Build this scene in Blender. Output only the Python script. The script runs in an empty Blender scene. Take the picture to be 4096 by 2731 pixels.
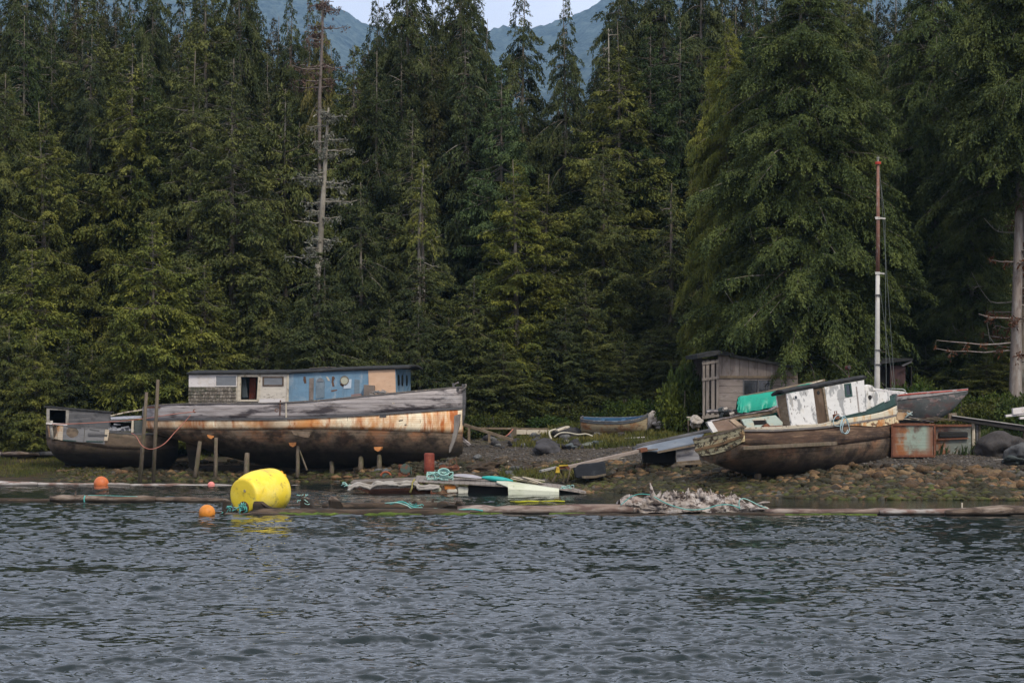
import bpy, math, random
import numpy as np
from mathutils import Vector, Matrix, Euler
R = math.radians
scn = bpy.context.scene
# ------------------------------------------------------------------ camera
FPX, HOR, CAMH = 9600.0, 1600.0, 4.0        # focal length and horizon in photograph pixels, eye height in metres
cd = bpy.data.cameras.new('camera')
cam = bpy.data.objects.new('camera', cd)
scn.collection.objects.link(cam)
cam.location = (0, 0, CAMH)
cam.rotation_euler = (R(90), 0, 0)
cd.sensor_width = 36.0
cd.lens = 36.0 * FPX / 4096.0
cd.shift_y = (HOR - 1365.5) / 4096.0
cd.clip_start = 1.0
cd.clip_end = 20000.0
scn.camera = cam
scn.render.resolution_x, scn.render.resolution_y = 1024, 682
# ------------------------------------------------------------------ sky and sun: overcast, soft light from behind the camera
SUN_EL, SUN_AZ = R(48), R(150)               # azimuth clockwise from +Y
w = bpy.data.worlds.new('World'); scn.world = w
w.use_nodes = True
nt = w.node_tree; nt.nodes.clear()
def WN(t, **k):
    n = nt.nodes.new(t)
    for a, b in k.items(): setattr(n, a, b)
    return n
sky = WN('ShaderNodeTexSky', sky_type='NISHITA', sun_disc=False, sun_elevation=SUN_EL, sun_rotation=SUN_AZ, altitude=0, air_density=1.0, dust_density=2.0, ozone_density=1.5)
bg = WN('ShaderNodeBackground'); bg.inputs['Strength'].default_value = 0.10
outw = WN('ShaderNodeOutputWorld')
tc = WN('ShaderNodeTexCoord')
mp = WN('ShaderNodeMapping'); mp.inputs['Scale'].default_value = (1.0, 1.0, 2.6)
n1 = WN('ShaderNodeTexNoise'); n1.inputs['Scale'].default_value = 2.2; n1.inputs['Detail'].default_value = 6; n1.inputs['Roughness'].default_value = 0.55
rp = WN('ShaderNodeValToRGB')
rp.color_ramp.elements[0].position = 0.30; rp.color_ramp.elements[0].color = (4.0, 4.4, 5.8, 1)
rp.color_ramp.elements[1].position = 0.70; rp.color_ramp.elements[1].color = (12.3, 12.3, 13.6, 1)
mx = WN('ShaderNodeMix', data_type='RGBA')
mx.inputs[0].default_value = 0.85
nt.links.new(tc.outputs['Generated'], mp.inputs[0]); nt.links.new(mp.outputs[0], n1.inputs['Vector'])
nt.links.new(n1.outputs[0], rp.inputs[0])
nt.links.new(sky.outputs[0], mx.inputs[6]); nt.links.new(rp.outputs[0], mx.inputs[7])
nt.links.new(mx.outputs[2], bg.inputs['Color']); nt.links.new(bg.outputs[0], outw.inputs['Surface'])
sd = bpy.data.lights.new('sun', 'SUN'); sd.energy = 2.6; sd.angle = R(14); sd.color = (1.0, 0.94, 0.82)
sun = bpy.data.objects.new('sun', sd); scn.collection.objects.link(sun)
sdir = Vector((math.sin(SUN_AZ) * math.cos(SUN_EL), math.cos(SUN_AZ) * math.cos(SUN_EL), math.sin(SUN_EL)))
sun.rotation_euler = sdir.to_track_quat('Z', 'Y').to_euler()
sun.location = (60, -60, 90)
scn.view_settings.view_transform = 'Standard'; scn.view_settings.look = 'None'
scn.view_settings.exposure = 0.35; scn.view_settings.gamma = 1.0; scn.view_settings.use_curve_mapping = False
scn.cycles.use_denoising = True
scn.cycles.max_bounces = 5; scn.cycles.diffuse_bounces = 2; scn.cycles.glossy_bounces = 3
scn.cycles.transmission_bounces = 3; scn.cycles.volume_bounces = 1; scn.cycles.transparent_max_bounces = 6
# ------------------------------------------------------------------ helpers
COL = scn.collection
rnd = random.Random(7)
def tag(o, label=None, cat=None, group=None, kind=None):
    if label: o['label'] = label
    if cat: o['category'] = cat
    if group: o['group'] = group
    if kind: o['kind'] = kind
    return o
def P(px, py, D):                            # pixel of the photograph at depth D -> world point
    return Vector(((px - 2048.0) / FPX * D, D, CAMH - (py - HOR) / FPX * D))
def thing(name, label, cat, loc=(0, 0, 0), rot=(0, 0, 0), group=None):
    o = bpy.data.objects.new(name, None); COL.objects.link(o)
    o.empty_display_size = 0.3
    o.location = loc; o.rotation_euler = rot
    return tag(o, label, cat, group)
class MB:                                    # collects faces, builds ONE mesh object
    def __init__(s): s.v = []; s.f = []
    def add(s, vs, fs):
        n = len(s.v); s.v += [tuple(v) for v in vs]; s.f += [tuple(i + n for i in f) for f in fs]; return s
    def box(s, c, d, rot=None):
        hx, hy, hz = d[0] / 2, d[1] / 2, d[2] / 2
        vs = [Vector((x, y, z)) for z in (-hz, hz) for x, y in ((-hx, -hy), (hx, -hy), (hx, hy), (-hx, hy))]
        if rot is not None:
            m = Euler(rot).to_matrix(); vs = [m @ v for v in vs]
        c = Vector(c)
        return s.add([v + c for v in vs], [(3, 2, 1, 0), (4, 5, 6, 7), (0, 1, 5, 4), (1, 2, 6, 5), (2, 3, 7, 6), (3, 0, 4, 7)])
    def bar(s, a, b, w, h=None, up=(0, 0, 1)):   # rectangular beam from a to b
        a, b = Vector(a), Vector(b); h = h or w
        d = (b - a).normalized(); u = Vector(up)
        if abs(d.dot(u)) > .98: u = Vector((0, 1, 0))
        r = d.cross(u).normalized(); u = r.cross(d)
        vs = [p + r * sx * w / 2 + u * sz * h / 2 for p in (a, b) for sx, sz in ((-1, -1), (1, -1), (1, 1), (-1, 1))]
        return s.add(vs, [(3, 2, 1, 0), (4, 5, 6, 7), (0, 1, 5, 4), (1, 2, 6, 5), (2, 3, 7, 6), (3, 0, 4, 7)])
    def tube(s, pts, r, n=8, cap=True, jit=0.0, rg=rnd):
        pts = [Vector(p) for p in pts]
        if not hasattr(r, '__len__'): r = [r] * len(pts)
        vs = []; side = None
        for i, p in enumerate(pts):
            d = (pts[min(i + 1, len(pts) - 1)] - pts[max(i - 1, 0)])
            d = d.normalized() if d.length > 1e-9 else Vector((0, 0, 1))
            if side is None:
                side = d.cross(Vector((0, 0, 1)))
                if side.length < .1: side = d.cross(Vector((0, 1, 0)))
            side = (side - d * side.dot(d)).normalized(); u = d.cross(side)
            for k in range(n):
                a = 2 * math.pi * k / n; rr = r[i] * (1 + (rg.uniform(-jit, jit) if jit else 0))
                vs.append(p + side * math.cos(a) * rr + u * math.sin(a) * rr)
        fs = [(i * n + k, i * n + (k + 1) % n, (i + 1) * n + (k + 1) % n, (i + 1) * n + k) for i in range(len(pts) - 1) for k in range(n)]
        if cap: fs += [tuple(range(n))[::-1], tuple((len(pts) - 1) * n + k for k in range(n))]
        return s.add(vs, fs)
    def prism(s, poly, ext):                 # polygon (list of points) pushed along vector ext
        n = len(poly); ext = Vector(ext); poly = [Vector(p) for p in poly]
        return s.add(poly + [p + ext for p in poly], [tuple(range(n)), tuple(range(2 * n - 1, n - 1, -1))] + [(i, i + n, (i + 1) % n + n, (i + 1) % n) for i in range(n)])
    def grid(s, rows):                       # rows of equal length
        m = len(rows[0]); vs = [p for r_ in rows for p in r_]
        return s.add(vs, [(i * m + j, i * m + j + 1, (i + 1) * m + j + 1, (i + 1) * m + j) for i in range(len(rows) - 1) for j in range(m - 1)])
    def build(s, name, mat, parent=None, smooth=False, bevel=0, solid=0, fix=True):
        me = bpy.data.meshes.new(name); me.from_pydata(s.v, [], s.f); me.update()
        return finish(me, name, mat, parent, smooth, bevel, solid, fix)
def finish(me, name, mat, parent=None, smooth=False, bevel=0, solid=0, fix=False):
    import bmesh
    if fix:
        b = bmesh.new(); b.from_mesh(me); bmesh.ops.recalc_face_normals(b, faces=b.faces); b.to_mesh(me); b.free()
    if mat: me.materials.append(mat)
    if smooth: me.polygons.foreach_set('use_smooth', [True] * len(me.polygons))
    o = bpy.data.objects.new(name, me); COL.objects.link(o); o.parent = parent
    if solid:
        m = o.modifiers.new('solid', 'SOLIDIFY'); m.thickness = solid; m.offset = 0
    if bevel:
        m = o.modifiers.new('bevel', 'BEVEL'); m.width = bevel; m.segments = 2; m.limit_method = 'ANGLE'
    return o
def np_mesh(name, V, F):                     # V (n,3), F (m,k)
    me = bpy.data.meshes.new(name); k = F.shape[1]
    me.vertices.add(len(V)); me.vertices.foreach_set('co', np.ascontiguousarray(V, dtype=np.float32).ravel())
    me.loops.add(F.size); me.loops.foreach_set('vertex_index', np.ascontiguousarray(F, dtype=np.int32).ravel())
    me.polygons.add(len(F)); me.polygons.foreach_set('loop_start', np.arange(0, F.size, k, dtype=np.int32))
    me.update(calc_edges=True); return me
def copy_tree(o, parent=None):
    c = o.copy(); COL.objects.link(c); c.parent = parent
    for ch in o.children: copy_tree(ch, c)
    return c
# value noise on numpy arrays
_rs = np.random.RandomState(3); _T = _rs.rand(256, 256)
def vnoise(x, y):
    xi = np.floor(x).astype(int); yi = np.floor(y).astype(int); fx = x - xi; fy = y - yi
    fx = fx * fx * (3 - 2 * fx); fy = fy * fy * (3 - 2 * fy)
    a = _T[xi & 255, yi & 255]; b = _T[(xi + 1) & 255, yi & 255]; c = _T[xi & 255, (yi + 1) & 255]; d = _T[(xi + 1) & 255, (yi + 1) & 255]
    return (a * (1 - fx) + b * fx) * (1 - fy) + (c * (1 - fx) + d * fx) * fy
def fbm(x, y, o=4):
    s = 0; a = .5
    for i in range(o): s = s + a * (vnoise(x * 2 ** i + 17.3 * i, y * 2 ** i + 5.1 * i) - .5); a *= .5
    return s
# ------------------------------------------------------------------ materials
class NT:
    def __init__(s, name):
        s.m = bpy.data.materials.new(name); s.m.use_nodes = True; s.t = s.m.node_tree
        s.b = s.t.nodes['Principled BSDF']; s.co = None; s.cs = {}
    def n(s, t, **k):
        x = s.t.nodes.new(t)
        for a, b in k.items(): setattr(x, a, b)
        return x
    def l(s, a, b): s.t.links.new(a, b)
    def coord(s, kind='Object'):
        if s.co is None: s.co = s.n('ShaderNodeTexCoord')
        return s.co.outputs[kind]
    def noise(s, sc, detail=4, rough=.6, src='Object', off=0):
        mpn = s.n('ShaderNodeMapping'); mpn.inputs['Scale'].default_value = sc if hasattr(sc, '__len__') else (sc,) * 3
        mpn.inputs['Location'].default_value = (off * 3.1, off * 1.7, off * 2.3)
        s.l(s.coord(src), mpn.inputs[0]); nn = s.n('ShaderNodeTexNoise'); nn.inputs['Scale'].default_value = 1.0
        nn.inputs['Detail'].default_value = detail; nn.inputs['Roughness'].default_value = rough
        s.l(mpn.outputs[0], nn.inputs['Vector']); return nn.outputs[0]
    def step(s, v, lo, hi):
        r = s.n('ShaderNodeMapRange'); r.inputs[1].default_value = lo; r.inputs[2].default_value = hi
        r.clamp = True; s.l(v, r.inputs[0]); return r.outputs[0]
    def math(s, op, a, b=None):
        r = s.n('ShaderNodeMath', operation=op)
        for i, x in enumerate((a, b)):
            if x is None: continue
            if isinstance(x, (int, float)): r.inputs[i].default_value = x
            else: s.l(x, r.inputs[i])
        return r.outputs[0]
    def mix(s, f, a, b, blend='MIX'):
        r = s.n('ShaderNodeMix', data_type='RGBA', blend_type=blend)
        for i, x in ((0, f), (6, a), (7, b)):
            if isinstance(x, (int, float)): r.inputs[i].default_value = x
            elif isinstance(x, (tuple, list)): r.inputs[i].default_value = (*x[:3], 1)
            else: s.l(x, r.inputs[i])
        return r.outputs[2]
    def axis(s, ax, src='Object'):
        k = ('sep', src)
        if k not in s.cs:
            q = s.n('ShaderNodeSeparateXYZ'); s.l(s.coord(src), q.inputs[0]); s.cs[k] = q
        return s.cs[k].outputs[ax]
MATS = {}
def weathered(name, base, layers=(), var=.25, vscale=(1.5, 1.5, 6), rough=.85, bump=(8, .25), lines=None, metal=0, spec=.3):
    """layered paint / wood / rust. layer = (colour, noise scale, lo, hi, amount[, (axis, from, to)[, ...]])"""
    q = NT(name)
    c = q.mix(q.step(q.noise(vscale, 6, .7), .3, .7), tuple(x * (1 - var) for x in base), tuple(min(1, x * (1 + var)) for x in base))
    for i, L in enumerate(layers):
        col, sc, lo, hi, am = L[:5]
        f = q.step(q.noise(sc, 6, .65, off=i + 1), lo, hi)
        for msk in L[5:]:
            f = q.math('MULTIPLY', f, q.step(q.axis(msk[0]), msk[1], msk[2]))
        f = q.math('MULTIPLY', f, am)
        c = q.mix(f, c, col)
    h = q.noise(bump[0], 5, .7)
    if lines:                                # seams: (axis, pitch, width, colour, amount)
        ax, pitch, wd, lc, am = lines
        wob = q.math('MULTIPLY', q.noise((.8, .8, .8), 2), pitch * .25)
        fr = q.math('FRACT', q.math('DIVIDE', q.math('ADD', q.axis(ax), wob), pitch))
        ln = q.math('SUBTRACT', 1.0, q.step(q.math('ABSOLUTE', q.math('SUBTRACT', fr, .5)), wd * .5, wd))
        c = q.mix(q.math('MULTIPLY', ln, am), c, lc)
        h = q.math('SUBTRACT', h, q.math('MULTIPLY', ln, 1.2))
    q.l(c, q.b.inputs['Base Color'])
    q.b.inputs['Roughness'].default_value = rough; q.b.inputs['Metallic'].default_value = metal
    q.b.inputs['Specular IOR Level'].default_value = spec
    bp = q.n('ShaderNodeBump'); bp.inputs['Strength'].default_value = bump[1]; bp.inputs['Distance'].default_value = .03
    q.l(h, bp.inputs['Height']); q.l(bp.outputs[0], q.b.inputs['Normal'])
    MATS[name] = q.m; return q.m
def foliage(name, base, tip, dark, trans=.18):
    q = NT(name)
    oi = q.n('ShaderNodeObjectInfo'); ge = q.n('ShaderNodeNewGeometry')
    c = q.mix(q.step(ge.outputs['Random Per Island'], 0, 1), dark, base)
    nz = q.step(q.noise(.55, 3, .6), .45, .7)
    c = q.mix(q.math('MULTIPLY', nz, .8), c, tip)
    c = q.mix(1.0, c, oi.outputs['Color'], 'MULTIPLY')
    q.l(c, q.b.inputs['Base Color']); q.b.inputs['Roughness'].default_value = .75; q.b.inputs['Specular IOR Level'].default_value = .18
    tr = q.n('ShaderNodeBsdfTranslucent'); q.l(c, tr.inputs[0])
    ms = q.n('ShaderNodeMixShader'); ms.inputs[0].default_value = trans
    q.l(q.b.outputs[0], ms.inputs[1]); q.l(tr.outputs[0], ms.inputs[2])
    q.l(ms.outputs[0], q.t.nodes['Material Output'].inputs[0]); return q.m
# ------------------------------------------------------------------ terrain
SX = np.array([-400, -30, -18, -9, -4, 0, 5, 9, 13, 20, 40, 400.])
SD = np.array([119, 119, 118.5, 118, 112, 107, 103, 99.5, 97, 96, 95, 95.])
def gz(x, y):
    x = np.asarray(x, float); y = np.asarray(y, float)
    ds = np.interp(x, SX, SD) + 1.2 * fbm(x * .22, y * 0 + 3.3, 3)
    d = y - ds
    flat = np.interp(x, [-30, -12, -3, 5], [.72, .68, .95, 1.0])
    prof = np.interp(d, [-60, -8, 0, 3, 8, 13, 24, 40, 90, 200, 700, 1100], [-6, -1.1, 0, .45, 1.05, 1.55, 2.75, 4.2, 9, 22, 60, 70])
    prof = np.where(d > 0, prof * np.where(d < 24, flat, 1 - (1 - flat) * np.clip((90 - d) / 66, 0, 1)), prof)
    n = fbm(x * .35, y * .35, 4) * np.clip(.25 + d * .02, .1, 2.5) + fbm(x * 1.6, y * 1.6, 3) * .10
    return prof + n * (d > -6)
def gz1(x, y): return float(gz(np.array([x]), np.array([y]))[0])
def onground(px, py, lo=94., hi=150.):      # depth at which the ground shows at that pixel
    D = np.arange(lo, hi, .1); x = (px - 2048) / FPX * D; z = gz(x, D); y = HOR + (CAMH - z) / D * FPX
    i = np.where(y <= py)[0]
    return float(D[i[0]]) if len(i) else hi
def make_ground():
    xs = np.concatenate([np.array([-1600, -900, -400, -200, -110, -70, -50]), np.arange(-38, 38.01, .22), np.array([50, 70, 110, 200, 400, 900, 1600])])
    ys = np.concatenate([np.array([-300, 0, 60, 84]), np.arange(90, 142, .22), np.arange(142, 260, 3.), np.array([300, 400, 520, 700, 950, 1200])])
    X, Y = np.meshgrid(xs, ys); Z = gz(X, Y)
    V = np.stack([X.ravel(), Y.ravel(), Z.ravel()], 1); nx = len(xs); ny = len(ys)
    i = (np.arange(ny - 1)[:, None] * nx + np.arange(nx - 1)[None]).ravel()
    me = np_mesh('ground', V, np.stack([i, i + 1, i + nx + 1, i + nx], 1))
    q = NT('beach_and_forest_floor')
    z = q.axis(2)
    zn = q.math('ADD', z, q.math('MULTIPLY', q.math('SUBTRACT', q.noise(.45, 5), .5), 1.3))
    mud = q.mix(q.step(q.noise(2.2, 6, .7), .35, .68), (.012, .008, .004), (.060, .037, .017))
    weed = q.mix(q.step(q.noise(3, 5, .7), .4, .65), (.012, .013, .004), (.045, .046, .010))
    low = q.mix(q.step(q.noise(.8, 5), .48, .62), mud, weed)
    gra = q.mix(q.step(q.noise(9, 6, .8), .3, .72), (.018, .015, .012), (.10, .086, .070))
    gra = q.mix(q.step(q.noise(.9, 4), .5, .7), gra, (.06, .045, .03))
    grs = q.mix(q.step(q.noise(2.5, 6, .7), .3, .7), (.035, .040, .010), (.13, .11, .035))
    flo = q.mix(q.step(q.noise(1.5, 5), .3, .7), (.012, .012, .006), (.035, .03, .016))
    c = q.mix(q.step(zn, .75, 1.25), low, gra)
    c = q.mix(q.step(zn, 1.75, 2.15), c, grs)
    c = q.mix(q.step(zn, 2.9, 3.6), c, flo)
    q.l(c, q.b.inputs['Base Color']); q.b.inputs['Roughness'].default_value = .9; q.b.inputs['Specular IOR Level'].default_value = .25
    bp = q.n('ShaderNodeBump'); bp.inputs['Strength'].default_value = .9; bp.inputs['Distance'].default_value = .08
    q.l(q.noise(7, 8, .75), bp.inputs['Height']); q.l(bp.outputs[0], q.b.inputs['Normal'])
    tag(finish(me, 'ground', q.m, smooth=True), kind='structure')
make_ground()
# ------------------------------------------------------------------ water with real ripples
def boom_d(x):                                # the line of the outer log boom
    return np.interp(x, [-400, -19, -9.6, -8, 3, 18, 400], [92, 92, 91.5, 83, 83.5, 82, 81])
def make_water():
    D = [-400, -120, -40, -10, 5, 14, 20]
    y = 23.
    while y < 128: D.append(y); y *= 1.00115
    D += [132, 145, 160]; D = np.array(D)
    W = np.where(D > 20, .27 * D + 2, 8.)
    u = np.linspace(-1, 1, 960)
    X = W[:, None] * u[None]
    ext = np.array([4, 12, 40, 150, 600.])
    X = np.concatenate([-(W[:, None] + ext[None, ::-1]), X, W[:, None] + ext[None]], 1)
    Y = np.repeat(D[:, None], X.shape[1], 1)
    rs = np.random.RandomState(11); Z = np.zeros_like(X); DX = np.zeros_like(X)
    wx = X + 1.1 * fbm(X * .35, Y * .35, 3); wy = Y + 1.1 * fbm(X * .33 + 40, Y * .33, 3)
    for i in range(84):
        lam = .15 * (9 ** (rs.rand() ** 1.1)) * (1 if i % 14 else 2.); th = math.pi / 2 + rs.randn() * (.42 if i % 4 else .9) + .10
        k = 2 * math.pi / lam; a = lam * .0074 * (lam / .5) ** -.36
        ph = k * (wx * math.cos(th) + wy * math.sin(th)) + rs.rand() * 6.28
        s_ = np.sin(ph); Z += a * (s_ + .18 * s_ * s_) * np.clip(lam / (Y * .00115) / 2.4 - .6, 0, 1)
    calm = 1 / (1 + np.exp(-(boom_d(X) - Y) * 3))            # 1 outside the boom, 0 inside
    inside = np.interp(X, [-18, -9, -2, 2, 6, 40], [.55, .5, .45, .25, .07, .07]) * np.interp(Y, [100, 112, 118], [1, .6, .25])
    gust = (.70 + .9 * np.clip(fbm(X * .09, Y * .05, 3) + .3, 0, 1)) * (.25 + 1.7 * np.clip(fbm(X * .45 + 7, Y * .30, 3) + .36, 0, 1))
    Z *= (calm + (1 - calm) * inside) * gust * (Y > 21) * (Y < 128) * (np.abs(X) < W[:, None] + .01)
    nx = X.shape[1]; ny = X.shape[0]
    V = np.stack([X.ravel(), Y.ravel(), Z.ravel()], 1)
    i = (np.arange(ny - 1)[:, None] * nx + np.arange(nx - 1)[None]).ravel()
    me = np_mesh('water', V, np.stack([i, i + 1, i + nx + 1, i + nx], 1))
    q = NT('sea_water')
    q.b.inputs['Base Color'].default_value = (.010, .016, .015, 1)
    q.b.inputs['Roughness'].default_value = .035; q.b.inputs['IOR'].default_value = 1.333
    bp = q.n('ShaderNodeBump'); bp.inputs['Strength'].default_value = .22; bp.inputs['Distance'].default_value = .03
    q.l(q.noise((5, 9, 5), 3, .6), bp.inputs['Height'])
    q.l(bp.outputs[0], q.b.inputs['Normal'])
    tag(finish(me, 'water', q.m, smooth=True), kind='structure')
make_water()
# ------------------------------------------------------------------ hills far behind
def make_hills():
    DH = 6800.
    xs = np.linspace(-3800, 4400, 620); ys = np.linspace(1180, 9000, 230)
    X, Y = np.meshgrid(xs, ys)
    ppx = X / Y * FPX + 2048
    rid = np.interp(ppx, [-4000, -400, 300, 700, 1000, 1150, 1300, 1420, 1600, 1800, 1960, 2100, 2200, 2300, 2440, 2650, 3000, 3500, 5000], [-100, -60, -120, -60, -50, -5, 15, 90, 150, 150, 125, 118, 108, 70, 5, -80, -160, -60, 0])
    H = CAMH + (HOR - rid) / FPX * DH
    t = np.clip((Y - 1180) / (DH - 1180), 0, 1); t2 = np.clip((Y - DH) / 2200, 0, 1)
    Z = 40 + (H - 40) * (t ** 1.25) * (1 - .35 * t2)
    Z += (fbm(X * .003, Y * .003, 6) * 320 * t * (1 - t) * 2.2) + fbm(X * .015, Y * .015, 3) * 30 * t
    Z += _rs.rand(*Z.shape) * 14 * t
    V = np.stack([X.ravel(), Y.ravel(), Z.ravel()], 1); nx = len(xs)
    i = (np.arange(len(ys) - 1)[:, None] * nx + np.arange(nx - 1)[None]).ravel()
    me = np_mesh('hills', V, np.stack([i, i + 1, i + nx + 1, i + nx], 1))
    q = NT('far_forest')
    c = q.mix(q.step(q.noise(.035, 9, .85), .40, .60), (.003, .008, .009), (.085, .11, .10))
    q.l(c, q.b.inputs['Base Color']); q.b.inputs['Roughness'].default_value = 1
    q.b.inputs['Specular IOR Level'].default_value = 0
    tag(finish(me, 'hills', q.m), kind='structure')
make_hills()
# ------------------------------------------------------------------ air
def make_haze():
    mb = MB(); mb.box((200, 4350, 792), (12400, 9760, 1600))
    q = NT('haze_air'); q.t.nodes.remove(q.b)
    v = q.n('ShaderNodeVolumePrincipled')
    v.inputs['Color'].default_value = (.42, .68, 1.0, 1); v.inputs['Density'].default_value = .000055; v.inputs['Anisotropy'].default_value = .0
    q.l(v.outputs[0], q.t.nodes['Material Output'].inputs['Volume'])
    tag(mb.build('haze', q.m), 'thin blue haze in the air over the water and in front of the far hills', 'haze', kind='stuff')
make_haze()
# ------------------------------------------------------------------ conifers
def diamonds(Pt, d, wv, ln, wd, fold=None):
    """leaf-shaped faces: base, left, tip, right"""
    a = Pt; m = Pt + d * (ln * .5)[:, None]; t = Pt + d * ln[:, None]
    l = m - wv * (wd * .5)[:, None]; r = m + wv * (wd * .5)[:, None]
    V = np.stack([a, l, t, r], 1).reshape(-1, 3); n = len(Pt)
    return V, np.arange(4 * n).reshape(n, 4)
def unit(v): return v / np.maximum(np.linalg.norm(v, axis=1, keepdims=True), 1e-6)
def conifer_mesh(seed, H, Rm, style='cedar', dens=1.0, t0=.04, gap=None, lscale=1.0):
    rs = np.random.RandomState(seed)
    nb = int(H * (19 if style != 'sparse' else 8) * dens)
    t = t0 + (1 - t0) * rs.rand(nb) ** .9
    if gap: t = t[(t < gap[0]) | (t > gap[1]) | (rs.rand(len(t)) < .12)]
    lev = np.round(t * H / .62) * .62 / H + rs.normal(0, .16, len(t)) / H
    t = np.clip(np.where(rs.rand(len(t)) < .8, lev, t), t0, .995); nb = len(t)
    az = rs.rand(nb) * 2 * math.pi
    tt = (t - t0) / (1 - t0)
    if style == 'cedar': prof = np.power(1 - tt ** 3.4, .95) * np.interp(tt, [0, .12, .3, 1], [.85, 1, 1, 1])
    elif style == 'spruce': prof = np.power(1 - tt ** 4.2, 1.0) * np.interp(tt, [0, .5, 1], [1, .95, .9])
    elif style == 'fan': prof = np.power(1 - tt ** 2.6, .9) * np.interp(tt, [0, .1, .35, 1], [.7, .9, 1, 1])
    else: prof = np.power(1 - tt ** 2.2, .9) * .9
    ph = rs.rand(4) * 6.28
    lump = 1 + .14 * np.sin(3 * az + 9 * t + ph[0]) + .12 * np.sin(2 * az - 23 * t + ph[1]) + .12 * np.sin(5 * az + 41 * t + ph[2])
    L = np.maximum(Rm * prof * lump * (.55 + .60 * rs.rand(nb)), .22)
    hz = t * H
    if style == 'cedar': up, dr = rs.normal(-.25, .18, nb), rs.normal(-.10, .12, nb)
    elif style == 'fan': up, dr = rs.normal(.10, .15, nb), rs.normal(.35, .1, nb)
    elif style == 'spruce': up, dr = rs.normal(.02, .14, nb), rs.normal(.42, .14, nb)
    else: up, dr = rs.normal(.0, .2, nb), rs.normal(.4, .2, nb)
    up = up + .75 * np.clip(tt - .75, 0, 1) * 2
    # sprigs
    ns = np.maximum((L / .20).astype(int), 2) * 2
    bi = np.repeat(np.arange(nb), ns); n = len(bi)
    s = (.12 + .88 * np.sqrt(rs.rand(n))) * L[bi]
    side = np.where(rs.rand(n) < .5, -1., 1.)
    ca, sa = np.cos(az[bi]), np.sin(az[bi])
    rad = np.stack([ca, sa, np.zeros(n)], 1); tan = np.stack([-sa, ca, np.zeros(n)], 1)
    fr = s / L[bi]
    z = hz[bi] + up[bi] * s - dr[bi] * s * fr
    root = rad * s[:, None]; root[:, 2] = z
    dz = up[bi] - 2 * dr[bi] * fr
    sd = unit(rad * .75 + tan * side[:, None] * rs.uniform(.35, 1.1, n)[:, None] + np.array([0, 0, 1.]) * (dz - rs.uniform(.05, .5, n))[:, None])
    sl = np.clip(L[bi] * (.18 + .38 * (1 - fr)) * rs.uniform(.6, 1.2, n), .22, 1.25)
    nl = np.maximum((sl / .075).astype(int), 3)
    si = np.repeat(np.arange(n), nl); m = len(si)
    f = rs.rand(m) * sl[si]
    pos = root[si] + sd[si] * f[:, None]; pos[:, 2] -= .28 * f * f / np.maximum(sl[si], .2) * rs.uniform(.4, 1.3, m)
    pos += rs.normal(0, .035, (m, 3))
    ld = unit(sd[si] + rs.normal(0, .38, (m, 3)) + np.array([0, 0, -1.]) * rs.uniform(0, .75 if style == 'cedar' else .45, m)[:, None])
    wv = unit(np.cross(ld, unit(np.array([0, 0, 1.]) + rs.normal(0, .45, (m, 3)))))
    ln = rs.uniform(.16, .32, m) * lscale; wd = ln * rs.uniform(.26, .42, m)
    V, F = diamonds(pos, ld, wv, ln, wd)
    # trunk and woody limbs
    r0 = .012 * H + .08
    tb = MB(); tp = []; rr = []
    lean = rs.normal(0, .01, 2)
    for i in range(15):
        a = i / 14; tp.append((lean[0] * H * a * a + .05 * math.sin(a * 9 + seed), lean[1] * H * a * a, a * H)); rr.append(max(r0 * (1 - a) ** .85 * (1.25 if i == 0 else 1), .025))
    tb.tube(tp, rr, 8)
    pick = rs.choice(nb, min(nb, int(nb * .5)), replace=False)
    for b in pick:
        pts = []
        for j in range(5):
            q = L[b] * j / 4 * .96; pts.append((math.cos(az[b]) * q, math.sin(az[b]) * q, hz[b] + up[b] * q - dr[b] * q * j / 4))
        tb.tube(pts, [max(.018 + .012 * L[b], .02) * (1 - .8 * j / 4) for j in range(5)], 3, cap=False)
    return (V, F), tb, (L, hz, az, up, dr)
BARK = weathered('bark', (.13, .105, .08), [((.26, .245, .22), (3, 3, .8), .5, .62, .7), ((.05, .06, .03), (1, 1, .5), .5, .65, .6)], var=.35, vscale=(7, 7, 1), bump=(14, .6))
DEADW = weathered('bleached_limb', (.25, .225, .18), [((.10, .085, .065), (2, 2, .6), .45, .6, .7)], var=.3, vscale=(9, 9, 1.5), bump=(20, .5))
FOL = foliage('conifer_foliage', (.080, .098, .038), (.165, .172, .062), (.022, .032, .014))
def limbs_mesh(seed, H, Rm, n, lo=.12, hi=.8):
    rs = random.Random(seed); mb = MB()
    for i in range(n):
        a = rs.uniform(0, 6.28); t = rs.uniform(lo, hi); L = Rm * (1 - t) ** .6 * rs.uniform(.7, 1.12); pts = []; h = t * H
        d1 = rs.uniform(.1, .6); u2 = rs.uniform(.3, .9)
        for j in range(8):
            s = j / 7; a2 = a + .25 * math.sin(s * 3 + i)
            pts.append((math.cos(a2) * L * s, math.sin(a2) * L * s, h - d1 * L * s + u2 * L * s * s * s + rs.uniform(-.04, .04)))
        mb.tube(pts, [.055 * (1 - .75 * j / 7) for j in range(8)], 4, cap=False)
        for k in range(rs.randint(2, 4)):
            j = rs.randint(3, 6); p = Vector(pts[j]); d = Vector((rs.uniform(-1, 1), rs.uniform(-1, 1), rs.uniform(-.2, .9))).normalized() * rs.uniform(.3, .9)
            mb.tube([p, p + d * .5 + Vector((0, 0, -.05)), p + d], [.028, .02, .01], 3, cap=False)
    return mb
TREES = {}
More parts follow.
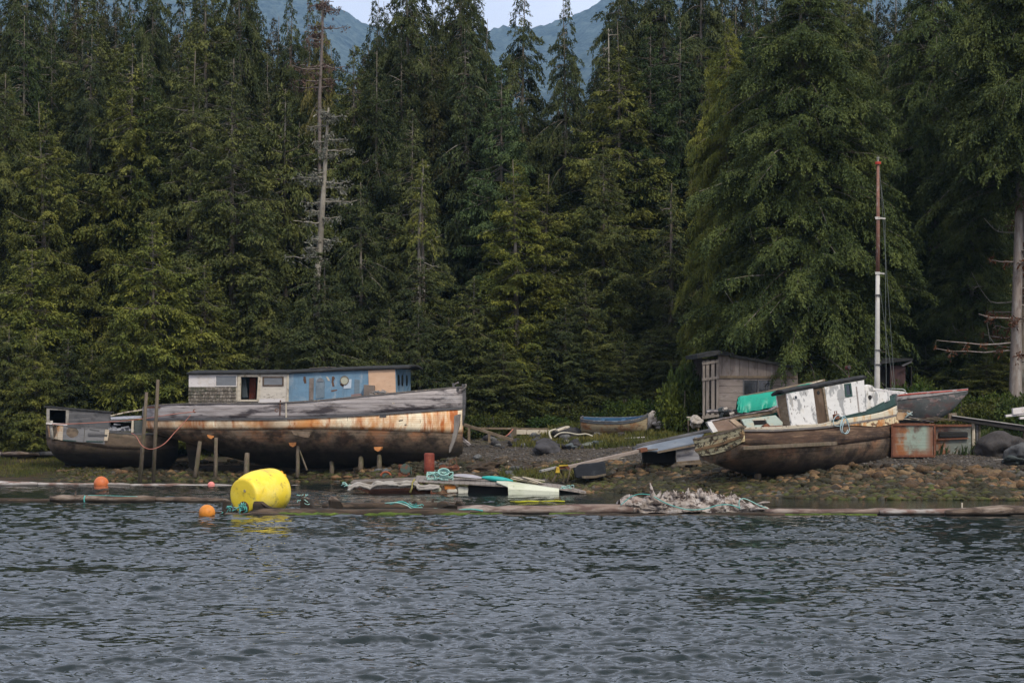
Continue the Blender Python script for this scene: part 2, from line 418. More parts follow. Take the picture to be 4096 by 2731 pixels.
def make_tree_kind(key, name, label, seed, H, Rm, style, limbs=0, **kw):
    root = thing(name, label, 'tree', (0, 0, 0))
    (V, F), tb, _ = conifer_mesh(seed, H, Rm, style, **kw)
    tb.build('trunk', BARK, root, smooth=True, fix=False)
    c = finish(np_mesh('crown', V, F), 'crown', FOL, root)
    if limbs: limbs_mesh(seed + 5, H, Rm * 1.02, limbs).build('bare_limbs', DEADW, root, smooth=True, fix=False)
    TREES[key] = (root, H, Rm, [False])
make_tree_kind('cedarA', 'cedar_tree', 'x', 21, 26, 3.6, 'cedar', limbs=14)
make_tree_kind('cedarB', 'cedar_tree', 'x', 22, 24, 3.9, 'cedar', limbs=9, dens=1.15)
make_tree_kind('cedarC', 'cedar_tree', 'x', 23, 15, 3.2, 'cedar', limbs=4, dens=1.5)
make_tree_kind('sprA', 'spruce_tree', 'x', 31, 30, 4.3, 'spruce', limbs=0)
make_tree_kind('sprB', 'spruce_tree', 'x', 32, 28, 3.9, 'spruce', limbs=6, dens=.9)
make_tree_kind('sprC', 'hemlock_tree', 'x', 33, 22, 3.3, 'spruce', limbs=5, dens=1.1)
make_tree_kind('fan', 'fir_tree', 'x', 41, 30, 6.4, 'fan', limbs=10, dens=1.9, lscale=.8, t0=.10)
make_tree_kind('fanB', 'fir_tree', 'x', 44, 30, 6.0, 'fan', limbs=16, dens=1.5, t0=.1, lscale=.85)
make_tree_kind('high', 'fir_tree', 'x', 47, 30, 5.0, 'fan', limbs=6, dens=1.6, t0=.42, lscale=.85)
make_tree_kind('thin', 'hemlock_tree', 'x', 51, 20, 3.0, 'sparse', limbs=10, dens=1.6, t0=.2, gap=(.5, .72))
make_tree_kind('thin2', 'hemlock_tree', 'x', 53, 20, 2.8, 'sparse', limbs=4, dens=2.2)
def tree(key, px, ytop, D, hw, tint, label, group=None, name=None, yb=None, rz=None, lean=0):
    root, H, Rm, used = TREES[key]
    X = (px - 2048) / FPX * D; zb = gz1(X, D) - .15
    zt = CAMH - (ytop - HOR) / FPX * D
    o = root if not used[0] else copy_tree(root)
    used[0] = True
    o.location = (X, D, zb); o.rotation_euler = (0, R(lean), rz if rz is not None else rnd.uniform(0, 6.28))
    r = hw / FPX * D / Rm
    o.scale = (r, r, (zt - zb) / H)
    if name: o.name = name
    for k in ('label', 'group'):
        if k in o: del o[k]
    tag(o, label, 'tree', group)
    for c in o.children:
        if c.name.startswith('crown'): c.color = (*tint, 1)
    return o
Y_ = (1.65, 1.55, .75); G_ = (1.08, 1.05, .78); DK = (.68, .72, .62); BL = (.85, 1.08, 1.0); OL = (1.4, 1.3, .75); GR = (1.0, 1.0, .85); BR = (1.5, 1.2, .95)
v = 1.7415
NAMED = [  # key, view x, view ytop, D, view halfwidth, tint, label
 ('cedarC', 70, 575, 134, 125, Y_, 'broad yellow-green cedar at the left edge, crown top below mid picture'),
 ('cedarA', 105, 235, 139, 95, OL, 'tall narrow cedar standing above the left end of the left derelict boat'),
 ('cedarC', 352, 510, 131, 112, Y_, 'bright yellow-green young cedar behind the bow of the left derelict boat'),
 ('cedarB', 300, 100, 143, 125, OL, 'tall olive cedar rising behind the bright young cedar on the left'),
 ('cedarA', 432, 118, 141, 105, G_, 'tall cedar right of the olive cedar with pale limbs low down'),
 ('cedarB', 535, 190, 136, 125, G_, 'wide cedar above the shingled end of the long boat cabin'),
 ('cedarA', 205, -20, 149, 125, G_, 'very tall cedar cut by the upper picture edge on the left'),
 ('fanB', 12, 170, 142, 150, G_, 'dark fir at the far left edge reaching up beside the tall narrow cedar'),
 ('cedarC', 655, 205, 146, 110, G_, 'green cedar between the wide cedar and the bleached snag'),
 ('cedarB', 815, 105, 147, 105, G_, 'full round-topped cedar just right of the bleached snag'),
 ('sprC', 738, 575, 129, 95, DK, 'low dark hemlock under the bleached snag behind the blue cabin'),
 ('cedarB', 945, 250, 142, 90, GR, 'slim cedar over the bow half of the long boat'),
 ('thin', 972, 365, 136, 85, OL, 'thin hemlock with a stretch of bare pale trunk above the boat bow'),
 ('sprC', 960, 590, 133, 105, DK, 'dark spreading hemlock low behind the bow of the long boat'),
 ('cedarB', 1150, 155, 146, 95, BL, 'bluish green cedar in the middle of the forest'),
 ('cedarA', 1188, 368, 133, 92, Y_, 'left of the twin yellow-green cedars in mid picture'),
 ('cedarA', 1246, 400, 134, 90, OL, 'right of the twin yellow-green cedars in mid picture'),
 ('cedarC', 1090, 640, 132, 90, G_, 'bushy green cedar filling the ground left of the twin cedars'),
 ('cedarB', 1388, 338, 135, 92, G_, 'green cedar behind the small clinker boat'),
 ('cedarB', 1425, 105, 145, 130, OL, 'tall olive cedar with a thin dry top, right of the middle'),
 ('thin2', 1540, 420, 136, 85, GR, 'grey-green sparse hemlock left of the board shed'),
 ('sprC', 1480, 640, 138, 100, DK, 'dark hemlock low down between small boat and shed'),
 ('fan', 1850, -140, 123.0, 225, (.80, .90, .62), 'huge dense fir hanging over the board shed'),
 ('fanB', 1672, 40, 128, 105, Y_, 'yellow-green left flank tree of the huge fir'),
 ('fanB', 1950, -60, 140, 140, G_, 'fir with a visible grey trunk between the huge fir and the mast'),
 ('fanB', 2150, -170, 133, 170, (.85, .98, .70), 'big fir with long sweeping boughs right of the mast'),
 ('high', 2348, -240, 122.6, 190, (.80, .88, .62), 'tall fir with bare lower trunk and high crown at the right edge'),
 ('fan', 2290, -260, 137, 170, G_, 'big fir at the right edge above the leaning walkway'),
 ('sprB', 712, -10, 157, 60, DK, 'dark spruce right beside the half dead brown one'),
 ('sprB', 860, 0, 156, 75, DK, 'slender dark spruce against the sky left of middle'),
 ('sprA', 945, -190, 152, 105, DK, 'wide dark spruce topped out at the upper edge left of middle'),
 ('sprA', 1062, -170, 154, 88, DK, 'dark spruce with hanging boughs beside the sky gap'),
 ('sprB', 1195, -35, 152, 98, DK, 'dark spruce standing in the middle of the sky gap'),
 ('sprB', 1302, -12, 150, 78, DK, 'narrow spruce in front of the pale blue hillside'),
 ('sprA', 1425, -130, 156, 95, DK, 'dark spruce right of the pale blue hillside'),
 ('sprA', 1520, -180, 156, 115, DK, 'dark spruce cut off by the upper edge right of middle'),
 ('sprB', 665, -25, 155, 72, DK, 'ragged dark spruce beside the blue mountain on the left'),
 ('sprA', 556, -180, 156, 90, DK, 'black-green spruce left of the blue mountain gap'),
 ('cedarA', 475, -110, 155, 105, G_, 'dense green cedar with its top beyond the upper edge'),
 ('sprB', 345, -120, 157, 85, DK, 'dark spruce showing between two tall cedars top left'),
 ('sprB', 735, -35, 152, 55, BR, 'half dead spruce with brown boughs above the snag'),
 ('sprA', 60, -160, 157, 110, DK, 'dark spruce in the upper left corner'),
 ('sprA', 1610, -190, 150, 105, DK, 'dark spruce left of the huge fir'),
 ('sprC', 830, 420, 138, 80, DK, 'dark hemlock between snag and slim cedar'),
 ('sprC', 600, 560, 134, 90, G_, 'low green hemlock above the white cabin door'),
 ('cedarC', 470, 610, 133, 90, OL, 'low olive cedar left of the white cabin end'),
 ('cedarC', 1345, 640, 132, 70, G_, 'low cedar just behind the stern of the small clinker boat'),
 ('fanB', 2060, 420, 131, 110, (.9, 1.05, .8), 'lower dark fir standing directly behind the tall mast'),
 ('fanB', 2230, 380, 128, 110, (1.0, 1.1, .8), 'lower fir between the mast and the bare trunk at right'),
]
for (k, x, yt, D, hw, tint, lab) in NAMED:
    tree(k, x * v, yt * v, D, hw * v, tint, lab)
# the rest of the forest, ranks behind the front trees, tints darkened as depth shade
fr = random.Random(99)
def skyline(x):                               # lowest row a back tree may reach, photograph view units
    return float(np.interp(x, [0, 380, 395, 412, 590, 605, 640, 680, 720, 800, 840, 880, 1105, 1125, 1165, 1260, 1330, 1395, 1412, 2352], [-80, -80, 50, -70, -70, 40, -20, 20, 60, 110, 90, -60, -60, 170, 190, 190, 150, 60, -80, -80]))
for (D0, D1, dy, st) in ((174, 182, 0, 34), (159, 170, 30, 44)):
    x = -220
    while x < 2600:
        yt = skyline(x) + dy + fr.uniform(0, 90); D = fr.uniform(D0, D1)
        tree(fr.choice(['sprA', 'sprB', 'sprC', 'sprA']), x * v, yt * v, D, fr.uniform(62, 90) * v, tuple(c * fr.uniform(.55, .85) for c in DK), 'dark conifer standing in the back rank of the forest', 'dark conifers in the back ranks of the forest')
        x += fr.uniform(st * .75, st * 1.3)
x = -240
while x < 2620:
    yt = skyline(x) + fr.uniform(110, 330); D = fr.uniform(143, 152)
    tree(fr.choice(['sprC', 'cedarB', 'sprB', 'cedarA']), x * v, yt * v, D, fr.uniform(75, 100) * v, tuple(c * fr.uniform(.6, .85) for c in (DK if fr.random() < .6 else GR)), 'dark green conifer half hidden behind the front trees', 'half hidden conifers behind the front trees')  # random darkening puts forest depth shade into the crown tint
    x += fr.uniform(55, 85)
# front thicket of low trees at the forest edge
x = -40
while x < 2450:
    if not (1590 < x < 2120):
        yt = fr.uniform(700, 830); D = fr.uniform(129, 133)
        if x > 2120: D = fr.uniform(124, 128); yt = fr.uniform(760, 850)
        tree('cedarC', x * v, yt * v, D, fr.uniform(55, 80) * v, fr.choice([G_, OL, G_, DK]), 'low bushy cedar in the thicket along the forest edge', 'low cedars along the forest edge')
    x += fr.uniform(55, 85)
# ------------------------------------------------------------------ frames: trace real planes of a posed object
class Frame:
    def __init__(s, name, label, cat, loc, yaw=0, heel=0, pitch=0, group=None):
        s.M = Matrix.Translation(loc) @ Matrix.Rotation(R(yaw), 4, 'Z') @ Matrix.Rotation(R(-pitch), 4, 'Y') @ Matrix.Rotation(R(heel), 4, 'X')
        s.I = s.M.inverted()
        s.o = thing(name, label, cat, group=group); s.o.matrix_world = s.M
        s.o.location, q, _ = s.M.decompose(); s.o.rotation_euler = q.to_euler()
        s.c = s.I @ Vector((0, 0, CAMH))
    def pt(s, px, py, ax=1, val=0.0):
        d = (s.I.to_3x3() @ Vector(((px - 2048) / FPX, 1, -(py - HOR) / FPX)))
        t = (val - s.c[ax]) / d[ax]
        return s.c + d * t
    def xz(s, px, py, y):
        p = s.pt(px, py, 1, y); return p
    def panel(s, name, pts, y, mat, parent=None, thick=.05, bevel=0, mirror=False):
        poly = [s.xz(a, b, y) for a, b in pts]
        mb = MB(); mb.prism(poly, (0, thick, 0))
        if mirror: mb.prism([Vector((p.x, -p.y, p.z)) for p in poly], (0, -thick, 0))
        return mb.build(name, mat, parent or s.o, bevel=bevel)
    def line(s, name, pts, y, r, mat, parent=None, n=6):
        mb = MB(); mb.tube([s.xz(a, b, y) for a, b in pts], r, n); return mb.build(name, mat, parent or s.o, smooth=True)
def smooth_interp(xs, ys, q):
    xs = np.array(xs, float); ys = np.array(ys, float)
    m = np.gradient(ys, xs); i = np.clip(np.searchsorted(xs, q) - 1, 0, len(xs) - 2)
    h = xs[i + 1] - xs[i]; t = (q - xs[i]) / h
    return (2 * t**3 - 3 * t**2 + 1) * ys[i] + (t**3 - 2 * t**2 + t) * h * m[i] + (-2 * t**3 + 3 * t**2) * ys[i + 1] + (t**3 - t**2) * h * m[i + 1]
class Hull:
    """st: list of (px, halfbeam, [rows of pixel y: sheer, ..., last band], keel y, fullness); fac: beam factor per band row"""
    def __init__(s, F, st, fac, N=44, nb=9):
        s.F = F; L = []
        for px, b, ys, yk, e in st:
            p = [F.xz(px, y, -b * f) for y, f in zip(ys, fac)]; k = F.xz(px, yk, -b * .5)
            L.append([p[0].x, b] + [q.z for q in p] + [k.z, e])
        L = np.array(L); xs = np.linspace(L[0, 0], L[-1, 0], N)
        s.x = xs; s.c = [smooth_interp(L[:, 0], L[:, j], xs) for j in range(1, L.shape[1])]
        s.c[0] = np.maximum(s.c[0], .02); s.fac = fac; s.nr = len(fac); s.nb = nb; s.N = N
    def row(s, k, i):                       # near-side local point of band row k at station i
        return Vector((s.x[i], -s.c[0][i] * s.fac[k], s.c[1 + k][i]))
    def at(s, k, x):                        # sheer / band interpolation at local x
        return Vector((x, -np.interp(x, s.x, s.c[0]) * s.fac[k], np.interp(x, s.x, s.c[1 + k])))
    def strip(s, k0, k1, name, mat, parent=None, sub=4, lo=0, hi=None, thick=.06, bulge=0.0, out=0.0, sides=(1, -1)):
        hi = s.N if hi is None else hi; mb = MB()
        for sg in sides:
            rows = []
            for j in range(sub + 1):
                t = j / sub; r_ = []
                for i in range(lo, hi):
                    a, b = s.row(k0, i), s.row(k1, i); p = a.lerp(b, t); p.y -= bulge * math.sin(math.pi * t) * min(1, -p.y) + out
                    r_.append(Vector((p.x, p.y * sg, p.z)))
                rows.append(r_)
            mb.grid(rows)
        return mb.build(name, mat, parent or s.F.o, smooth=True, solid=thick, fix=False)
    def bottom(s, name, mat, parent=None, thick=0.0):
        mb = MB(); k = s.nr - 1
        rows = []
        for sg in (-1, 1):
            rr = range(s.nb + 1) if sg < 0 else range(s.nb - 1, -1, -1)
            for j in rr:
                t = j / s.nb; r_ = []
                for i in range(s.N):
                    b = s.c[0][i] * s.fac[k]; zb = s.c[1 + k][i]; zk = min(s.c[1 + s.nr][i], zb - .02); e = s.c[2 + s.nr][i]
                    y = b * math.cos(t * math.pi / 2) ** max(e, .2); z = zb + (zk - zb) * math.sin(t * math.pi / 2) ** 1.25
                    r_.append(Vector((s.x[i], sg * y, z)))
                rows.append(r_)
        mb.grid(rows); n = s.N                # close both ends
        m = len(rows)
        mb.f.append(tuple(i * n for i in range(m))); mb.f.append(tuple(i * n + n - 1 for i in range(m))[::-1])
        return mb.build(name, mat, parent or s.F.o, smooth=True)
    def deck(s, k, name, mat, parent=None, drop=.35, lo=0, hi=None):
        hi = s.N if hi is None else hi; rows = []
        for f in (-.98, -.5, 0, .5, .98):
            rows.append([Vector((s.x[i], s.c[0][i] * f * s.fac[k], s.c[1 + k][i] - drop + .06 * (1 - f * f))) for i in range(lo, hi)])
        return MB().grid(rows).build(name, mat, parent or s.F.o, fix=False, solid=.04)
    def rail(s, k, name, mat, w, h, parent=None, lo=0, hi=None, out=.0, dz=0, step=1):
        hi = s.N if hi is None else hi; mb = MB()
        for sg in (1, -1):
            rows = [[] for _ in range(5)]
            for i in range(lo, hi):
                p = s.row(k, i); p = Vector((p.x, p.y - out, p.z + dz))
                for j, (dy, dz2) in enumerate(((-w / 2, -h / 2), (-w / 2, h / 2), (w / 2, h / 2), (w / 2, -h / 2), (-w / 2, -h / 2))):
                    rows[j].append(Vector((p.x, (p.y + dy) * sg, p.z + dz2)))
            n0 = len(mb.v); mb.grid(rows); n = hi - lo
            mb.f.append(tuple(n0 + j * n for j in range(4))); mb.f.append(tuple(n0 + j * n + n - 1 for j in range(3, -1, -1)))
        return mb.build(name, mat, parent or s.F.o)
def gp(px, D, dz=0):                         # a point on the ground under photograph column px at depth D
    x = (px - 2048) / FPX * D; return Vector((x, D, gz1(x, D) + dz))
# ------------------------------------------------------------------ materials
GREYW = weathered('weathered_grey_planks', (.33, .295, .285), [((.040, .032, .036), (.35, .7, 1.6), .48, .57, .95), ((.42, .40, .40), (.4, .4, 5), .55, .7, .6), ((.13, .10, .08), (.5, 2, 9), .55, .68, .6)], var=.3, vscale=(1, 1, 12), bump=(9, .5), lines=(2, .21, .05, (.03, .025, .025), .85))
GREYD = weathered('dark_grey_boards', (.085, .083, .085), [((.16, .15, .15), (.6, 2, 7), .5, .68, .7), ((.03, .03, .03), (1.5, 2, 2), .52, .66, .7)], var=.25, vscale=(1, 1, 14), bump=(9, .5), lines=(2, .3, .025, (.02, .02, .02), .7))
PAINTR = weathered('cream_paint_with_rust', (.86, .74, .53), [
    ((.64, .24, .045), (.5, 2, .30), .48, .62, .9), ((.42, .11, .02), (1.8, 3, .30), .50, .60, .95), ((.62, .36, .17), (1.3, 2, 1.3), .48, .62, .6),
    ((.16, .07, .03), (5, 5, 1.4), .62, .68, .8), ((.20, .26, .22), (1.4, 3, 2.5), .62, .70, .45, (0, .5, -1.5)), ((.25, .13, .065), (.8, 2, .7), .33, .60, .8, (0, .5, -1.2))],
    var=.13, vscale=(3, 3, 6), bump=(8, .5), lines=(2, .105, .05, (.20, .12, .07), .55), rough=.7)
def bottom_mat(nm, z0, z1): return weathered(nm, (.020, .015, .010), [((.20, .14, .095), (.7, 1.5, 2.5), .22, .46, .95, (2, z0 - .3, z1 - .25)), ((.30, .12, .045), (.8, 2, .5), .50, .62, .75, (2, z0, z1)), ((.22, .165, .115), (.9, 1.5, 4.5), .50, .60, .8, (2, z0 + .25, z1)), ((.035, .03, .012), (2, 2, 2), .5, .65, .6), ((.008, .006, .005), (1.2, 1.2, 1.6), .45, .62, .8)], var=.3, bump=(7, .7), lines=(2, .16, .035, (.010, .008, .006), .6))  # browns fade out downward; black below puts underside shade into the colour
BOTT = bottom_mat('weedy_shaded_bottom', 1.25, 2.05)
BOTR = bottom_mat('weedy_brown_bottom', -.1, 1.1)
BOTB = weathered('brown_scraped_bottom', (.085, .050, .032), [((.24, .155, .095), (.8, 1.5, 7), .48, .62, .8), ((.018, .014, .012), (.8, 1, 1), .40, .60, .9, (2, 1.25, .85)), ((.30, .24, .16), (5, 5, 7), .66, .70, .6, (2, 1.2, 1.7))], var=.3, bump=(8, .5), lines=(2, .13, .03, (.02, .015, .012), .7))
BLUE = weathered('faded_blue_paint', (.13, .225, .31), [((.30, .34, .37), (2.5, 3, 1.2), .56, .66, .7), ((.10, .155, .20), (1.2, 2, .6), .5, .66, .6), ((.12, .08, .05), (5, 5, 3), .68, .72, .8), ((.30, .36, .40), (.9, 1, 1.2), .52, .7, .5)], var=.12, bump=(8, .35), rough=.7, lines=(0, .42, .012, (.07, .10, .13), .6))
WHITEP = weathered('peeling_white_paint', (.56, .52, .50), [((.30, .25, .21), (5, 5, 8), .60, .66, .8), ((.10, .08, .07), (6, 6, 16), .66, .70, .8), ((.44, .36, .24), (1.5, 2, .8), .5, .7, .5)], var=.08, bump=(10, .4), rough=.7)
WHITEO = weathered('flaking_white_boards', (.50, .45, .38), [((.055, .045, .035), (4, 4, 22), .55, .60, .95, (2, 4.05, 3.75)), ((.12, .10, .08), (7, 7, 14), .63, .68, .8)], var=.12, bump=(12, .5), rough=.75)
WHITEC = weathered('chalky_white_cabin_paint', (.56, .545, .52), [((.22, .22, .215), (2.0, 2.0, 1.1), .54, .58, .85), ((.36, .28, .16), (1.3, 1.3, .6), .56, .68, .55), ((.10, .09, .08), (6, 6, 4), .61, .65, .85), ((.44, .25, .12), (6, 6, 1.2), .68, .74, .6)], var=.07, bump=(9, .3), rough=.65)
DBROWN = weathered('dark_brown_door', (.075, .048, .030), [((.14, .10, .07), (2, 2, 1.2), .5, .65, .6)], var=.3, vscale=(8, 8, 1.2), bump=(8, .4))
PLY = weathered('bare_plywood', (.54, .35, .23), [((.60, .42, .30), (2, 2, 5), .5, .65, .5), ((.33, .20, .13), (5, 5, 7), .60, .68, .5)], var=.1, bump=(10, .2))
SHING = weathered('mossy_cedar_shingles', (.115, .095, .075), [((.26, .23, .19), (9, 9, 4), .5, .6, .7), ((.035, .04, .02), (2, 2, 3), .5, .62, .75)], var=.4, vscale=(14, 14, 3), bump=(14, .7))
TAR = weathered('tar_paper_roof', (.018, .018, .018), [((.05, .05, .05), (2, 2, 4), .5, .65, .7)], var=.3, bump=(10, .4))
DARK = weathered('black_interior', (.012, .011, .010), [], var=.3)  # near-black colour standing in for shade in hollows; also on black fittings
GLASS = weathered('dusty_window_glass', (.115, .12, .125), [((.17, .175, .18), (2, 2, 3), .5, .7, .6)], var=.12, rough=.12, spec=.8, bump=(5, .02))
BLACKG = weathered('dark_window_glass', (.014, .016, .018), [], var=.2, rough=.08, spec=.8, bump=(5, .02))
CREAM = weathered('cream_trim', (.46, .40, .31), [((.14, .10, .07), (6, 6, 3), .56, .62, .8)], var=.15, bump=(10, .4))
BRWOOD = weathered('brown_timber', (.155, .115, .075), [((.28, .24, .19), (2, 2, 8), .52, .66, .6), ((.05, .037, .025), (3, 3, 3), .54, .65, .7)], var=.3, vscale=(2, 2, 14), bump=(10, .5))
PILE = weathered('wet_post_wood', (.105, .080, .055), [((.06, .06, .025), (3, 3, 2), .5, .62, .6), ((.20, .17, .135), (8, 8, 1.2), .56, .68, .6)], var=.3, vscale=(8, 8, 1), bump=(12, .6))
RUST = weathered('rusty_iron', (.13, .050, .028), [((.24, .105, .045), (4, 4, 4), .5, .65, .6), ((.07, .03, .02), (3, 3, 3), .52, .65, .8)], var=.3, bump=(14, .5), rough=.85)
REDST = weathered('red_oxide_pipe', (.20, .040, .022), [((.10, .025, .018), (3, 3, 1), .5, .65, .7), ((.28, .09, .045), (7, 7, 5), .56, .66, .6)], var=.2, bump=(12, .3), rough=.7)
ORNG = weathered('new_orange_block', (.52, .21, .065), [((.34, .13, .05), (7, 7, 7), .52, .64, .6)], var=.15, bump=(12, .3))
ROPEP = weathered('salmon_rope', (.36, .14, .10), [], var=.2, bump=(60, .5))
ROPEG = weathered('pale_green_rope', (.25, .47, .42), [((.42, .52, .47), (7, 7, 7), .5, .6, .7)], var=.2, bump=(60, .5))
ROPET = weathered('teal_rope', (.07, .30, .27), [((.20, .42, .38), (5, 5, 5), .5, .6, .7)], var=.2, bump=(60, .5))
ROPEB = weathered('pale_blue_hose', (.30, .40, .42), [], var=.15, bump=(60, .3))
ROPEC = weathered('cream_rope', (.42, .38, .29), [], var=.2, bump=(60, .5))
GRNP = weathered('dark_green_paint', (.022, .052, .042), [((.09, .10, .09), (4, 4, 8), .58, .66, .6)], var=.2, bump=(9, .3), rough=.55)
AQUA = weathered('pale_aqua_paint', (.33, .39, .34), [((.42, .36, .24), (2, 2, 3), .52, .65, .6), ((.13, .11, .09), (7, 7, 7), .63, .68, .7)], var=.1, bump=(9, .3))
YELF = weathered('flaking_yellow_white_paint', (.50, .43, .25), [((.055, .038, .022), (3.2, 3.2, 5.5), .50, .545, .95), ((.42, .24, .10), (2.5, 2.5, 4), .55, .64, .5), ((.10, .065, .03), (9, 9, 14), .60, .64, .8)], var=.12, bump=(8, .8), lines=(2, .24, .04, (.05, .03, .02), .8))
RUSTB = weathered('rust_eaten_cream_paint', (.58, .48, .30), [((.10, .05, .028), (2.5, 2.5, 5), .50, .55, .95), ((.46, .19, .05), (2.0, 2.0, .8), .50, .62, .8)], var=.12, bump=(8, .7))
RUSTC = weathered('cream_paint_light_rust', (.52, .47, .36), [((.46, .24, .07), (2.0, 2.0, .6), .52, .64, .8), ((.16, .10, .07), (5, 5, 4), .60, .66, .7)], var=.1, bump=(8, .4), lines=(2, .13, .03, (.2, .16, .1), .6))
TRIMG = weathered('grey_rail', (.13, .115, .105), [((.30, .25, .18), (5, 5, 9), .56, .62, .7)], var=.25, bump=(9, .5))
# ------------------------------------------------------------------ the long derelict boat
def long_boat():
    D = 121.; px0 = 1215
    g = gz1((px0 - 2048) / FPX * D, D)
    F = Frame('derelict_boat', 'long derelict wooden boat with blue and white cabin propped up on the beach', 'boat', Vector(((px0 - 2048) / FPX * D, D, .40)), yaw=-12)
    o = F.o
    st = [(572, .35, [1630, 1680, 1712], 1722, .5), (600, 1.15, [1625, 1678, 1714], 1735, .6), (700, 1.75, [1618, 1676, 1716], 1768, .75), (850, 2.05, [1615, 1676, 1718], 1826, 1.1),
          (1100, 2.15, [1613, 1675, 1716], 1872, 1.2), (1300, 2.12, [1601, 1667, 1714], 1874, 1.2), (1500, 1.9, [1581, 1656, 1719], 1872, 1.25),
          (1650, 1.45, [1567, 1646, 1725], 1866, 1.3), (1750, .90, [1558, 1639, 1729], 1852, 1.4), (1815, .40, [1552, 1635, 1732], 1832, 1.4), (1849, .06, [1549, 1633, 1733], 1812, 1.4)]
    H = Hull(F, st, [1.0, .985, .955], N=64)
    H.strip(0, 1, 'bulwark', GREYW, thick=.07, bulge=.02)
    pb = H.strip(1, 2, 'painted_side', PAINTR, thick=.05, bulge=.05)
    H.bottom('hull_bottom', BOTT)
    H.rail(0, 'cap_rail', TRIMG, .16, .06, dz=.03)
    H.rail(1, 'rubbing_strake', GREYD, .10, .10, out=.05)
    H.deck(0, 'deck', GREYD, drop=.5)
    # keel, sternpost, rudder, stem
    mb = MB(); k0 = F.xz(800, 1866, 0); k1 = F.xz(1790, 1866, 0)
    mb.bar((k0.x, 0, k0.z - .12), (k1.x, 0, k0.z + .05), .18, .34); mb.build('keel', BOTT, o, bevel=.02)
    mb = MB(); a = F.xz(745, 1735, 0); b = F.xz(765, 1878, 0)
    mb.prism([(a.x - .1, -.05, a.z), (a.x + .55, -.05, a.z), (b.x + .45, -.05, b.z), (b.x - .05, -.05, b.z)], (0, .1, 0)); mb.build('rudder', BOTT, o, bevel=.02)
    mb = MB()
    pts = [(1846, 1536), (1860, 1536), (1862, 1600), (1858, 1660), (1850, 1700), (1838, 1745), (1806, 1818), (1792, 1822), (1800, 1770), (1806, 1735), (1836, 1660), (1846, 1600)]
    mb.prism([F.xz(a, b, -.09) for a, b in pts], (0, .18, 0)); mb.build('stem', GREYD, o, bevel=.02)
    F.panel('stem_guard', [(1817, 1662), (1838, 1655), (1836, 1700), (1823, 1755), (1802, 1806), (1795, 1812), (1800, 1762), (1806, 1722)], -.42, weathered('scraped_stem_wood', (.21, .19, .17), [((.11, .09, .08), (3, 3, 2), .5, .62, .6)], var=.2, vscale=(6, 6, 1)), thick=.36, bevel=.015)
    # bow gear
    mb = MB(); ring = [F.xz(1838 + 26 * math.cos(t), 1546 + 17 * math.sin(t) - 4 * math.cos(t), -.1) for t in np.linspace(-.4, 4.6, 14)]
    mb.tube(ring, .05, 6); mb.build('bow_roller', TRIMG, o, smooth=True)
    mb = MB(); a = F.xz(1815, 1552, -.15); mb.bar(a, F.xz(1812, 1531, -.15), .09); mb.bar(a + Vector((.35, 0, .02)), a + Vector((-.35, 0, -.02)), .14, .1); mb.build('bitt', GREYD, o)
    F.panel('bow_plate', [(1812, 1550), (1836, 1547), (1836, 1563), (1814, 1566)], -.34, GREYD, thick=.04)
    # cabin : near wall plane y=-c
    c = 1.45; Z0 = 1622
    cab_l, cab_r = 755, 1583
    p00 = F.xz(cab_l, Z0, -c); zr = lambda x_: F.xz(x_, float(np.interp(x_, [755, 1150, 1400, 1640], [1492, 1489, 1476, 1469])) + 5, -c).z
    def wallpart(name, pts, mat, y=-c, th=.07, **k): return F.panel(name, pts, y, mat, thick=th, **k)
    top = lambda x_: float(np.interp(x_, [755, 1150, 1400, 1640], [1495, 1493, 1481, 1475]))
    wl = wallpart('upper_board_wall', [(755, 1494), (860, 1494), (860, 1547), (755, 1547)], WHITEP)
    # shingle wall with individual courses
    mb = MB(); rs = random.Random(5)
    for k in range(5):
        x_ = 753
        while x_ < 943:
            wd = rs.uniform(9, 16); x2 = min(x_ + wd, 944); y0 = 1547 + k * 13.5; y1 = y0 + 16 + rs.uniform(-1, 2)
            a = F.xz(x_ + .5, y1, -c - .05); b = F.xz(x2 - .5, y1, -c - .05); d_ = F.xz(x_ + .5, y0, -c - .01)
            dz = d_.z - a.z
            mb.add([a, b, (b.x, -c - .005, b.z + dz), (a.x, -c - .005, a.z + dz), (a.x, -c + .03, a.z), (b.x, -c + .03, b.z)], [(0, 1, 2, 3), (0, 4, 5, 1)])
            x_ = x2
    mb.build('shingles', SHING, o, fix=False)
    wallpart('lower_wall', [(757, 1544), (942, 1544), (942, 1622), (757, 1622)], GREYD, y=-c + .02, th=.05)
    def window(x0, y0, x1, y1, frame_mat, pane_mat, y=-c, fw=5, name='window', par=None):
        fr_ = MB()
        A = [F.xz(a, b, y - .03) for a, b in ((x0, y0), (x1, y0), (x1, y1), (x0, y1))]; B = [F.xz(a, b, y - .03) for a, b in ((x0 + fw, y0 + fw), (x1 - fw, y0 + fw), (x1 - fw, y1 - fw), (x0 + fw, y1 - fw))]
        for i in range(4):
            fr_.prism([A[i], A[(i + 1) % 4], B[(i + 1) % 4], B[i]], (0, .06, 0))
        w_ = fr_.build(name, frame_mat, par or o)
        pn = MB(); pn.prism([p + Vector((0, .02, 0)) for p in B], (0, .02, 0)); pn.build('pane', pane_mat, w_)
        return w_
    window(860, 1499, 948, 1546, WHITEP, GLASS, fw=4)
    wallpart('window_header', [(860, 1494), (950, 1494), (950, 1499), (860, 1499)], WHITEP)
    wallpart('wall_beside_door', [(946, 1494), (954, 1494), (954, 1622), (942, 1622), (942, 1546), (948, 1546)], CREAM)
    # door frame and open doorway
    mb = MB()
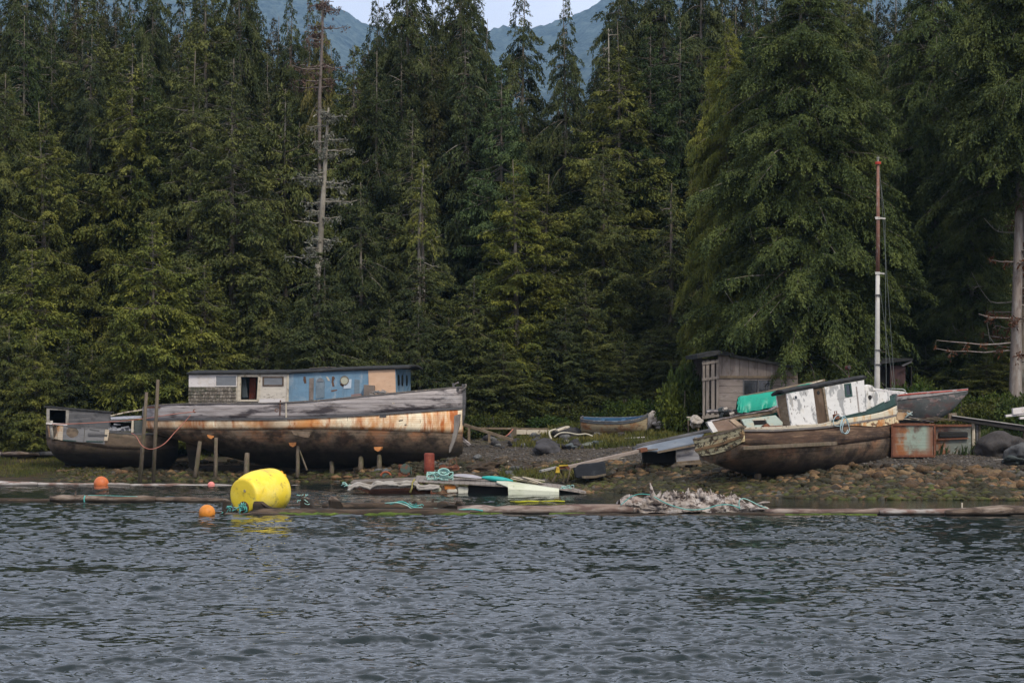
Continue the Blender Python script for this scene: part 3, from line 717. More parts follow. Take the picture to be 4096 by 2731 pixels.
    for q_ in ([(952, 1494), (963, 1494), (961, 1604), (948, 1604)], [(1033, 1494), (1042, 1494), (1036, 1604), (1026, 1604)], [(952, 1494), (1042, 1494), (1042, 1507), (952, 1507)], [(948, 1598), (1036, 1598), (1036, 1606), (948, 1606)]):
        mb.prism([F.xz(a, b, -c - .04) for a, b in q_], (0, .12, 0))
    mb.build('door_frame', CREAM, o, bevel=.008)
    F.panel('open_door', [(998, 1510), (1024, 1510), (1022, 1596), (996, 1596)], -c + .55, weathered('red_brown_inner_door', (.11, .028, .016), [], var=.3), thick=.04)
    F.panel('hanging_coat', [(966, 1512), (984, 1515), (990, 1590), (968, 1592)], -c + .3, weathered('grey_cloth', (.045, .055, .06), [], var=.3), thick=.1, bevel=.03)
    wallpart('step_board', [(942, 1604), (1040, 1604), (1040, 1624), (942, 1624)], GREYW)
    # white flaking panel with small window
    for q_ in ([(1036, 1494), (1150, 1493), (1150, 1507), (1037, 1507)], [(1036, 1507), (1052, 1507), (1052, 1543), (1034, 1543)], [(1132, 1507), (1150, 1507), (1150, 1543), (1132, 1543)], [(1034, 1543), (1150, 1543), (1148, 1594), (1032, 1594)]):
        wallpart('white_panel', q_, WHITEO)
    window(1050, 1506, 1134, 1544, DBROWN, GLASS, fw=5)
    wallpart('low_white_board', [(1033, 1595), (1148, 1593), (1148, 1612), (1033, 1612)], WHITEP, y=-c - .02)
    # blue side in panels round an arched opening and a porthole
    def tp(x_): return top(x_)
    wallpart('blue_wall', [(1150, tp(1150)), (1400, tp(1400)), (1475, tp(1475)), (1475, 1600), (1300, 1615), (1150, 1618)], BLUE)
    wallpart('plywood_patch', [(1473, 1481), (1580, 1477), (1583, 1574), (1476, 1582)], PLY, y=-c - .03, th=.05)
    wallpart('wall_behind_plywood', [(1474, 1481), (1584, 1475), (1584, 1590), (1474, 1600)], BLUE, y=-c + .01)
    wallpart('corner_post', [(1148, 1494), (1156, 1494), (1153, 1612), (1146, 1612)], CREAM, y=-c - .04, th=.06)
    BST = weathered('bare_brown_strip', (.15, .12, .10), [((.24, .2, .18), (3, 3, 2), .5, .65, .6)], var=.25)
    GBL = weathered('grey_blue_board', (.13, .17, .20), [((.2, .24, .27), (3, 3, 1.5), .5, .65, .6)], var=.15)
    wallpart('bare_strip', [(1237, 1512), (1255, 1511), (1253, 1598), (1236, 1600)], BST, y=-c - .025, th=.03)
    wallpart('bare_strip', [(1418, 1516), (1438, 1519), (1436, 1581), (1417, 1583)], GBL, y=-c - .025, th=.03)
    arch = [(1263, 1594)] + [(1281 + 17 * math.cos(t), 1528 - 18 * math.sin(t)) for t in np.linspace(math.pi, 0, 9)] + [(1297, 1590)]
    wallpart('arched_panel', arch, GBL, y=-c - .03, th=.035)
    wallpart('arch_light', [(1281 + 13 * math.cos(t), 1526 - 14 * math.sin(t)) for t in np.linspace(math.pi, 0, 9)], GLASS, y=-c - .05, th=.03)
    pc = F.xz(1378, 1521, -c - .04); r_ = .19
    mb = MB(); mb.prism([pc + Vector((math.cos(t) * r_, 0, math.sin(t) * r_)) for t in np.linspace(0, 2 * math.pi, 20)[:-1]], (0, .05, 0)); ph = mb.build('porthole', weathered('porthole_cover', (.36, .36, .28), [], var=.1), o)
    mb = MB(); mb.tube([pc + Vector((math.cos(t) * .205, -.005, math.sin(t) * .205)) for t in np.linspace(0, 2 * math.pi, 22)], .02, 5, cap=False); mb.build('rim', BRWOOD, ph)
    wallpart('pale_patch', [(1378, 1519), (1406, 1516), (1404, 1552), (1374, 1554)], weathered('pale_blue_patch', (.42, .47, .52), [], var=.08), y=-c - .02, th=.025)
    PEEL = weathered('peeled_bare_wood', (.10, .055, .035), [], var=.4)
    for q_ in ([(1214, 1506), (1222, 1505), (1226, 1532), (1218, 1534), (1213, 1520)], [(1328, 1506), (1335, 1504), (1340, 1512), (1334, 1525), (1338, 1545), (1330, 1546), (1326, 1528)], [(1359, 1533), (1376, 1535), (1373, 1548), (1362, 1541)], [(1324, 1560), (1350, 1557), (1348, 1562), (1326, 1567)]):
        wallpart('peeled_spot', q_, PEEL, y=-c - .006, th=.02)
    wallpart('white_flake', [(1304, 1505), (1312, 1508), (1320, 1523), (1312, 1522)], CREAM, y=-c - .012, th=.02)
    wallpart('plank_box', [(1455, 1538), (1495, 1541), (1496, 1583), (1454, 1586)], BST, y=-c - .28, th=.26, bevel=.01)
    wallpart('bollard_block', [(1405, 1577), (1440, 1573), (1444, 1586), (1404, 1590)], weathered('pinkish_block', (.22, .15, .14), [], var=.2), y=-c - .3, th=.2)
    mb = MB()                               # bundle of old net on the side deck
    for i in range(16):
        a = F.xz(1508 + rs.uniform(-14, 34), 1574 - rs.uniform(-3, 8), -c - .25); mb.tube([a + Vector((rs.uniform(-.3, .3), rs.uniform(-.1, .1), rs.uniform(-.04, .12))) for _ in range(5)], .02, 4)
    mb.build('net_heap', weathered('pale_net', (.26, .25, .24), [], var=.2), o, fix=False)
    # front of the wheelhouse
    pf = F.xz(1584, 1475, -c); xf = pf.x; wz0 = F.xz(1584, 1590, -c).z; wz1 = zr(1584)
    fw = MB(); yy = [-c, -c + .35, -c + .6, -c + 1.15, -c + 1.45, 0, 2 * c - .35 - c, c]
    def slotwall(mb, ys, z0, z1, mat): pass
    segs = [(-c, -1.15, None), (-1.15, -.80, 'w'), (-.80, -.45, None), (-.45, -.10, 'w'), (-.10, .45, None), (.45, .80, 'w'), (.80, c, None)]
    hz = wz1 - wz0
    for a, b, wdw in segs:
        if wdw is None: fw.box((xf - .03, (a + b) / 2, (wz0 + wz1) / 2), (.06, b - a, hz))
        else:
            fw.box((xf - .03, (a + b) / 2, wz0 + hz * .2), (.06, b - a, hz * .4)); fw.box((xf - .03, (a + b) / 2, wz1 - hz * .09), (.06, b - a, hz * .18))
    fw.build('front_wall', BLUE, o)
    for a, b, wdw in segs:
        if wdw:
            m_ = MB(); zc = wz0 + hz * .61; n = 14; hh = hz * .20
            poly = [Vector((xf + .005, (a + b) / 2 + .14 * math.cos(t), zc + math.copysign(hh - .14, math.sin(t)) + .14 * math.sin(t))) for t in np.linspace(.01, 2 * math.pi - .2, n)]
            outer = [Vector((xf + .002, y_, z_)) for y_, z_ in ((a, wz0 + hz * .4), (b, wz0 + hz * .4), (b, wz1 - hz * .18), (a, wz1 - hz * .18))]
            m_.prism(outer, (-.03, 0, 0)); wn = m_.build('front_window', BLUE, o)
            m2 = MB(); m2.prism(poly, (.02, 0, 0)); m2.build('pane', BLACKG, wn)
    # far wall, back wall, roof
    xb = p00.x
    mb = MB(); mb.box(((xb + xf) / 2, c - .035, (wz0 + wz1) / 2 - .25), (xf - xb - .1, .07, hz + .5)); mb.build('far_wall', BLUE, o)
    mb = MB(); zb1 = zr(755); mb.box((xb + .03, 0, (Z0 and F.xz(755, 1622, -c).z + zb1) / 2), (.06, 2 * c - .16, zb1 - F.xz(755, 1622, -c).z)); mb.build('aft_wall', GREYD, o)
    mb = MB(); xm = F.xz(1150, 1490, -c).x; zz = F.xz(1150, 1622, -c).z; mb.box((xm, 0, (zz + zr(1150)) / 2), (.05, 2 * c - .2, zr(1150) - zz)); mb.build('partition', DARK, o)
    rows = []; xs = [750, 850, 1000, 1150, 1250, 1350, 1450, 1550, 1600, 1632]
    for f in (-1.08, -.75, -.4, 0, .4, .75, 1.08):
        rows.append([Vector((F.xz(x_, 1490, -c).x, f * c, zr(x_) + .05 + .13 * (1 - f * f))) for x_ in xs])
    MB().grid(rows).build('roof', TAR, o, solid=.09, fix=False)
    F.panel('roof_edge_board', [(748, 1491), (1150, 1488), (1400, 1474), (1640, 1467), (1640, 1472), (1400, 1480), (1150, 1493), (748, 1495)], -c * 1.08 - .03, TRIMG if 0 else TAR, thick=.04)
    mb = MB(); a = F.xz(1250, 1478, -.6); mb.box((a.x + .5, -.5, a.z + .02), (1.0, .9, .1), rot=(0, -.05, 0)); mb.box((a.x + .5, -.5, a.z + .09), (1.1, 1.0, .03), rot=(0, -.05, 0)); mb.build('roof_hatch', TRIMG, o, bevel=.01)
    # details on the near side of the hull
    def onhull(px, py, k=1, out=.06):
        p = F.xz(px, py, -2.0); bb = float(np.interp(p.x, H.x, H.c[0])); p = F.xz(px, py, -bb * .99 - out); return p
    def plate(name, pts, mat, out=.055, th=.04, **k_):
        y = np.mean([onhull(*p).y for p in pts]); A = [F.xz(a, b, onhull(a, b, out=out).y) for a, b in pts]
        m_ = MB(); m_.prism(A, (0, th, 0)); return m_.build(name, mat, o, **k_)
    for px, py, rr in ((780, 1643, .085), (1107, 1641, .08), (1637, 1618, .10)):
        p = onhull(px, py, out=.04); m_ = MB(); m_.tube([p + Vector((math.cos(t) * rr, 0, math.sin(t) * rr * .9)) for t in np.linspace(0, 2 * math.pi, 14)], .03, 6, cap=False); hw_ = m_.build('hawse_hole', RUST, o, smooth=True)
        m_ = MB(); m_.prism([p + Vector((math.cos(t) * rr, .01, math.sin(t) * rr * .9)) for t in np.linspace(0, 2 * math.pi, 14)[:-1]], (0, .02, 0)); m_.build('hole', DARK, hw_)
    STN = weathered('rust_stain_on_wood', (.10, .045, .025), [((.22, .10, .05), (3, 3, 3), .5, .6, .7)], var=.3)
    plate('rust_patch', [(1565, 1632), (1590, 1618), (1625, 1608), (1668, 1606), (1672, 1612), (1645, 1630), (1600, 1640)], STN, out=.036, th=.02)
    plate('broken_port', [(1572, 1595), (1611, 1593), (1611, 1608), (1573, 1611)], weathered('slate_blue', (.06, .085, .10), [], var=.3))
    plate('broken_port_sill', [(1569, 1610), (1613, 1607), (1613, 1612), (1570, 1615)], CREAM, out=.08)
    plate('square_patch', [(1519, 1656), (1545, 1654), (1545, 1668), (1519, 1669)], GREYD, out=.07)
    plate('bow_patch', [(1760, 1666), (1799, 1669), (1797, 1689), (1760, 1685)], GREYD, out=.10)
    plate('vertical_strap', [(1141, 1594), (1147, 1594), (1147, 1680), (1142, 1680)], CREAM, out=.08)
    plate('vertical_strap', [(1119, 1600), (1124, 1600), (1121, 1660), (1117, 1660)], STN, out=.08)
    plate('hull_hole', [(1595, 1680), (1612, 1678), (1612, 1681), (1596, 1684)], DARK, out=.085, th=.03)
    plate('hull_hole', [(1618, 1697), (1626, 1696), (1626, 1699), (1618, 1699)], DARK, out=.085, th=.03)
    plate('bilge_patch', [(1165, 1722), (1245, 1727), (1236, 1750), (1218, 1748), (1175, 1738)], BOTT, out=.1, th=.06)
    plate('stern_rust_cap', [(575, 1626), (640, 1626), (640, 1631), (575, 1632)], RUST, out=.09)
    plate('aft_panel', [(750, 1622), (916, 1624), (916, 1660), (760, 1662)], weathered('faded_lilac_board', (.26, .24, .25), [((.10, .09, .09), (2, 2, 3), .55, .65, .7)], var=.15, vscale=(1, 1, 9)), out=.035)
    for px, py in ((845, 1746), (1172, 1778), (1512, 1796)):
        p = F.xz(px, py, -1.75); m_ = MB(); s_ = .20
        m_.prism([p + Vector((-s_, -.1, .1)), p + Vector((s_, -.1, .12)), p + Vector((s_ * .8, -.1, -.03)), p + Vector((.02, -.1, -.12)), p + Vector((-s_ * .7, -.1, -.04))], (0, .3, 0)); m_.build('orange_pad', ORNG, o, bevel=.01)
    return F, H, onhull
LB, LBH, LBon = long_boat()
# shores under the long boat
for i, (px, yt, yb, D, r, dx, lab) in enumerate([(786, 1775, 1880, 119.3, .11, 14, 'leaning round prop under the stern with weed at its foot'), (862, 1760, 1890, 119.2, .10, 2, 'second prop from the stern, below the first orange pad'),
        (985, 1822, 1885, 119.2, .14, 4, 'short thick prop under the hull above the yellow float'), (1190, 1790, 1890, 119.0, .10, 2, 'prop below the middle orange pad with a thin brace beside it'), (1326, 1825, 1880, 119.6, .12, 0, 'dim prop in shadow under the middle of the long boat'),
        (1442, 1815, 1872, 119.0, .13, 3, 'short prop standing on a pale boulder'), (1516, 1805, 1878, 118.8, .12, 2, 'tall prop under the foremost orange pad near the red pipe')]):
    b = P(px - dx * .5, yb, D); b.z = min(b.z, gz1(b.x, b.y) + .05) ; t = P(px + dx, yt - 10, D + .35)
    mb = MB(); mb.tube([b - b, (t - b) * .35 + Vector((.02, 0, 0)), (t - b) * .7, t - b], [r * 1.15, r, r * .95, r * .9], 9, jit=.08)
    tag(mb.build('prop_post', PILE, smooth=True), 'round wooden ' + lab, 'prop', 'props under the long boat').location = b
mb = MB(); b = P(1228, 1880, 118.8); t = P(1198, 1800, 119.2); mb.bar(b - b, t - b, .07, .05)
tag(mb.build('brace', PILE), 'thin slanting brace beside the middle prop under the long boat', 'brace').location = b
# mooring piles beside the stern
for px0, y0, px1, y1, D, lab in ((587, 1568, 558, 1900, 117.8, 'front one, with a pale flaked top'), (632, 1518, 612, 1900, 118.4, 'taller rear one, brown')):
    b = P(px1, y1, D); t = P(px0, y0, D); mb = MB(); b.z = gz1(b.x, b.y) - .2
    mb.tube([(0, 0, 0), (t - b) * .5, t - b], [.105, .095, .08], 9, jit=.06)
    tag(mb.build('pile', PILE, smooth=True), 'mooring pile between the two derelict hulls, ' + lab, 'pile', 'mooring piles').location = b
# ------------------------------------------------------------------ left derelict boat
def left_boat():
    D = 122.; px0 = 430
    F = Frame('cabin_boat_wreck', 'derelict boat with dark box cabin and square window hole, leftmost on the beach', 'boat', Vector(((px0 - 2048) / FPX * D, D + 1.5, .30)), yaw=8)
    o = F.o
    st = [(186, .10, [1694, 1752], 1775, 1.2), (205, .75, [1696, 1756], 1812, 1.1), (250, 1.2, [1702, 1763], 1850, 1.0), (330, 1.6, [1713, 1775], 1868, .9), (430, 1.75, [1727, 1790], 1875, .85), (540, 1.7, [1735, 1795], 1880, .85), (620, 1.45, [1738, 1795], 1878, .95), (680, .9, [1740, 1792], 1868, 1.1), (712, .15, [1742, 1788], 1830, 1.2)]
    H = Hull(F, st, [1.0, .97], N=44)
    HB = weathered('dull_brown_hull', (.11, .08, .055), [((.21, .155, .105), (1.2, 2, 2.5), .5, .64, .7), ((.05, .045, .03), (1, 1, 2), .5, .62, .8)], var=.3, bump=(8, .5))
    H.strip(0, 1, 'topside', HB, thick=.06, bulge=.03); H.bottom('hull_bottom', BOTT); H.deck(0, 'deck', GREYD, drop=.15)
    H.rail(0, 'cap_rail', GREYD, .1, .07)
    def onh(px, py, out=.05):
        p = F.xz(px, py, -1.4); bb = float(np.interp(p.x, H.x, H.c[0])); return F.xz(px, py, -bb - out)
    def plate(name, pts, mat, out=.05, th=.04, **k):
        A = [onh(a, b, out) for a, b in pts]; m_ = MB(); m_.prism(A, (0, th, 0)); return m_.build(name, mat, o, **k)
    # keel / deadwood
    mb = MB(); a = F.xz(258, 1800, 0); b = F.xz(262, 1905, 0); c_ = F.xz(620, 1900, 0); d = F.xz(660, 1840, 0)
    mb.prism([(a.x, -.12, a.z), (b.x, -.12, b.z), (c_.x, -.12, c_.z), (d.x, -.12, d.z)], (0, .24, 0)); mb.build('keel', BOTT, o, bevel=.02)
    PW = weathered('cream_rusty_bow_planks', (.48, .40, .30), [((.42, .20, .07), (2, 2, 1.2), .47, .58, .85), ((.12, .07, .04), (6, 6, 4), .6, .66, .8)], var=.15, bump=(8, .5), lines=(2, .11, .05, (.12, .08, .05), .8))
    for q_ in ([(189, 1698), (205, 1698), (206, 1752), (196, 1745)], [(207, 1698), (231, 1700), (230, 1756), (207, 1753)], [(232, 1700), (254, 1704), (251, 1762), (231, 1757)]):
        plate('bow_plank', q_, PW)
    GPL = weathered('grey_plywood_sheet', (.17, .165, .165), [((.07, .065, .065), (1, 1, 4), .52, .66, .7), ((.27, .26, .25), (2, 2, 6), .56, .68, .5)], var=.2, vscale=(1, 1, 10))
    for q_ in ([(254, 1703), (338, 1709), (334, 1768), (250, 1762)], [(340, 1709), (428, 1716), (418, 1776), (336, 1768)]):
        plate('plywood_sheet', q_, GPL, out=.07)
    plate('dark_board', [(352, 1731), (430, 1738), (428, 1746), (354, 1742)], GREYD, out=.10)
    for q_ in ([(250, 1758), (305, 1761), (305, 1764), (250, 1762)], [(345, 1762), (412, 1764), (412, 1768), (345, 1766)]): plate('green_stripe', q_, GRNP, out=.10, th=.03)
    plate('cream_patch', [(421, 1717), (437, 1717), (436, 1730), (430, 1762), (416, 1762)], PW, out=.09)
    F.line('fender_post', [(205, 1682), (206, 1720), (210, 1757)], -1.0, .085, weathered('pale_post', (.33, .31, .27), [((.15, .13, .10), (6, 6, 2), .5, .6, .7)], var=.2))
    # cabin
    c = 1.15
    def W(name, pts, mat, y=-c, th=.06, **k): return F.panel(name, pts, y, mat, thick=th, **k)
    W('side_wall', [(276, 1638), (444, 1652), (440, 1716), (270, 1703)], GREYD)
    mb = MB()
    for q_ in ([(186, 1630), (198, 1631), (198, 1700), (186, 1697)], [(264, 1637), (277, 1638), (273, 1702), (262, 1701)], [(198, 1632), (264, 1636), (264, 1641), (198, 1638)]):
        mb.prism([F.xz(a, b, -c - .02) for a, b in q_], (0, .1, 0))
    fr_ = mb.build('window_frame', weathered('grey_window_frame', (.25, .23, .20), [((.12, .1, .08), (5, 5, 2), .5, .6, .7)], var=.2), o)
    W('window_sill', [(184, 1690), (270, 1694), (268, 1701), (184, 1696)], WHITEP, y=-c - .08, th=.12)
    p0 = F.xz(186, 1632, -c); p1 = F.xz(444, 1652, -c); q0 = F.xz(186, 1700, -c); q1 = F.xz(442, 1716, -c)
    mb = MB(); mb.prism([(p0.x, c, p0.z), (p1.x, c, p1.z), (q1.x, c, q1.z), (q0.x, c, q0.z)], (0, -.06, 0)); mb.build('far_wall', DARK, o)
    for p, q, nm in ((p1, q1, 'end_wall'), (p0, q0, 'front_wall')):
        mb = MB(); mb.box((p.x + (.03 if nm[0] == 'f' else -.03), 0, (p.z + q.z) / 2), (.05, 2 * c - .14, abs(p.z - q.z))); mb.build(nm, GREYD, o)
    mb = MB(); mb.prism([(p0.x - .12, -c * 1.05, p0.z + .03), (p1.x + .1, -c * 1.05, p1.z + .0), (p1.x + .1, -c * 1.05, p1.z + .07), (p0.x - .12, -c * 1.05, p0.z + .12)], (0, 2 * c * 1.05, 0)); mb.build('roof', TAR, o, bevel=.01)
    # clutter aft of the cabin
    rs = random.Random(8)
    ty = -1.2
    mb = MB(); mb.prism([F.xz(a, b, ty) for a, b in ((442, 1660), (500, 1646), (568, 1636), (568, 1641), (502, 1651), (443, 1664))], (0, 1.6, 0)); mb.build('fallen_board', CREAM, o)
    F.panel('blue_white_sheet', [(442, 1668), (500, 1664), (566, 1662), (566, 1672), (500, 1676), (444, 1677)], ty - .05, weathered('crumpled_pale_sheet', (.36, .37, .42), [((.2, .2, .24), (4, 4, 9), .5, .6, .7)], var=.15), thick=1.2)
    F.panel('grey_beam', [(440, 1678), (524, 1680), (524, 1688), (440, 1688)], ty - .1, GREYD, thick=.12)
    F.panel('locker', [(536, 1682), (570, 1682), (570, 1731), (538, 1729)], ty - .12, weathered('dark_green_grey_box', (.07, .08, .075), [], var=.25), thick=.9, bevel=.01)
    F.panel('pale_upright', [(527, 1679), (535, 1679), (534, 1728), (524, 1728)], ty - .18, CREAM, thick=.07)
    F.panel('dark_opening', [(444, 1688), (530, 1690), (524, 1722), (444, 1722)], ty + .4, DARK, thick=.05)  # black sheet painting the shade behind the clutter
    mb = MB()
    for i in range(22):
        a = F.xz(442 + rs.uniform(0, 82), 1722 - abs(rs.gauss(0, 8)), ty + rs.uniform(-.1, .3)); mb.bar(a, a + Vector((rs.uniform(-.5, .5), rs.uniform(-.2, .2), rs.uniform(-.12, .14))), rs.uniform(.02, .05), rs.uniform(.05, .14))
    mb.build('scrap_heap', weathered('grey_scrap', (.26, .26, .28), [((.10, .10, .11), (5, 5, 5), .5, .6, .7)], var=.3), o, fix=False)
    return F
LF = left_boat()
# ropes between the hulls
def rope(name, pts, r, mat, label, cat='rope', group=None):
    b = Vector(pts[0]); mb = MB(); q = [Vector(p) for p in pts]
    # Catmull-Rom through the points
    out = []
    for i in range(len(q) - 1):
        p0, p1, p2, p3 = q[max(i - 1, 0)], q[i], q[i + 1], q[min(i + 2, len(q) - 1)]
        for t in (0, .25, .5, .75): out.append(.5 * ((2 * p1) + (p2 - p0) * t + (2 * p0 - 5 * p1 + 4 * p2 - p3) * t * t + (3 * p1 - p0 - 3 * p2 + p3) * t ** 3))
    out.append(q[-1]); mb.tube([p - b for p in out], r, 5)
    o = tag(mb.build(name, mat, smooth=True, fix=False), label, cat, group); o.location = b; return o
rope('rope', [P(208, 1696, 120.6), P(300, 1694, 120.4), P(450, 1686, 119.8), P(560, 1676, 119.2), P(700, 1655, 118.8), P(765, 1648, 118.7), P(780, 1644, 118.7)], .02, ROPEP, 'salmon rope stretched from the left wreck to the stern of the long boat')
rope('rope', [P(526, 1732, 119.6), P(545, 1745, 118.5), P(565, 1778, 117.6), P(590, 1794, 117.5), P(620, 1793, 117.5), P(660, 1772, 117.7), P(700, 1728, 118.2), P(745, 1680, 118.6), P(762, 1660, 118.6)], .02, ROPEP, 'salmon rope hanging in a deep slack loop by the mooring piles')
# ------------------------------------------------------------------ right hand boat, heeled over, bow away to the right
def heeled_boat():
    D = 103.5; px0 = 3250
    F = Frame('fishing_boat_wreck', 'heeled derelict fishing boat with peeling white wheelhouse and brown hull on the stony beach', 'boat', Vector(((px0 - 2048) / FPX * D, D + 1.2, 1.25)), yaw=38, heel=-9, pitch=2)
    o = F.o
    st = [(2968, 1.5, [1712, 1714, 1722, 1776], 1835, 1.0), (3080, 1.62, [1711, 1713, 1722, 1785], 1880, 1.0), (3191, 1.66, [1703, 1705, 1716, 1786], 1893, 1.0), (3290, 1.6, [1696, 1698, 1709, 1782], 1893, 1.0),
          (3375, 1.45, [1668, 1675, 1697, 1775], 1884, 1.1), (3459, 1.15, [1646, 1661, 1684, 1764], 1868, 1.25), (3530, .62, [1612, 1644, 1671, 1752], 1845, 1.4), (3580, .05, [1580, 1622, 1660, 1740], 1800, 1.4)]
    H = Hull(F, st, [1.0, 1.0, .99, .93], N=52)
    H.strip(0, 1, 'green_bulwark', GRNP, thick=.05); H.strip(1, 2, 'cream_bulwark', RUSTC, thick=.05)
    H.strip(2, 3, 'side_planking', BOTB, thick=.05, bulge=.04); H.bottom('hull_bottom', BOTR)
    H.rail(2, 'rubbing_rail', TRIMG, .12, .09, out=.05); H.rail(0, 'cap_rail', GRNP, .10, .05, lo=24, dz=.02)
    H.rail(0, 'white_toe_rail', CREAM, .08, .06, hi=26, dz=.01)
    H.deck(1, 'deck', GREYW, drop=.08)
    xt = F.xz(2968, 1716, -1.5).x
    T = lambda a, b, dx=-.06: F.pt(a, b, 0, xt + dx)
    mb = MB(); mb.prism([T(*p) for p in ((2774, 1758), (2872, 1736), (2968, 1708), (2971, 1766), (2915, 1800), (2850, 1818), (2807, 1823), (2782, 1808))], (.14, 0, 0)); mb.build('transom', YELF, o, bevel=.015)
    mb = MB(); mb.prism([T(*p, dx=-.12) for p in ((2776, 1796), (2880, 1770), (2971, 1738), (2970, 1748), (2880, 1782), (2780, 1806))], (.07, 0, 0)); mb.build('transom_batten', weathered('orange_brown_batten', (.25, .15, .07), [((.08, .05, .03), (3, 3, 3), .5, .6, .7)], var=.2), o)
    mb = MB(); mb.prism([T(*p, dx=-.10) for p in ((2770, 1754), (2872, 1731), (2972, 1703), (2972, 1710), (2872, 1740), (2772, 1762))], (.2, 0, 0)); mb.build('transom_cap', BRWOOD, o)
    # forward upper strake of eaten paint
    mb = MB(); rows = []
    for t in (0, .5, 1):
        rows.append([H.row(2, i).lerp(H.row(3, i), .04 + .34 * t * min(1, (i - 28) / 12)) + Vector((0, -.085, 0)) for i in range(29, H.N - 1)])
    mb.grid(rows); mb.build('eaten_strake', RUSTB, o, solid=.03, fix=False)
    # keel and stem
    a = F.xz(3010, 1866, 0); b = F.xz(3520, 1880, 0); mb = MB(); mb.bar((a.x, 0, a.z - .12), (b.x, 0, b.z + .08), .16, .4); mb.build('keel', BOTT, o)
    mb = MB(); mb.prism([F.xz(p, q, -.07) for p, q in ((3574, 1574), (3590, 1574), (3592, 1700), (3578, 1800), (3560, 1850), (3552, 1846), (3568, 1790), (3574, 1700))], (0, .14, 0)); mb.build('stem', GREYD, o, bevel=.015)
    # ledge pole along the hull
    mb = MB(); p0 = F.xz(2970, 1792, -1.72); p1 = F.xz(3347, 1773, -1.72); mb.bar(p0, p1, .10, .17); mb.build('side_timber', PILE, o, bevel=.03)
    c = 1.28; cf = -.6
    W = lambda nm, pts, mat, y=-c, th=.06, **k: F.panel(nm, pts, y, mat, thick=th, **k)
    W('aft_panel', [(3146, 1573), (3252, 1553), (3271, 1697), (3166, 1707)], WHITEC)
    W('door', [(3251, 1555), (3294, 1549), (3314, 1692), (3269, 1699)], DBROWN, y=-c + .05)
    mb = MB(); pc = F.xz(3274, 1570, -c + .03); mb.prism([pc + Vector((.085 * math.cos(t), 0, .085 * math.sin(t))) for t in np.linspace(0, 6.28, 14)[:-1]], (0, .03, 0)); mb.build('door_port', DARK, o)
    W('door_post', [(3291, 1550), (3298, 1549), (3319, 1690), (3312, 1692)], BRWOOD, y=-c - .02)
    for q_ in ([(3297, 1548), (3378, 1533), (3382, 1592), (3304, 1600)], [(3403, 1529), (3456, 1519), (3460, 1576), (3411, 1588)], [(3378, 1533), (3403, 1529), (3403, 1536), (3379, 1540)], [(3304, 1600), (3382, 1590), (3460, 1576), (3466, 1642), (3385, 1666), (3318, 1692)]):
        W('white_side_wall', q_, WHITEC)
    mb = MB(); A = [(3377, 1535), (3404, 1531), (3411, 1584), (3383, 1589)]; B = [(3383, 1541), (3399, 1538), (3405, 1577), (3388, 1580)]
    for i in range(4): mb.prism([F.xz(*A[i], -c - .03), F.xz(*A[(i + 1) % 4], -c - .03), F.xz(*B[(i + 1) % 4], -c - .03), F.xz(*B[i], -c - .03)], (0, .07, 0))
    wn = mb.build('window', GRNP, o); mb = MB(); mb.prism([F.xz(*p, -c) for p in B], (0, .02, 0)); mb.build('pane', BLACKG, wn)
    W('corner_strip', [(3424, 1546), (3428, 1545), (3440, 1650), (3435, 1651)], weathered('weathered_strip', (.25, .22, .2), [], var=.3), y=-c - .02, th=.03)
    pc = F.xz(3183, 1590, -c - .02); mb = MB(); mb.tube([pc + Vector((.095 * math.cos(t), 0, .095 * math.sin(t))) for t in np.linspace(0, 6.28, 18)], .018, 5, cap=False); ph = mb.build('porthole', WHITEC, o)
    mb = MB(); mb.prism([pc + Vector((.09 * math.cos(t), .01, .09 * math.sin(t))) for t in np.linspace(0, 6.28, 16)[:-1]], (0, .015, 0)); mb.build('glass', BLACKG, ph)
    # other walls of the wheelhouse and roof
    A0 = F.xz(3146, 1573, -c); A1 = F.xz(3166, 1707, -c); B0 = F.xz(3456, 1519, -c); B1 = F.xz(3466, 1642, -c)
    for P0, P1, nm, s in ((A0, A1, 'aft_wall', 1), (B0, B1, 'front_wall', -1)):
        mb = MB(); mb.prism([(P0.x, -c + .06, P0.z), (P0.x, cf - .06, P0.z), (P1.x, cf - .06, P1.z), (P1.x, -c + .06, P1.z)], (.05 * s, 0, 0)); mb.build(nm, WHITEC if s < 0 else BRWOOD, o)
    mb = MB(); mb.prism([(A0.x, cf, A0.z), (B0.x, cf, B0.z), (B1.x, cf, B1.z), (A1.x, cf, A1.z)], (0, -.06, 0)); mb.build('far_wall', WHITEC, o)
    rows = []
    for f in (-1.07, -.6, 0, .6, 1.07):
        rows.append([Vector((F.xz(x_, y_, -c).x, -.94 + f * .37, F.xz(x_, y_, -c).z + .05 + .1 * (1 - f * f))) for x_, y_ in ((3133, 1574), (3213, 1557), (3300, 1543), (3463, 1514))])
    MB().grid(rows).build('roof', TAR, o, solid=.10, fix=False)
    F.line('roof_pole', [(3240, 1536), (3290, 1521)], -.3, .03, CREAM)
    mb = MB(); pl = F.xz(3400, 1530, .4); mb.tube([pl, pl + Vector((0, 0, .75))], .02, 5); mb.tube([pl + Vector((0, -.10, .68)), pl + Vector((0, .1, .68))], .10, 12); mb.build('round_lamp', weathered('red_black_lamp', (.08, .02, .015), [((.03, .03, .03), (4, 4, 4), .45, .55, 1)], var=.2), o)
    # aft trunk and cockpit coamings
    W('aqua_side', [(2966, 1676), (3102, 1660), (3131, 1689), (3129, 1704), (3075, 1703), (3063, 1677), (3011, 1679), (3019, 1708), (2986, 1712)], AQUA, y=-.95)
    W('aqua_sill', [(3018, 1700), (3075, 1697), (3078, 1706), (3020, 1711)], AQUA, y=-.95)
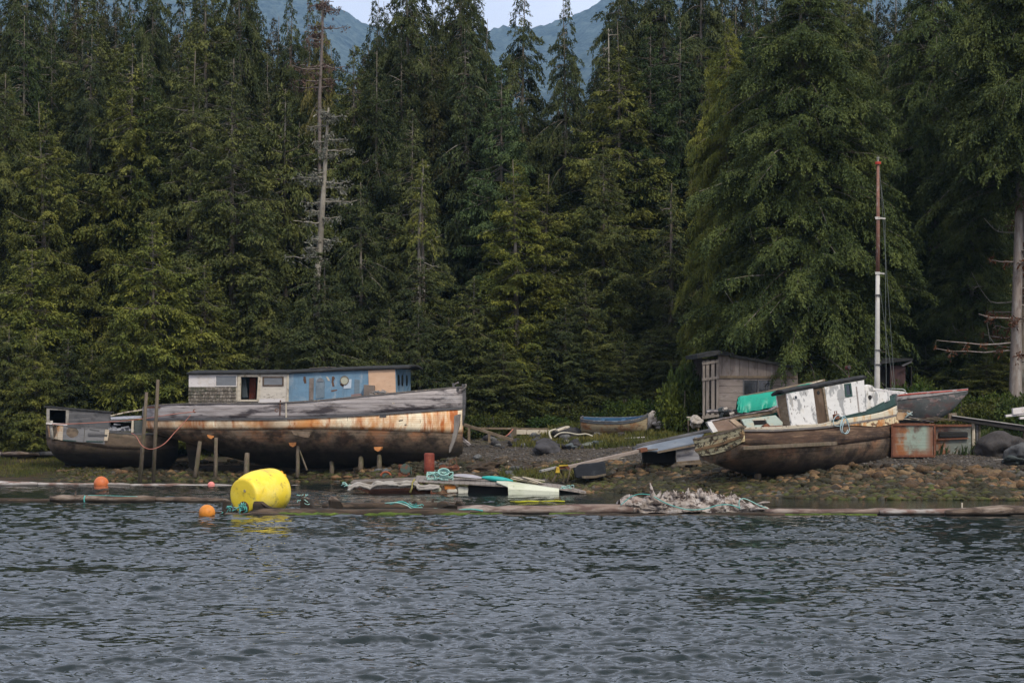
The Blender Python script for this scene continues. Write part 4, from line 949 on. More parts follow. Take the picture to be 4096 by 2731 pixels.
    W('window_trim', [(3009, 1677), (3064, 1674), (3066, 1679), (3011, 1681)], CREAM, y=-.98, th=.04)
    W('dark_inside', [(3000, 1670), (3085, 1668), (3090, 1706), (3005, 1710)], DARK, y=-.4, th=.04)  # black sheet standing in for the shaded inside of the trunk
    W('slanted_post', [(2919, 1680), (2938, 1675), (2988, 1712), (2962, 1714)], weathered('beige_post', (.36, .27, .19), [((.22, .17, .12), (3, 3, 5), .5, .62, .6)], var=.15), y=-.60, th=.10)
    CPB = weathered('cockpit_brown', (.17, .115, .085), [((.26, .20, .16), (2, 2, 4), .52, .66, .6)], var=.2, vscale=(2, 2, 7))
    W('cockpit_side', [(2846, 1689), (2916, 1676), (2962, 1712), (2866, 1727)], CPB, y=.25, th=.06)
    W('white_end_post', [(2826, 1687), (2846, 1684), (2872, 1724), (2853, 1730)], WHITEC, y=.18, th=.1)
    W('far_coaming', [(2846, 1684), (2960, 1661), (3085, 1642), (3112, 1626), (3126, 1612), (3128, 1622), (3110, 1646), (3085, 1656), (2960, 1676), (2850, 1694)], BRWOOD, y=.35, th=.12)
    W('far_coaming_cap', [(2842, 1680), (2960, 1656), (3084, 1636), (3112, 1620), (3114, 1624), (3086, 1641), (2960, 1661), (2844, 1685)], GREYW, y=.30, th=.22)
    W('slatted_bulkhead', [(3106, 1640), (3131, 1603), (3149, 1622), (3166, 1706), (3130, 1692)], weathered('slatted_brown', (.13, .08, .055), [((.24, .18, .14), (3, 3, 2), .52, .64, .6)], var=.2, lines=(0, .1, .06, (.03, .02, .015), .8)), y=-.7, th=.05)
    W('rusty_bits', [(3055, 1700), (3072, 1693), (3082, 1703), (3128, 1700), (3130, 1710), (3060, 1712)], RUST, y=-1.1, th=.15)
    # fore deck house in front of the wheelhouse
    W('fore_cabin_side', [(3462, 1562), (3500, 1566), (3556, 1568), (3560, 1600), (3510, 1622), (3466, 1642)], WHITEC, y=-.62, th=1.2)
    mb = MB(); pc = F.xz(3481, 1588, -.66); mb.prism([pc + Vector((.10 * math.cos(t), 0, .10 * math.sin(t))) for t in np.linspace(0, 6.28, 14)[:-1]], (0, .03, 0)); mb.build('fore_port', DARK, o)
    mb = MB(); mb.prism([F.xz(a, b, -.5) for a, b in ((3456, 1545), (3470, 1536), (3490, 1540), (3510, 1562), (3460, 1566))], (0, .9, 0)); mb.build('fore_hatch', WHITEC, o, bevel=.05)
    # hose coil and fitting hanging over the side
    pc = F.xz(3345, 1668, -1.62); mb = MB(); mb.box(pc + Vector((0, 0, .02)), (.28, .14, .22)); mb.tube([pc + Vector((-.06, 0, .1)), pc + Vector((-.05, 0, .26)), pc + Vector((.06, 0, .26)), pc + Vector((.07, 0, .1))], .025, 5); mb.build('rusty_fairlead', RUST, o, bevel=.02)
    for k, (cx, cy, rx, rz, y) in enumerate([(3352, 1682, 19, 22, -1.70), (3380, 1702, 17, 33, -1.80), (3376, 1698, 14, 36, -1.78), (3383, 1706, 13, 28, -1.84)]):
        mb = MB(); mb.tube([F.xz(cx + rx * math.cos(t) + 3 * math.sin(2 * t), cy + rz * math.sin(t), y) for t in np.linspace(.3 * k, .3 * k + 5.6, 18)], .018, 5); mb.build('hose_loop', ROPEB, o, smooth=True)
    return F, H
RB, RBH = heeled_boat()
tag(MB().tube([(0, 0, 0), (.05, 0, .95)], .15, 9, jit=.05).build('prop_post', PILE, smooth=True), 'dark post holding up the stern of the heeled boat', 'prop').location = gp(3030, 102.6, -.1)
# ------------------------------------------------------------------ masted boat behind, bow to the right
def masted_boat():
    D = 111.
    F = Frame('masted_boat', 'grey hulled boat with red rail and tall thin mast behind the heeled boat', 'boat', Vector(((3620 - 2048) / FPX * D, D, 1.9)), yaw=-8)
    o = F.o
    GH = weathered('grey_primer_hull', (.085, .090, .088), [((.26, .20, .19), (2.2, 2.2, 4.5), .57, .60, .75), ((.13, .05, .04), (1.2, 1.2, 2), .5, .64, .7), ((.05, .06, .06), (2, 2, 2), .5, .6, .6)], var=.2)
    REDR = weathered('red_rail_paint', (.38, .085, .06), [((.40, .35, .32), (3, 3, 6), .52, .6, .85)], var=.2)
    st = [(3400, .7, [1600, 1610, 1625], 1700, .9), (3500, .95, [1592, 1600, 1614], 1705, .9), (3621, 1.0, [1577, 1582, 1597], 1705, 1.0), (3720, .75, [1569, 1573, 1585], 1692, 1.1), (3800, .4, [1563, 1566, 1574], 1650, 1.3), (3872, .04, [1557, 1560, 1563], 1572, 1.4)]
    H = Hull(F, st, [1, .99, .97], N=36)
    H.strip(0, 1, 'red_rail', REDR, thick=.06); H.strip(1, 2, 'white_strake', weathered('dirty_white_strake', (.30, .28, .27), [((.10, .09, .09), (3, 3, 5), .5, .6, .7)], var=.2), thick=.05)
    H.bottom('hull', GH); H.deck(0, 'deck', GREYW, drop=.03)
    H.rail(0, 'toe_rail', REDR, .1, .05)
    F.panel('trunk_cabin', [(3500, 1552), (3560, 1560), (3620, 1566), (3632, 1574), (3632, 1600), (3560, 1622), (3500, 1622)], -.75, WHITEC, thick=1.5, bevel=.03)
    pc = F.xz(3597, 1585, -.78); mb = MB(); mb.prism([pc + Vector((.06 * math.cos(t), 0, .085 * math.sin(t))) for t in np.linspace(0, 6.28, 14)[:-1]], (0, .03, 0)); mb.build('port_light', DARK, o)
    mb = MB(); q = [F.xz(a, b, -.7) for a, b in ((3538, 1560), (3540, 1555), (3560, 1554), (3612, 1556), (3622, 1562), (3622, 1572))]; mb.tube(q, .022, 6); mb.build('handrail', weathered('galvanised_tube', (.34, .35, .35), [], var=.1, rough=.4, metal=.5), o, smooth=True)
    MW = weathered('white_mast_paint', (.44, .42, .38), [((.20, .15, .11), (5, 5, .7), .56, .64, .7)], var=.1); MBW = weathered('brown_mast_wood', (.17, .085, .060), [((.34, .30, .27), (9, 9, 2), .58, .66, .7)], var=.25)
    y = -.2; pt = lambda a, b: F.xz(a, b, y)
    mb = MB(); mb.tube([pt(3508, 1590), pt(3509, 1500), pt(3510, 1300), pt(3511, 1092)], [.145, .125, .108, .095], 12); m_ = mb.build('mast', MW, o, smooth=True)
    mb = MB(); mb.tube([pt(3511, 1094), pt(3512, 900), pt(3512, 655)], [.098, .085, .062], 12); mb.build('topmast', MBW, m_, smooth=True)
    mb = MB(); p = pt(3512, 652); mb.tube([p + Vector((0, 0, -.06)), p + Vector((0, 0, .05))], .135, 10); mb.build('red_cap', weathered('red_cap', (.42, .05, .03), [], var=.2), m_, smooth=False)
    mb = MB(); mb.tube([p + Vector((0, 0, .05)), p + Vector((0, 0, .2))], .05, 8); mb.tube([p + Vector((0, 0, .2)), p + Vector((0, 0, .27))], .07, 8); mb.build('masthead_light', weathered('dull_lamp', (.22, .22, .18), [], var=.2), m_)
    for yy, L in ((873, 30), (1093, 26)):
        mb = MB(); mb.bar(pt(3500, yy - 3), pt(3512 + L, yy + 2), .05, .07); mb.box(pt(3511, yy), (.22, .22, .12)); mb.build('spreader', MW, m_)
    for (a, b, a2, b2, yd) in ((3514, 660, 3540, 870, -.2), (3540, 870, 3545, 1555, -.9), (3514, 1110, 3575, 1560, -.9), (3517, 660, 3580, 1570, .5)):
        mb = MB(); mb.tube([pt(a, b), F.xz(a2, b2, yd)], .012, 4); mb.build('stay', weathered('stay_wire', (.10, .11, .10), [], var=.1), m_)
    for yy in (1180, 1400, 1458): mb = MB(); mb.box(pt(3512, yy), (.28, .3, .05)); mb.build('mast_band', GREYD, m_)
    return F
MBt = masted_boat()
# ------------------------------------------------------------------ board shed and dark hut
def board_shed():
    D = 119.5
    F = Frame('board_shed', 'weathered board shed with open framed corner and dark window under the huge fir', 'shed', Vector(((2874 - 2048) / FPX * D, D, 2.4)), yaw=4)
    o = F.o; y = 0.
    SB = weathered('shed_boards', (.20, .165, .145), [((.30, .27, .25), (.8, .8, 6), .52, .66, .6), ((.08, .06, .05), (2, 2, 7), .54, .66, .6)], var=.2, vscale=(1, 1, 14), lines=(2, .36, .03, (.03, .025, .02), .9))
    SV = weathered('shed_vertical_boards', (.19, .155, .135), [((.27, .24, .22), (6, 6, .8), .52, .66, .6), ((.08, .06, .05), (7, 7, 2), .54, .66, .6)], var=.2, vscale=(14, 14, 1), lines=(0, .45, .025, (.03, .025, .02), .9))
    F.panel('horizontal_boards', [(2872, 1504), (2972, 1504), (2972, 1652), (2872, 1652)], y, SB)
    F.panel('horizontal_boards', [(3088, 1504), (3190, 1510), (3190, 1652), (3088, 1652)], y, SB)
    F.panel('horizontal_boards', [(2972, 1590), (3088, 1590), (3088, 1652), (2972, 1652)], y, SB)
    F.panel('vertical_boards', [(2872, 1416), (3000, 1436), (3190, 1466), (3190, 1504), (2872, 1504)], y, SV)
    F.panel('girt_board', [(2872, 1502), (3190, 1504), (3190, 1512), (2872, 1512)], y - .05, BRWOOD, thick=.05)
    F.panel('header', [(2972, 1512), (3088, 1512), (3088, 1520), (2972, 1520)], y, SB)
    F.panel('dark_pane', [(2972, 1518), (3088, 1518), (3088, 1592), (2972, 1592)], y + .08, BLACKG, thick=.03)
    for xx in (2972, 3030, 3086): F.panel('window_post', [(xx, 1518), (xx + 5, 1518), (xx + 5, 1592), (xx, 1592)], y - .02, GREYD, thick=.1)
    POST = weathered('grey_brown_post', (.20, .17, .145), [((.10, .08, .065), (5, 5, 1), .5, .64, .6)], var=.2, vscale=(8, 8, 1))
    p = lambda a, b, yy=0: F.xz(a, b, yy)
    # open corner: posts, back wall posts set back 1.6 m
    for a, wd in ((2811, .12), (2826, .16), (2847, .17), (2866, .14)):
        mb = MB(); q0 = p(a + 4, 1662); q1 = p(a + 4, 1442 - (a - 2811) * .1); mb.bar(q0, q1, wd, .12, up=(0, 1, 0)); mb.build('post', POST, o, bevel=.01)
    for yy_, h_ in ((1513, .13), (1448, .14), (1664, .16)):
        mb = MB(); mb.bar(p(2808, yy_ + 6, -.06), p(2876, yy_ - 4, -.06), .1, h_, up=(0, 0, 1)); mb.build('cross_rail', POST, o, bevel=.01)
    zb = p(2874, 1652).z; zt = p(2874, 1430).z; x0 = p(2811, 1500).x; x1 = p(3190, 1500).x
    mb = MB(); mb.box(((x0 + x1) / 2, 3.4, (zb + zt) / 2), (x1 - x0, .06, zt - zb)); mb.build('back_wall', SV, o)
    mb = MB(); mb.box((x1, 1.7, (zb + zt) / 2 - .2), (.06, 3.3, zt - zb - .4)); mb.build('end_wall', SV, o)
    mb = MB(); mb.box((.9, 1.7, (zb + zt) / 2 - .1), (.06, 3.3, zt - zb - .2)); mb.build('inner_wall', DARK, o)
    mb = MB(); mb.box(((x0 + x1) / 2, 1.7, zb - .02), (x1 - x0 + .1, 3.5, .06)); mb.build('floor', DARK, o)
    # roofs : high one over the corner, long low one behind
    a = p(2789, 1418, -.35); b = p(2872, 1400, -.35); c_ = p(2935, 1412, -.35); mb = MB()
    mb.prism([a, b, c_, c_ - Vector((0, 0, .13)), b - Vector((0, 0, .24)), a - Vector((0, 0, .20))], (0, 4.3, 0)); mb.build('high_roof', TAR, o)
    a = p(2920, 1416, -.3); b = p(3205, 1466, -.3); mb = MB(); mb.prism([a, b, b - Vector((0, 0, .13)), a - Vector((0, 0, .13))], (0, 4.2, 0)); mb.build('long_roof', TAR, o)
board_shed()
def dark_hut():
    D = 121.
    F = Frame('dark_hut', 'dark red-brown hut with black roof behind the mast', 'hut', Vector(((3570 - 2048) / FPX * D, D, 2.5)), yaw=-6)
    o = F.o
    HW = weathered('dark_red_boards', (.050, .026, .024), [((.09, .06, .055), (6, 6, 1), .5, .65, .6)], var=.3, vscale=(12, 12, 1), lines=(0, .3, .03, (.01, .008, .008), .8))
    F.panel('front_boards', [(3560, 1462), (3622, 1462), (3622, 1600), (3560, 1600)], 0, HW)
    F.panel('dark_doorway', [(3472, 1466), (3560, 1462), (3560, 1600), (3472, 1600)], .35, DARK)  # black panel painted as the unlit opening
    F.panel('post', [(3472, 1464), (3480, 1464), (3480, 1600), (3472, 1600)], 0, HW, thick=.12)
    mb = MB(); q = F.xz(3622, 1466, 0); z1 = F.xz(3622, 1600, 0).z; mb.box((q.x + .3, 1.3, (q.z + z1) / 2), (.06, 2.6, q.z - z1)); mb.build('side_wall', DARK, o)
    mb = MB(); a = F.xz(3466, 1462, -.3); b = F.xz(3652, 1440, -.3); mb.prism([a, b, b + Vector((0, 0, .08)), F.xz(3640, 1432, -.3), a + Vector((0, 0, .38))], (0, 3.2, 0)); mb.build('roof', TAR, o)
    F.panel('fascia', [(3606, 1460), (3648, 1442), (3650, 1448), (3612, 1466)], -.34, GREYD, thick=.05)
dark_hut()
# ------------------------------------------------------------------ green tarpaulin over a spar
def tarp():
    D = 108.; c = P(3090, 1600, D)
    g = gz1(c.x, c.y); rs = random.Random(4)
    o = thing('tarpaulin', 'bright green tarpaulin draped in folds behind the heeled boat', 'tarpaulin', (c.x, c.y, g))
    top = [(2950, 1592), (2962, 1583), (2985, 1581), (3060, 1570), (3140, 1556), (3200, 1540), (3248, 1530)]
    bot = [(2948, 1645), (2958, 1650), (2990, 1648), (3060, 1634), (3115, 1620), (3150, 1604), (3250, 1560)]
    n = 60; rows = []
    T = [(np.interp(t, np.linspace(0, 1, 7), [p[0] for p in top]), np.interp(t, np.linspace(0, 1, 7), [p[1] for p in top])) for t in np.linspace(0, 1, n)]
    B = [(np.interp(t, np.linspace(0, 1, 7), [p[0] for p in bot]), np.interp(t, np.linspace(0, 1, 7), [p[1] for p in bot])) for t in np.linspace(0, 1, n)]
    for j in range(14):
        s = j / 13; r_ = []
        for i in range(n):
            a = P(*T[i], D); b = P(*B[i], D - .55); p = a.lerp(b, s)
            f = math.sin(i * .55 + 1.4 * math.sin(i * .21)) * .07 * s + math.sin(i * 1.3 + s * 3) * .03 * s + .1 * math.sin(s * 3.14)
            if i < 8: f += .05 * math.sin(i * 2.2) * (1 - s * .3)
            p.y -= f; p.x += .02 * math.sin(j * 1.1 + i); p.z += .015 * math.sin(i * .9) * (1 if j == 13 else .3) - .05 * math.sin(s * 3.14) * .4
            r_.append(p - Vector((c.x, c.y, g)))
        rows.append(r_)
    back = [[Vector((p.x, p.y + .25 + k * .45, p.z - .1 * k - .45 * k * k * .5)) for p in rows[0]] for k in (2, 1)]
    q = weathered('green_tarp', (.006, .25, .165), [((.02, .30, .21), (1.5, 1.5, .8), .52, .66, .6), ((.006, .12, .085), (4, 4, 1), .55, .66, .5)], var=.08, rough=.38, bump=(7, .5))
    MB().grid(back + rows).build('sheet', q, o, smooth=True, fix=False)
    mb = MB(); a = P(2952, 1590, D + .1); b = P(3300, 1521, D + .1); mb.tube([a - o.location, b - o.location], .06, 8); mb.build('spar', BRWOOD, o, smooth=True)
    for x_, yy in ((2965, 1590), (3170, 1552)):
        mb = MB(); t = P(x_, yy, D + .1) - o.location; mb.tube([(t.x, t.y, gz1(c.x + t.x, D) - g - .1), t], .05, 6); mb.build('support', BRWOOD, o, smooth=True)
tarp()
# ------------------------------------------------------------------ small clinker boat
def clinker():
    D = 121.5
    F = Frame('clinker_dinghy', 'small clinker rowing boat with blue inside and rusty cream planks on the grass', 'dinghy', Vector(((2460 - 2048) / FPX * D, D, 2.35)), yaw=-10, heel=7)
    o = F.o
    CP = weathered('rusty_cream_clinker', (.36, .29, .18), [((.30, .13, .05), (1.6, 2, 2.2), .48, .6, .85), ((.10, .06, .04), (3, 3, 5), .54, .64, .7)], var=.2, bump=(9, .5), lines=(2, .085, .07, (.07, .045, .03), .9))
    BLI = weathered('blue_inside', (.035, .085, .15), [((.10, .13, .16), (4, 4, 4), .56, .66, .6)], var=.2)
    st = [(2322, .42, [1675, 1688], 1731, .8), (2360, .62, [1681, 1693], 1738, .75), (2430, .78, [1685, 1697], 1740, .75), (2500, .74, [1683, 1695], 1738, .8), (2550, .5, [1674, 1686], 1734, 1.0), (2576, .24, [1664, 1677], 1728, 1.2), (2590, .03, [1655, 1668], 1718, 1.3)]
    H = Hull(F, st, [1, .99], N=30)
    H.strip(0, 1, 'gunwale_strake', weathered('blue_grey_gunwale', (.075, .082, .09), [((.16, .14, .12), (4, 4, 6), .5, .62, .7)], var=.3), thick=.03)
    # open hull: outer skin without deck
    b = H.bottom('hull_planks', CP)
    b.data.materials.append(BLI)
    H.strip(0, 1, 'inside', BLI, thick=.01, out=-.03)
    # inner skin
    mb = MB(); rows = []
    for sg, rr in ((-1, range(H.nb + 1)), (1, range(H.nb - 1, -1, -1))):
        for j in rr:
            t = j / H.nb; r_ = []
            for i in range(1, H.N - 1):
                bb = max(H.c[0][i] * .95 - .03, .01); zb = H.c[2][i] + .02; zk = zb - .22
                r_.append(Vector((H.x[i], sg * bb * math.cos(t * math.pi / 2) ** .6, zb + (zk - zb) * math.sin(t * math.pi / 2))))
            rows.append(r_)
    mb.grid(rows); mb.build('inner_skin', BLI, o, smooth=True, fix=False)
    H.rail(0, 'gunwale', weathered('worn_gunwale', (.12, .11, .11), [((.26, .3, .3), (5, 5, 5), .52, .6, .7)], var=.3), .06, .04)
    for f in (.3, .62):
        i = int(f * H.N); w_ = H.c[0][i]; mb = MB(); mb.box((H.x[i], 0, H.c[1][i] - .08), (.2, 2 * w_ - .05, .03)); mb.build('thwart', BLI, o)
    mb = MB(); q = [F.pt(a, c_, 0, H.x[0] - .02) for a, c_ in ()]
    w0 = H.c[0][0]; z1 = H.c[1][0]; z0 = H.c[3][0]; mb.prism([(H.x[0] - .03, -w0 - .03, z1 + .06), (H.x[0] - .03, w0 + .03, z1 + .06), (H.x[0] - .03, w0 * .7, z0 + .15), (H.x[0] - .03, 0, z0), (H.x[0] - .03, -w0 * .7, z0 + .15)], (.06, 0, 0)); mb.build('transom', GREYD, o)
    i = H.N - 1; mb = MB(); mb.bar((H.x[i], 0, H.c[1][i] + .06), (H.x[i] - .03, 0, H.c[3][i] - .02), .06, .08); mb.build('stem', GREYD, o)
    mb = MB(); mb.bar((H.x[2], 0, H.c[3][2] - .0), (H.x[i], 0, H.c[3][i - 2] - .0), .05, .1); mb.build('keel', GREYD, o)
clinker()
# ------------------------------------------------------------------ rusty tanks, walkway
def rusty_tank():
    D = 107.3; a = P(3569, 1816, D); a.z = min(a.z, gz1(a.x, a.y) + .05)
    o = thing('steel_tank', 'rusty steel tank with pale green paint at the bow of the heeled boat', 'tank', a, (0, 0, R(3)))
    w_ = 168 / FPX * D; h = 131 / FPX * D; m = weathered('rusty_green_plate', (.22, .27, .22), [((.26, .095, .03), (1.0, 1.0, .45), .47, .58, .95), ((.10, .04, .025), (.9, .9, .7), .55, .66, .85), ((.34, .39, .34), (.5, .5, 9), .5, .66, .5), ((.06, .035, .03), (1.5, 1.5, .9), .40, .60, .9, (2, h * .74, h * .9)), ((.20, .07, .03), (2, 2, 2), .38, .55, .85, (2, .45, .1)), ((.17, .06, .03), (3, 2, .5), .33, .52, .9, (0, .38, .10)), ((.17, .06, .03), (3, 2, .5), .33, .52, .9, (0, w_ - .42, w_ - .12))], var=.12, bump=(7, .4))
    mb = MB(); mb.box((w_ / 2, 1.0, h / 2), (w_, 2.0, h)); mb.build('tank_body', m, o, bevel=.03)
    mb = MB()
    for z in (h + .0, .06): mb.bar((-.03, -.03, z), (w_ + .03, -.03, z), .06, .09); mb.bar((-.03, 2.03, z), (w_ + .03, 2.03, z), .06, .09)
    for x_ in (-.02, w_ + .02): mb.bar((x_, -.03, 0), (x_, -.03, h), .07, .06, up=(0, 1, 0))
    mb.build('rim', RUST, o)
    D2 = 108.6; b = P(3738, 1806, D2); b.z = min(b.z, gz1(b.x, b.y) + .05)
    o2 = thing('steel_tank', 'second rusty tank, dark topped, between the green one and the walkway post', 'tank', b, (0, 0, R(8)))
    w2 = 152 / FPX * D2; h2 = 116 / FPX * D2; m2 = weathered('rusty_dull_plate', (.13, .14, .12), [((.19, .075, .035), (1.0, 1.0, .6), .47, .58, .9), ((.05, .03, .028), (1, 1, 1.2), .42, .6, .9, (2, h2 * .62, h2 * .85)), ((.25, .29, .26), (2, 2, 5), .56, .64, .6)], var=.15, bump=(7, .4))
    mb = MB(); mb.box((w2 / 2, .9, h2 / 2), (w2, 1.8, h2)); mb.build('tank_body', m2, o2, bevel=.03)
    mb = MB(); mb.bar((0, -.03, h2), (w2, -.03, h2), .07, .1); mb.bar((.02, -.03, 0), (.02, -.03, h2), .07, .07, up=(0, 1, 0)); mb.bar((.1, -.1, h2 * .52), (w2 * .9, -.1, h2 * .56), .1, .06); mb.build('rim', RUST, o2)
    mb = MB(); mb.box((w2 * .5, -.05, h2 * .68), (w2 * .8, .12, .28)); mb.build('black_fender', DARK, o2, bevel=.06)
    rs = random.Random(3)
    for i in range(9):
        x_ = 3640 + i * 17 + rs.uniform(-6, 6); c = P(x_, 1676 + rs.uniform(-3, 3), 107.8 + rs.uniform(-.2, .5)); L = rs.uniform(.5, 1.1); mb = MB(); d = Vector((L, rs.uniform(-.3, .3), rs.uniform(-.05, -.28))); mb.bar(-d / 2, d / 2, .1, .03)
        tag(mb.build('loose_board', rs.choice([CREAM, GREYW, PILE])), 'splintered board lying on top of the rusty tanks', 'board', 'splintered boards on the rusty tanks').location = c
rusty_tank()
def bow_piece():
    c = P(3612, 1662, 106.2)
    o = thing('anchor', 'anchor hanging at the bow over the rusty tank with orange-white plate', 'anchor', c)
    q = lambda a, b, d=0: P(a, b, 106.2 + d) - c
    mb = MB(); mb.prism([q(3593, 1640), (q(3640, 1642)), q(3644, 1650), q(3618, 1672), q(3612, 1680), q(3590, 1680), q(3586, 1665)], (0, .1, 0)); mb.build('plate', weathered('orange_cream_plate', (.40, .28, .17), [((.34, .17, .07), (3, 3, 3), .45, .6, .8), ((.45, .44, .40), (4, 4, 4), .56, .64, .8)], var=.15), o, bevel=.02)
    mb = MB(); mb.bar(q(3588, 1638), q(3640, 1643), .12, .05); mb.build('plate_top', BRWOOD, o)
    mb = MB(); mb.tube([q(3650, 1646, -.1), q(3634, 1658, -.1), q(3618, 1674, -.1)], [.03, .05, .03], 6); mb.tube([q(3626, 1648, -.1), q(3636, 1656, -.1), q(3650, 1660, -.1)], [.02, .05, .02], 6); mb.build('flukes', weathered('aqua_grey_metal', (.24, .30, .29), [((.14, .07, .04), (5, 5, 5), .52, .62, .7)], var=.2), o, smooth=True)
bow_piece()
def walkway():
    D = 109.; a = P(3808, 1664, D); b = P(4150, 1712, D); o = thing('walkway', 'dark sloping walkway beam on posts at the right edge', 'walkway', a)
    mb = MB(); d = b - a; mb.prism([(0, 0, 0), d, d - Vector((0, 0, .24)), Vector((0, 0, -.16))], (0, 1.1, 0)); mb.build('deck_beam', weathered('tarred_beam', (.022, .019, .017), [((.10, .09, .08), (2, 2, 6), .58, .68, .6)], var=.2), o, bevel=.01)
    mb = MB(); mb.bar((0, .5, .03), d + Vector((0, .5, .03)), 1.16, .04); mb.build('deck_planks', weathered('pale_worn_planks', (.30, .28, .26), [], var=.3), o)
    for x_, y0, y1, m_, w_ in ((3893, 1686, 1784, CREAM, .16), (3908, 1684, 1780, GREYD, .12), (3918, 1688, 1784, PILE, .10), (4098, 1712, 1800, PILE, .15)):
        t = P(x_, y0, D + .3) - a; g = gz1(t.x + a.x, D + .3) - a.z - .1; mb = MB(); mb.tube([(t.x, .3, g), (t.x, .3, t.z)], w_ / 2 * 1.1, 8); mb.build('post', m_, o)
    mb = MB(); mb.bar((-.1, .3, -.05), (.25, .3, -.02), .4, .34); mb.build('end_block', BRWOOD, o)
walkway()
def white_boards():
    for (x0, y0, x1, y1, hh) in ((4022, 1663, 4130, 1652, .10), (4050, 1645, 4140, 1634, .28), (4078, 1672, 4150, 1664, .10)):
        a = P(x0, y0, 112.); b = P(x1, y1, 112.4); mb = MB(); mb.bar((0, 0, 0), b - a, .12, hh); tag(mb.build('white_board', WHITEP), 'long white board stacked above the walkway at the right edge', 'board', 'white boards at the right edge').location = a
white_boards()
# ------------------------------------------------------------------ collapsed dock section, plank ramp, skiff hull
def dock_and_ramp():
    D = 107.5; c = P(2680, 1850, D); c.z = gz1(c.x, c.y); o = thing('collapsed_dock', 'collapsed dock section with blue-grey sheet deck behind the stern of the heeled boat', 'dock', c)
    q = lambda a, b, dd=0: P(a, b, D + dd) - c
    SH = weathered('blue_grey_sheet', (.13, .15, .175), [((.24, .26, .28), (1, 1, 1), .52, .68, .6), ((.06, .05, .04), (3, 3, 3), .6, .68, .7)], var=.15, rough=.55)
    mb = MB(); mb.add([q(2540, 1796, 0), q(2632, 1806, -.3), q(2790, 1770, -.5), q(2815, 1736, 1.6), q(2700, 1758, 1.8), q(2575, 1786, 1.2)], [(0, 1, 2, 3, 4, 5)]); mb.build('sheet_deck', SH, o, solid=.05, fix=False)
    mb = MB(); mb.bar(q(2530, 1793, 1.4), q(2840, 1722, 2.0), .22, .14); mb.bar(q(2545, 1781, 1.7), q(2850, 1716, 2.3), .2, .1); mb.build('edge_log', GREYD, o, bevel=.03)
    mb = MB(); mb.bar(q(2488, 1808, -.3), q(2632, 1796, -.4), .08, .06); mb.bar(q(2630, 1808, -.4), q(2790, 1778, -.6), .08, .09); mb.build('edge_board', BRWOOD, o)
    mb = MB(); mb.prism([q(2704, 1796, -.2), q(2788, 1778, -.3), q(2800, 1846, -.3), q(2706, 1852, -.2)], (0, .1, 0)); mb.build('board_wall', weathered('grey_lap_boards', (.26, .25, .255), [((.12, .10, .09), (2, 2, 3), .54, .66, .6)], var=.15, vscale=(1, 1, 10), lines=(2, .27, .04, (.05, .04, .04), .9)), o)
    mb = MB(); mb.prism([q(2568, 1808, .5), q(2704, 1800, .5), q(2702, 1853, .5), q(2572, 1850, .5)], (0, .6, 0)); mb.build('void_shade', DARK, o, bevel=.03)  # black block painting the shaded void under the sheet deck
    mb = MB(); mb.prism([q(2706, 1846, -.25), q(2800, 1838, -.35), q(2808, 1856, -.35), q(2712, 1862, -.25)], (0, .2, 0)); mb.build('skirt_beam', BRWOOD, o, bevel=.01)
    D = 106.3; c = P(2350, 1890, D); c.z = gz1(c.x, c.y); o = thing('plank_ramp', 'long sloping plank ramp with weathered top above the driftwood stump', 'ramp', c)
    q = lambda a, b, dd=0: P(a, b, D + dd) - c
    mb = MB(); a, b = q(2268, 1868), q(2578, 1798, 1.0); mb.bar(a, b, .45, .13); mb.build('plank', weathered('grey_pink_plank', (.23, .185, .155), [((.34, .29, .25), (2, 2, 8), .5, .66, .6), ((.10, .06, .04), (4, 4, 4), .58, .66, .7)], var=.2, vscale=(2, 2, 10)), o, bevel=.01)
    mb = MB(); mb.bar(q(2262, 1862, -.25), q(2284, 1880, -.25), .1, .12); mb.bar(q(2555, 1802, .8), q(2582, 1796, .9), .5, .16); mb.build('end_cleat', RUST, o)
    mb = MB(); mb.tube([q(2281, 1872, -.3), q(2276, 1900, -.32), q(2268, 1934, -.35)], .04, 7, jit=.1); mb.build('leg', PILE, o, smooth=True)
    mb = MB(); mb.bar(q(2160, 1884, -.2), q(2226, 1868, 0), .35, .08); mb.build('broken_board', weathered('pale_lichen_board', (.28, .27, .25), [((.08, .08, .07), (4, 4, 4), .5, .6, .8)], var=.2), o)
    mb = MB(); mb.bar(q(2222, 1872, -.1), q(2274, 1866, -.1), .3, .12); mb.build('tangled_wood', weathered('orange_brown_scrap', (.17, .07, .03), [((.06, .04, .03), (4, 4, 4), .5, .6, .8)], var=.3), o)
    mb = MB(); mb.prism([q(2226, 1866, -.3), q(2236, 1866, -.3), q(2240, 1890, -.3), q(2222, 1890, -.3)], (0, .06, 0)); mb.bar(q(2236, 1862, -.3), q(2272, 1860, -.3), .08, .05); mb.build('yellow_strap', weathered('yellow_strap', (.45, .30, .03), [((.12, .07, .02), (5, 5, 5), .52, .62, .7)], var=.2), o)
    mb = MB(); mb.tube([q(2228, 1880, -.2), q(2222, 1905, -.2), q(2210, 1925, -.2)], .05, 6, jit=.2); mb.tube([q(2244, 1880), q(2256, 1915), q(2252, 1930)], .05, 6, jit=.2); mb.build('weedy_stub', PILE, o)
    # black tub hull under the ramp
    D = 106.2; c = P(2360, 1912, D); c.z = gz1(c.x, c.y) ; o = thing('tub_skiff', 'small black skiff hull with pale bottom plank under the ramp', 'skiff', c)
    q = lambda a, b, dd=0: P(a, b, D + dd) - c
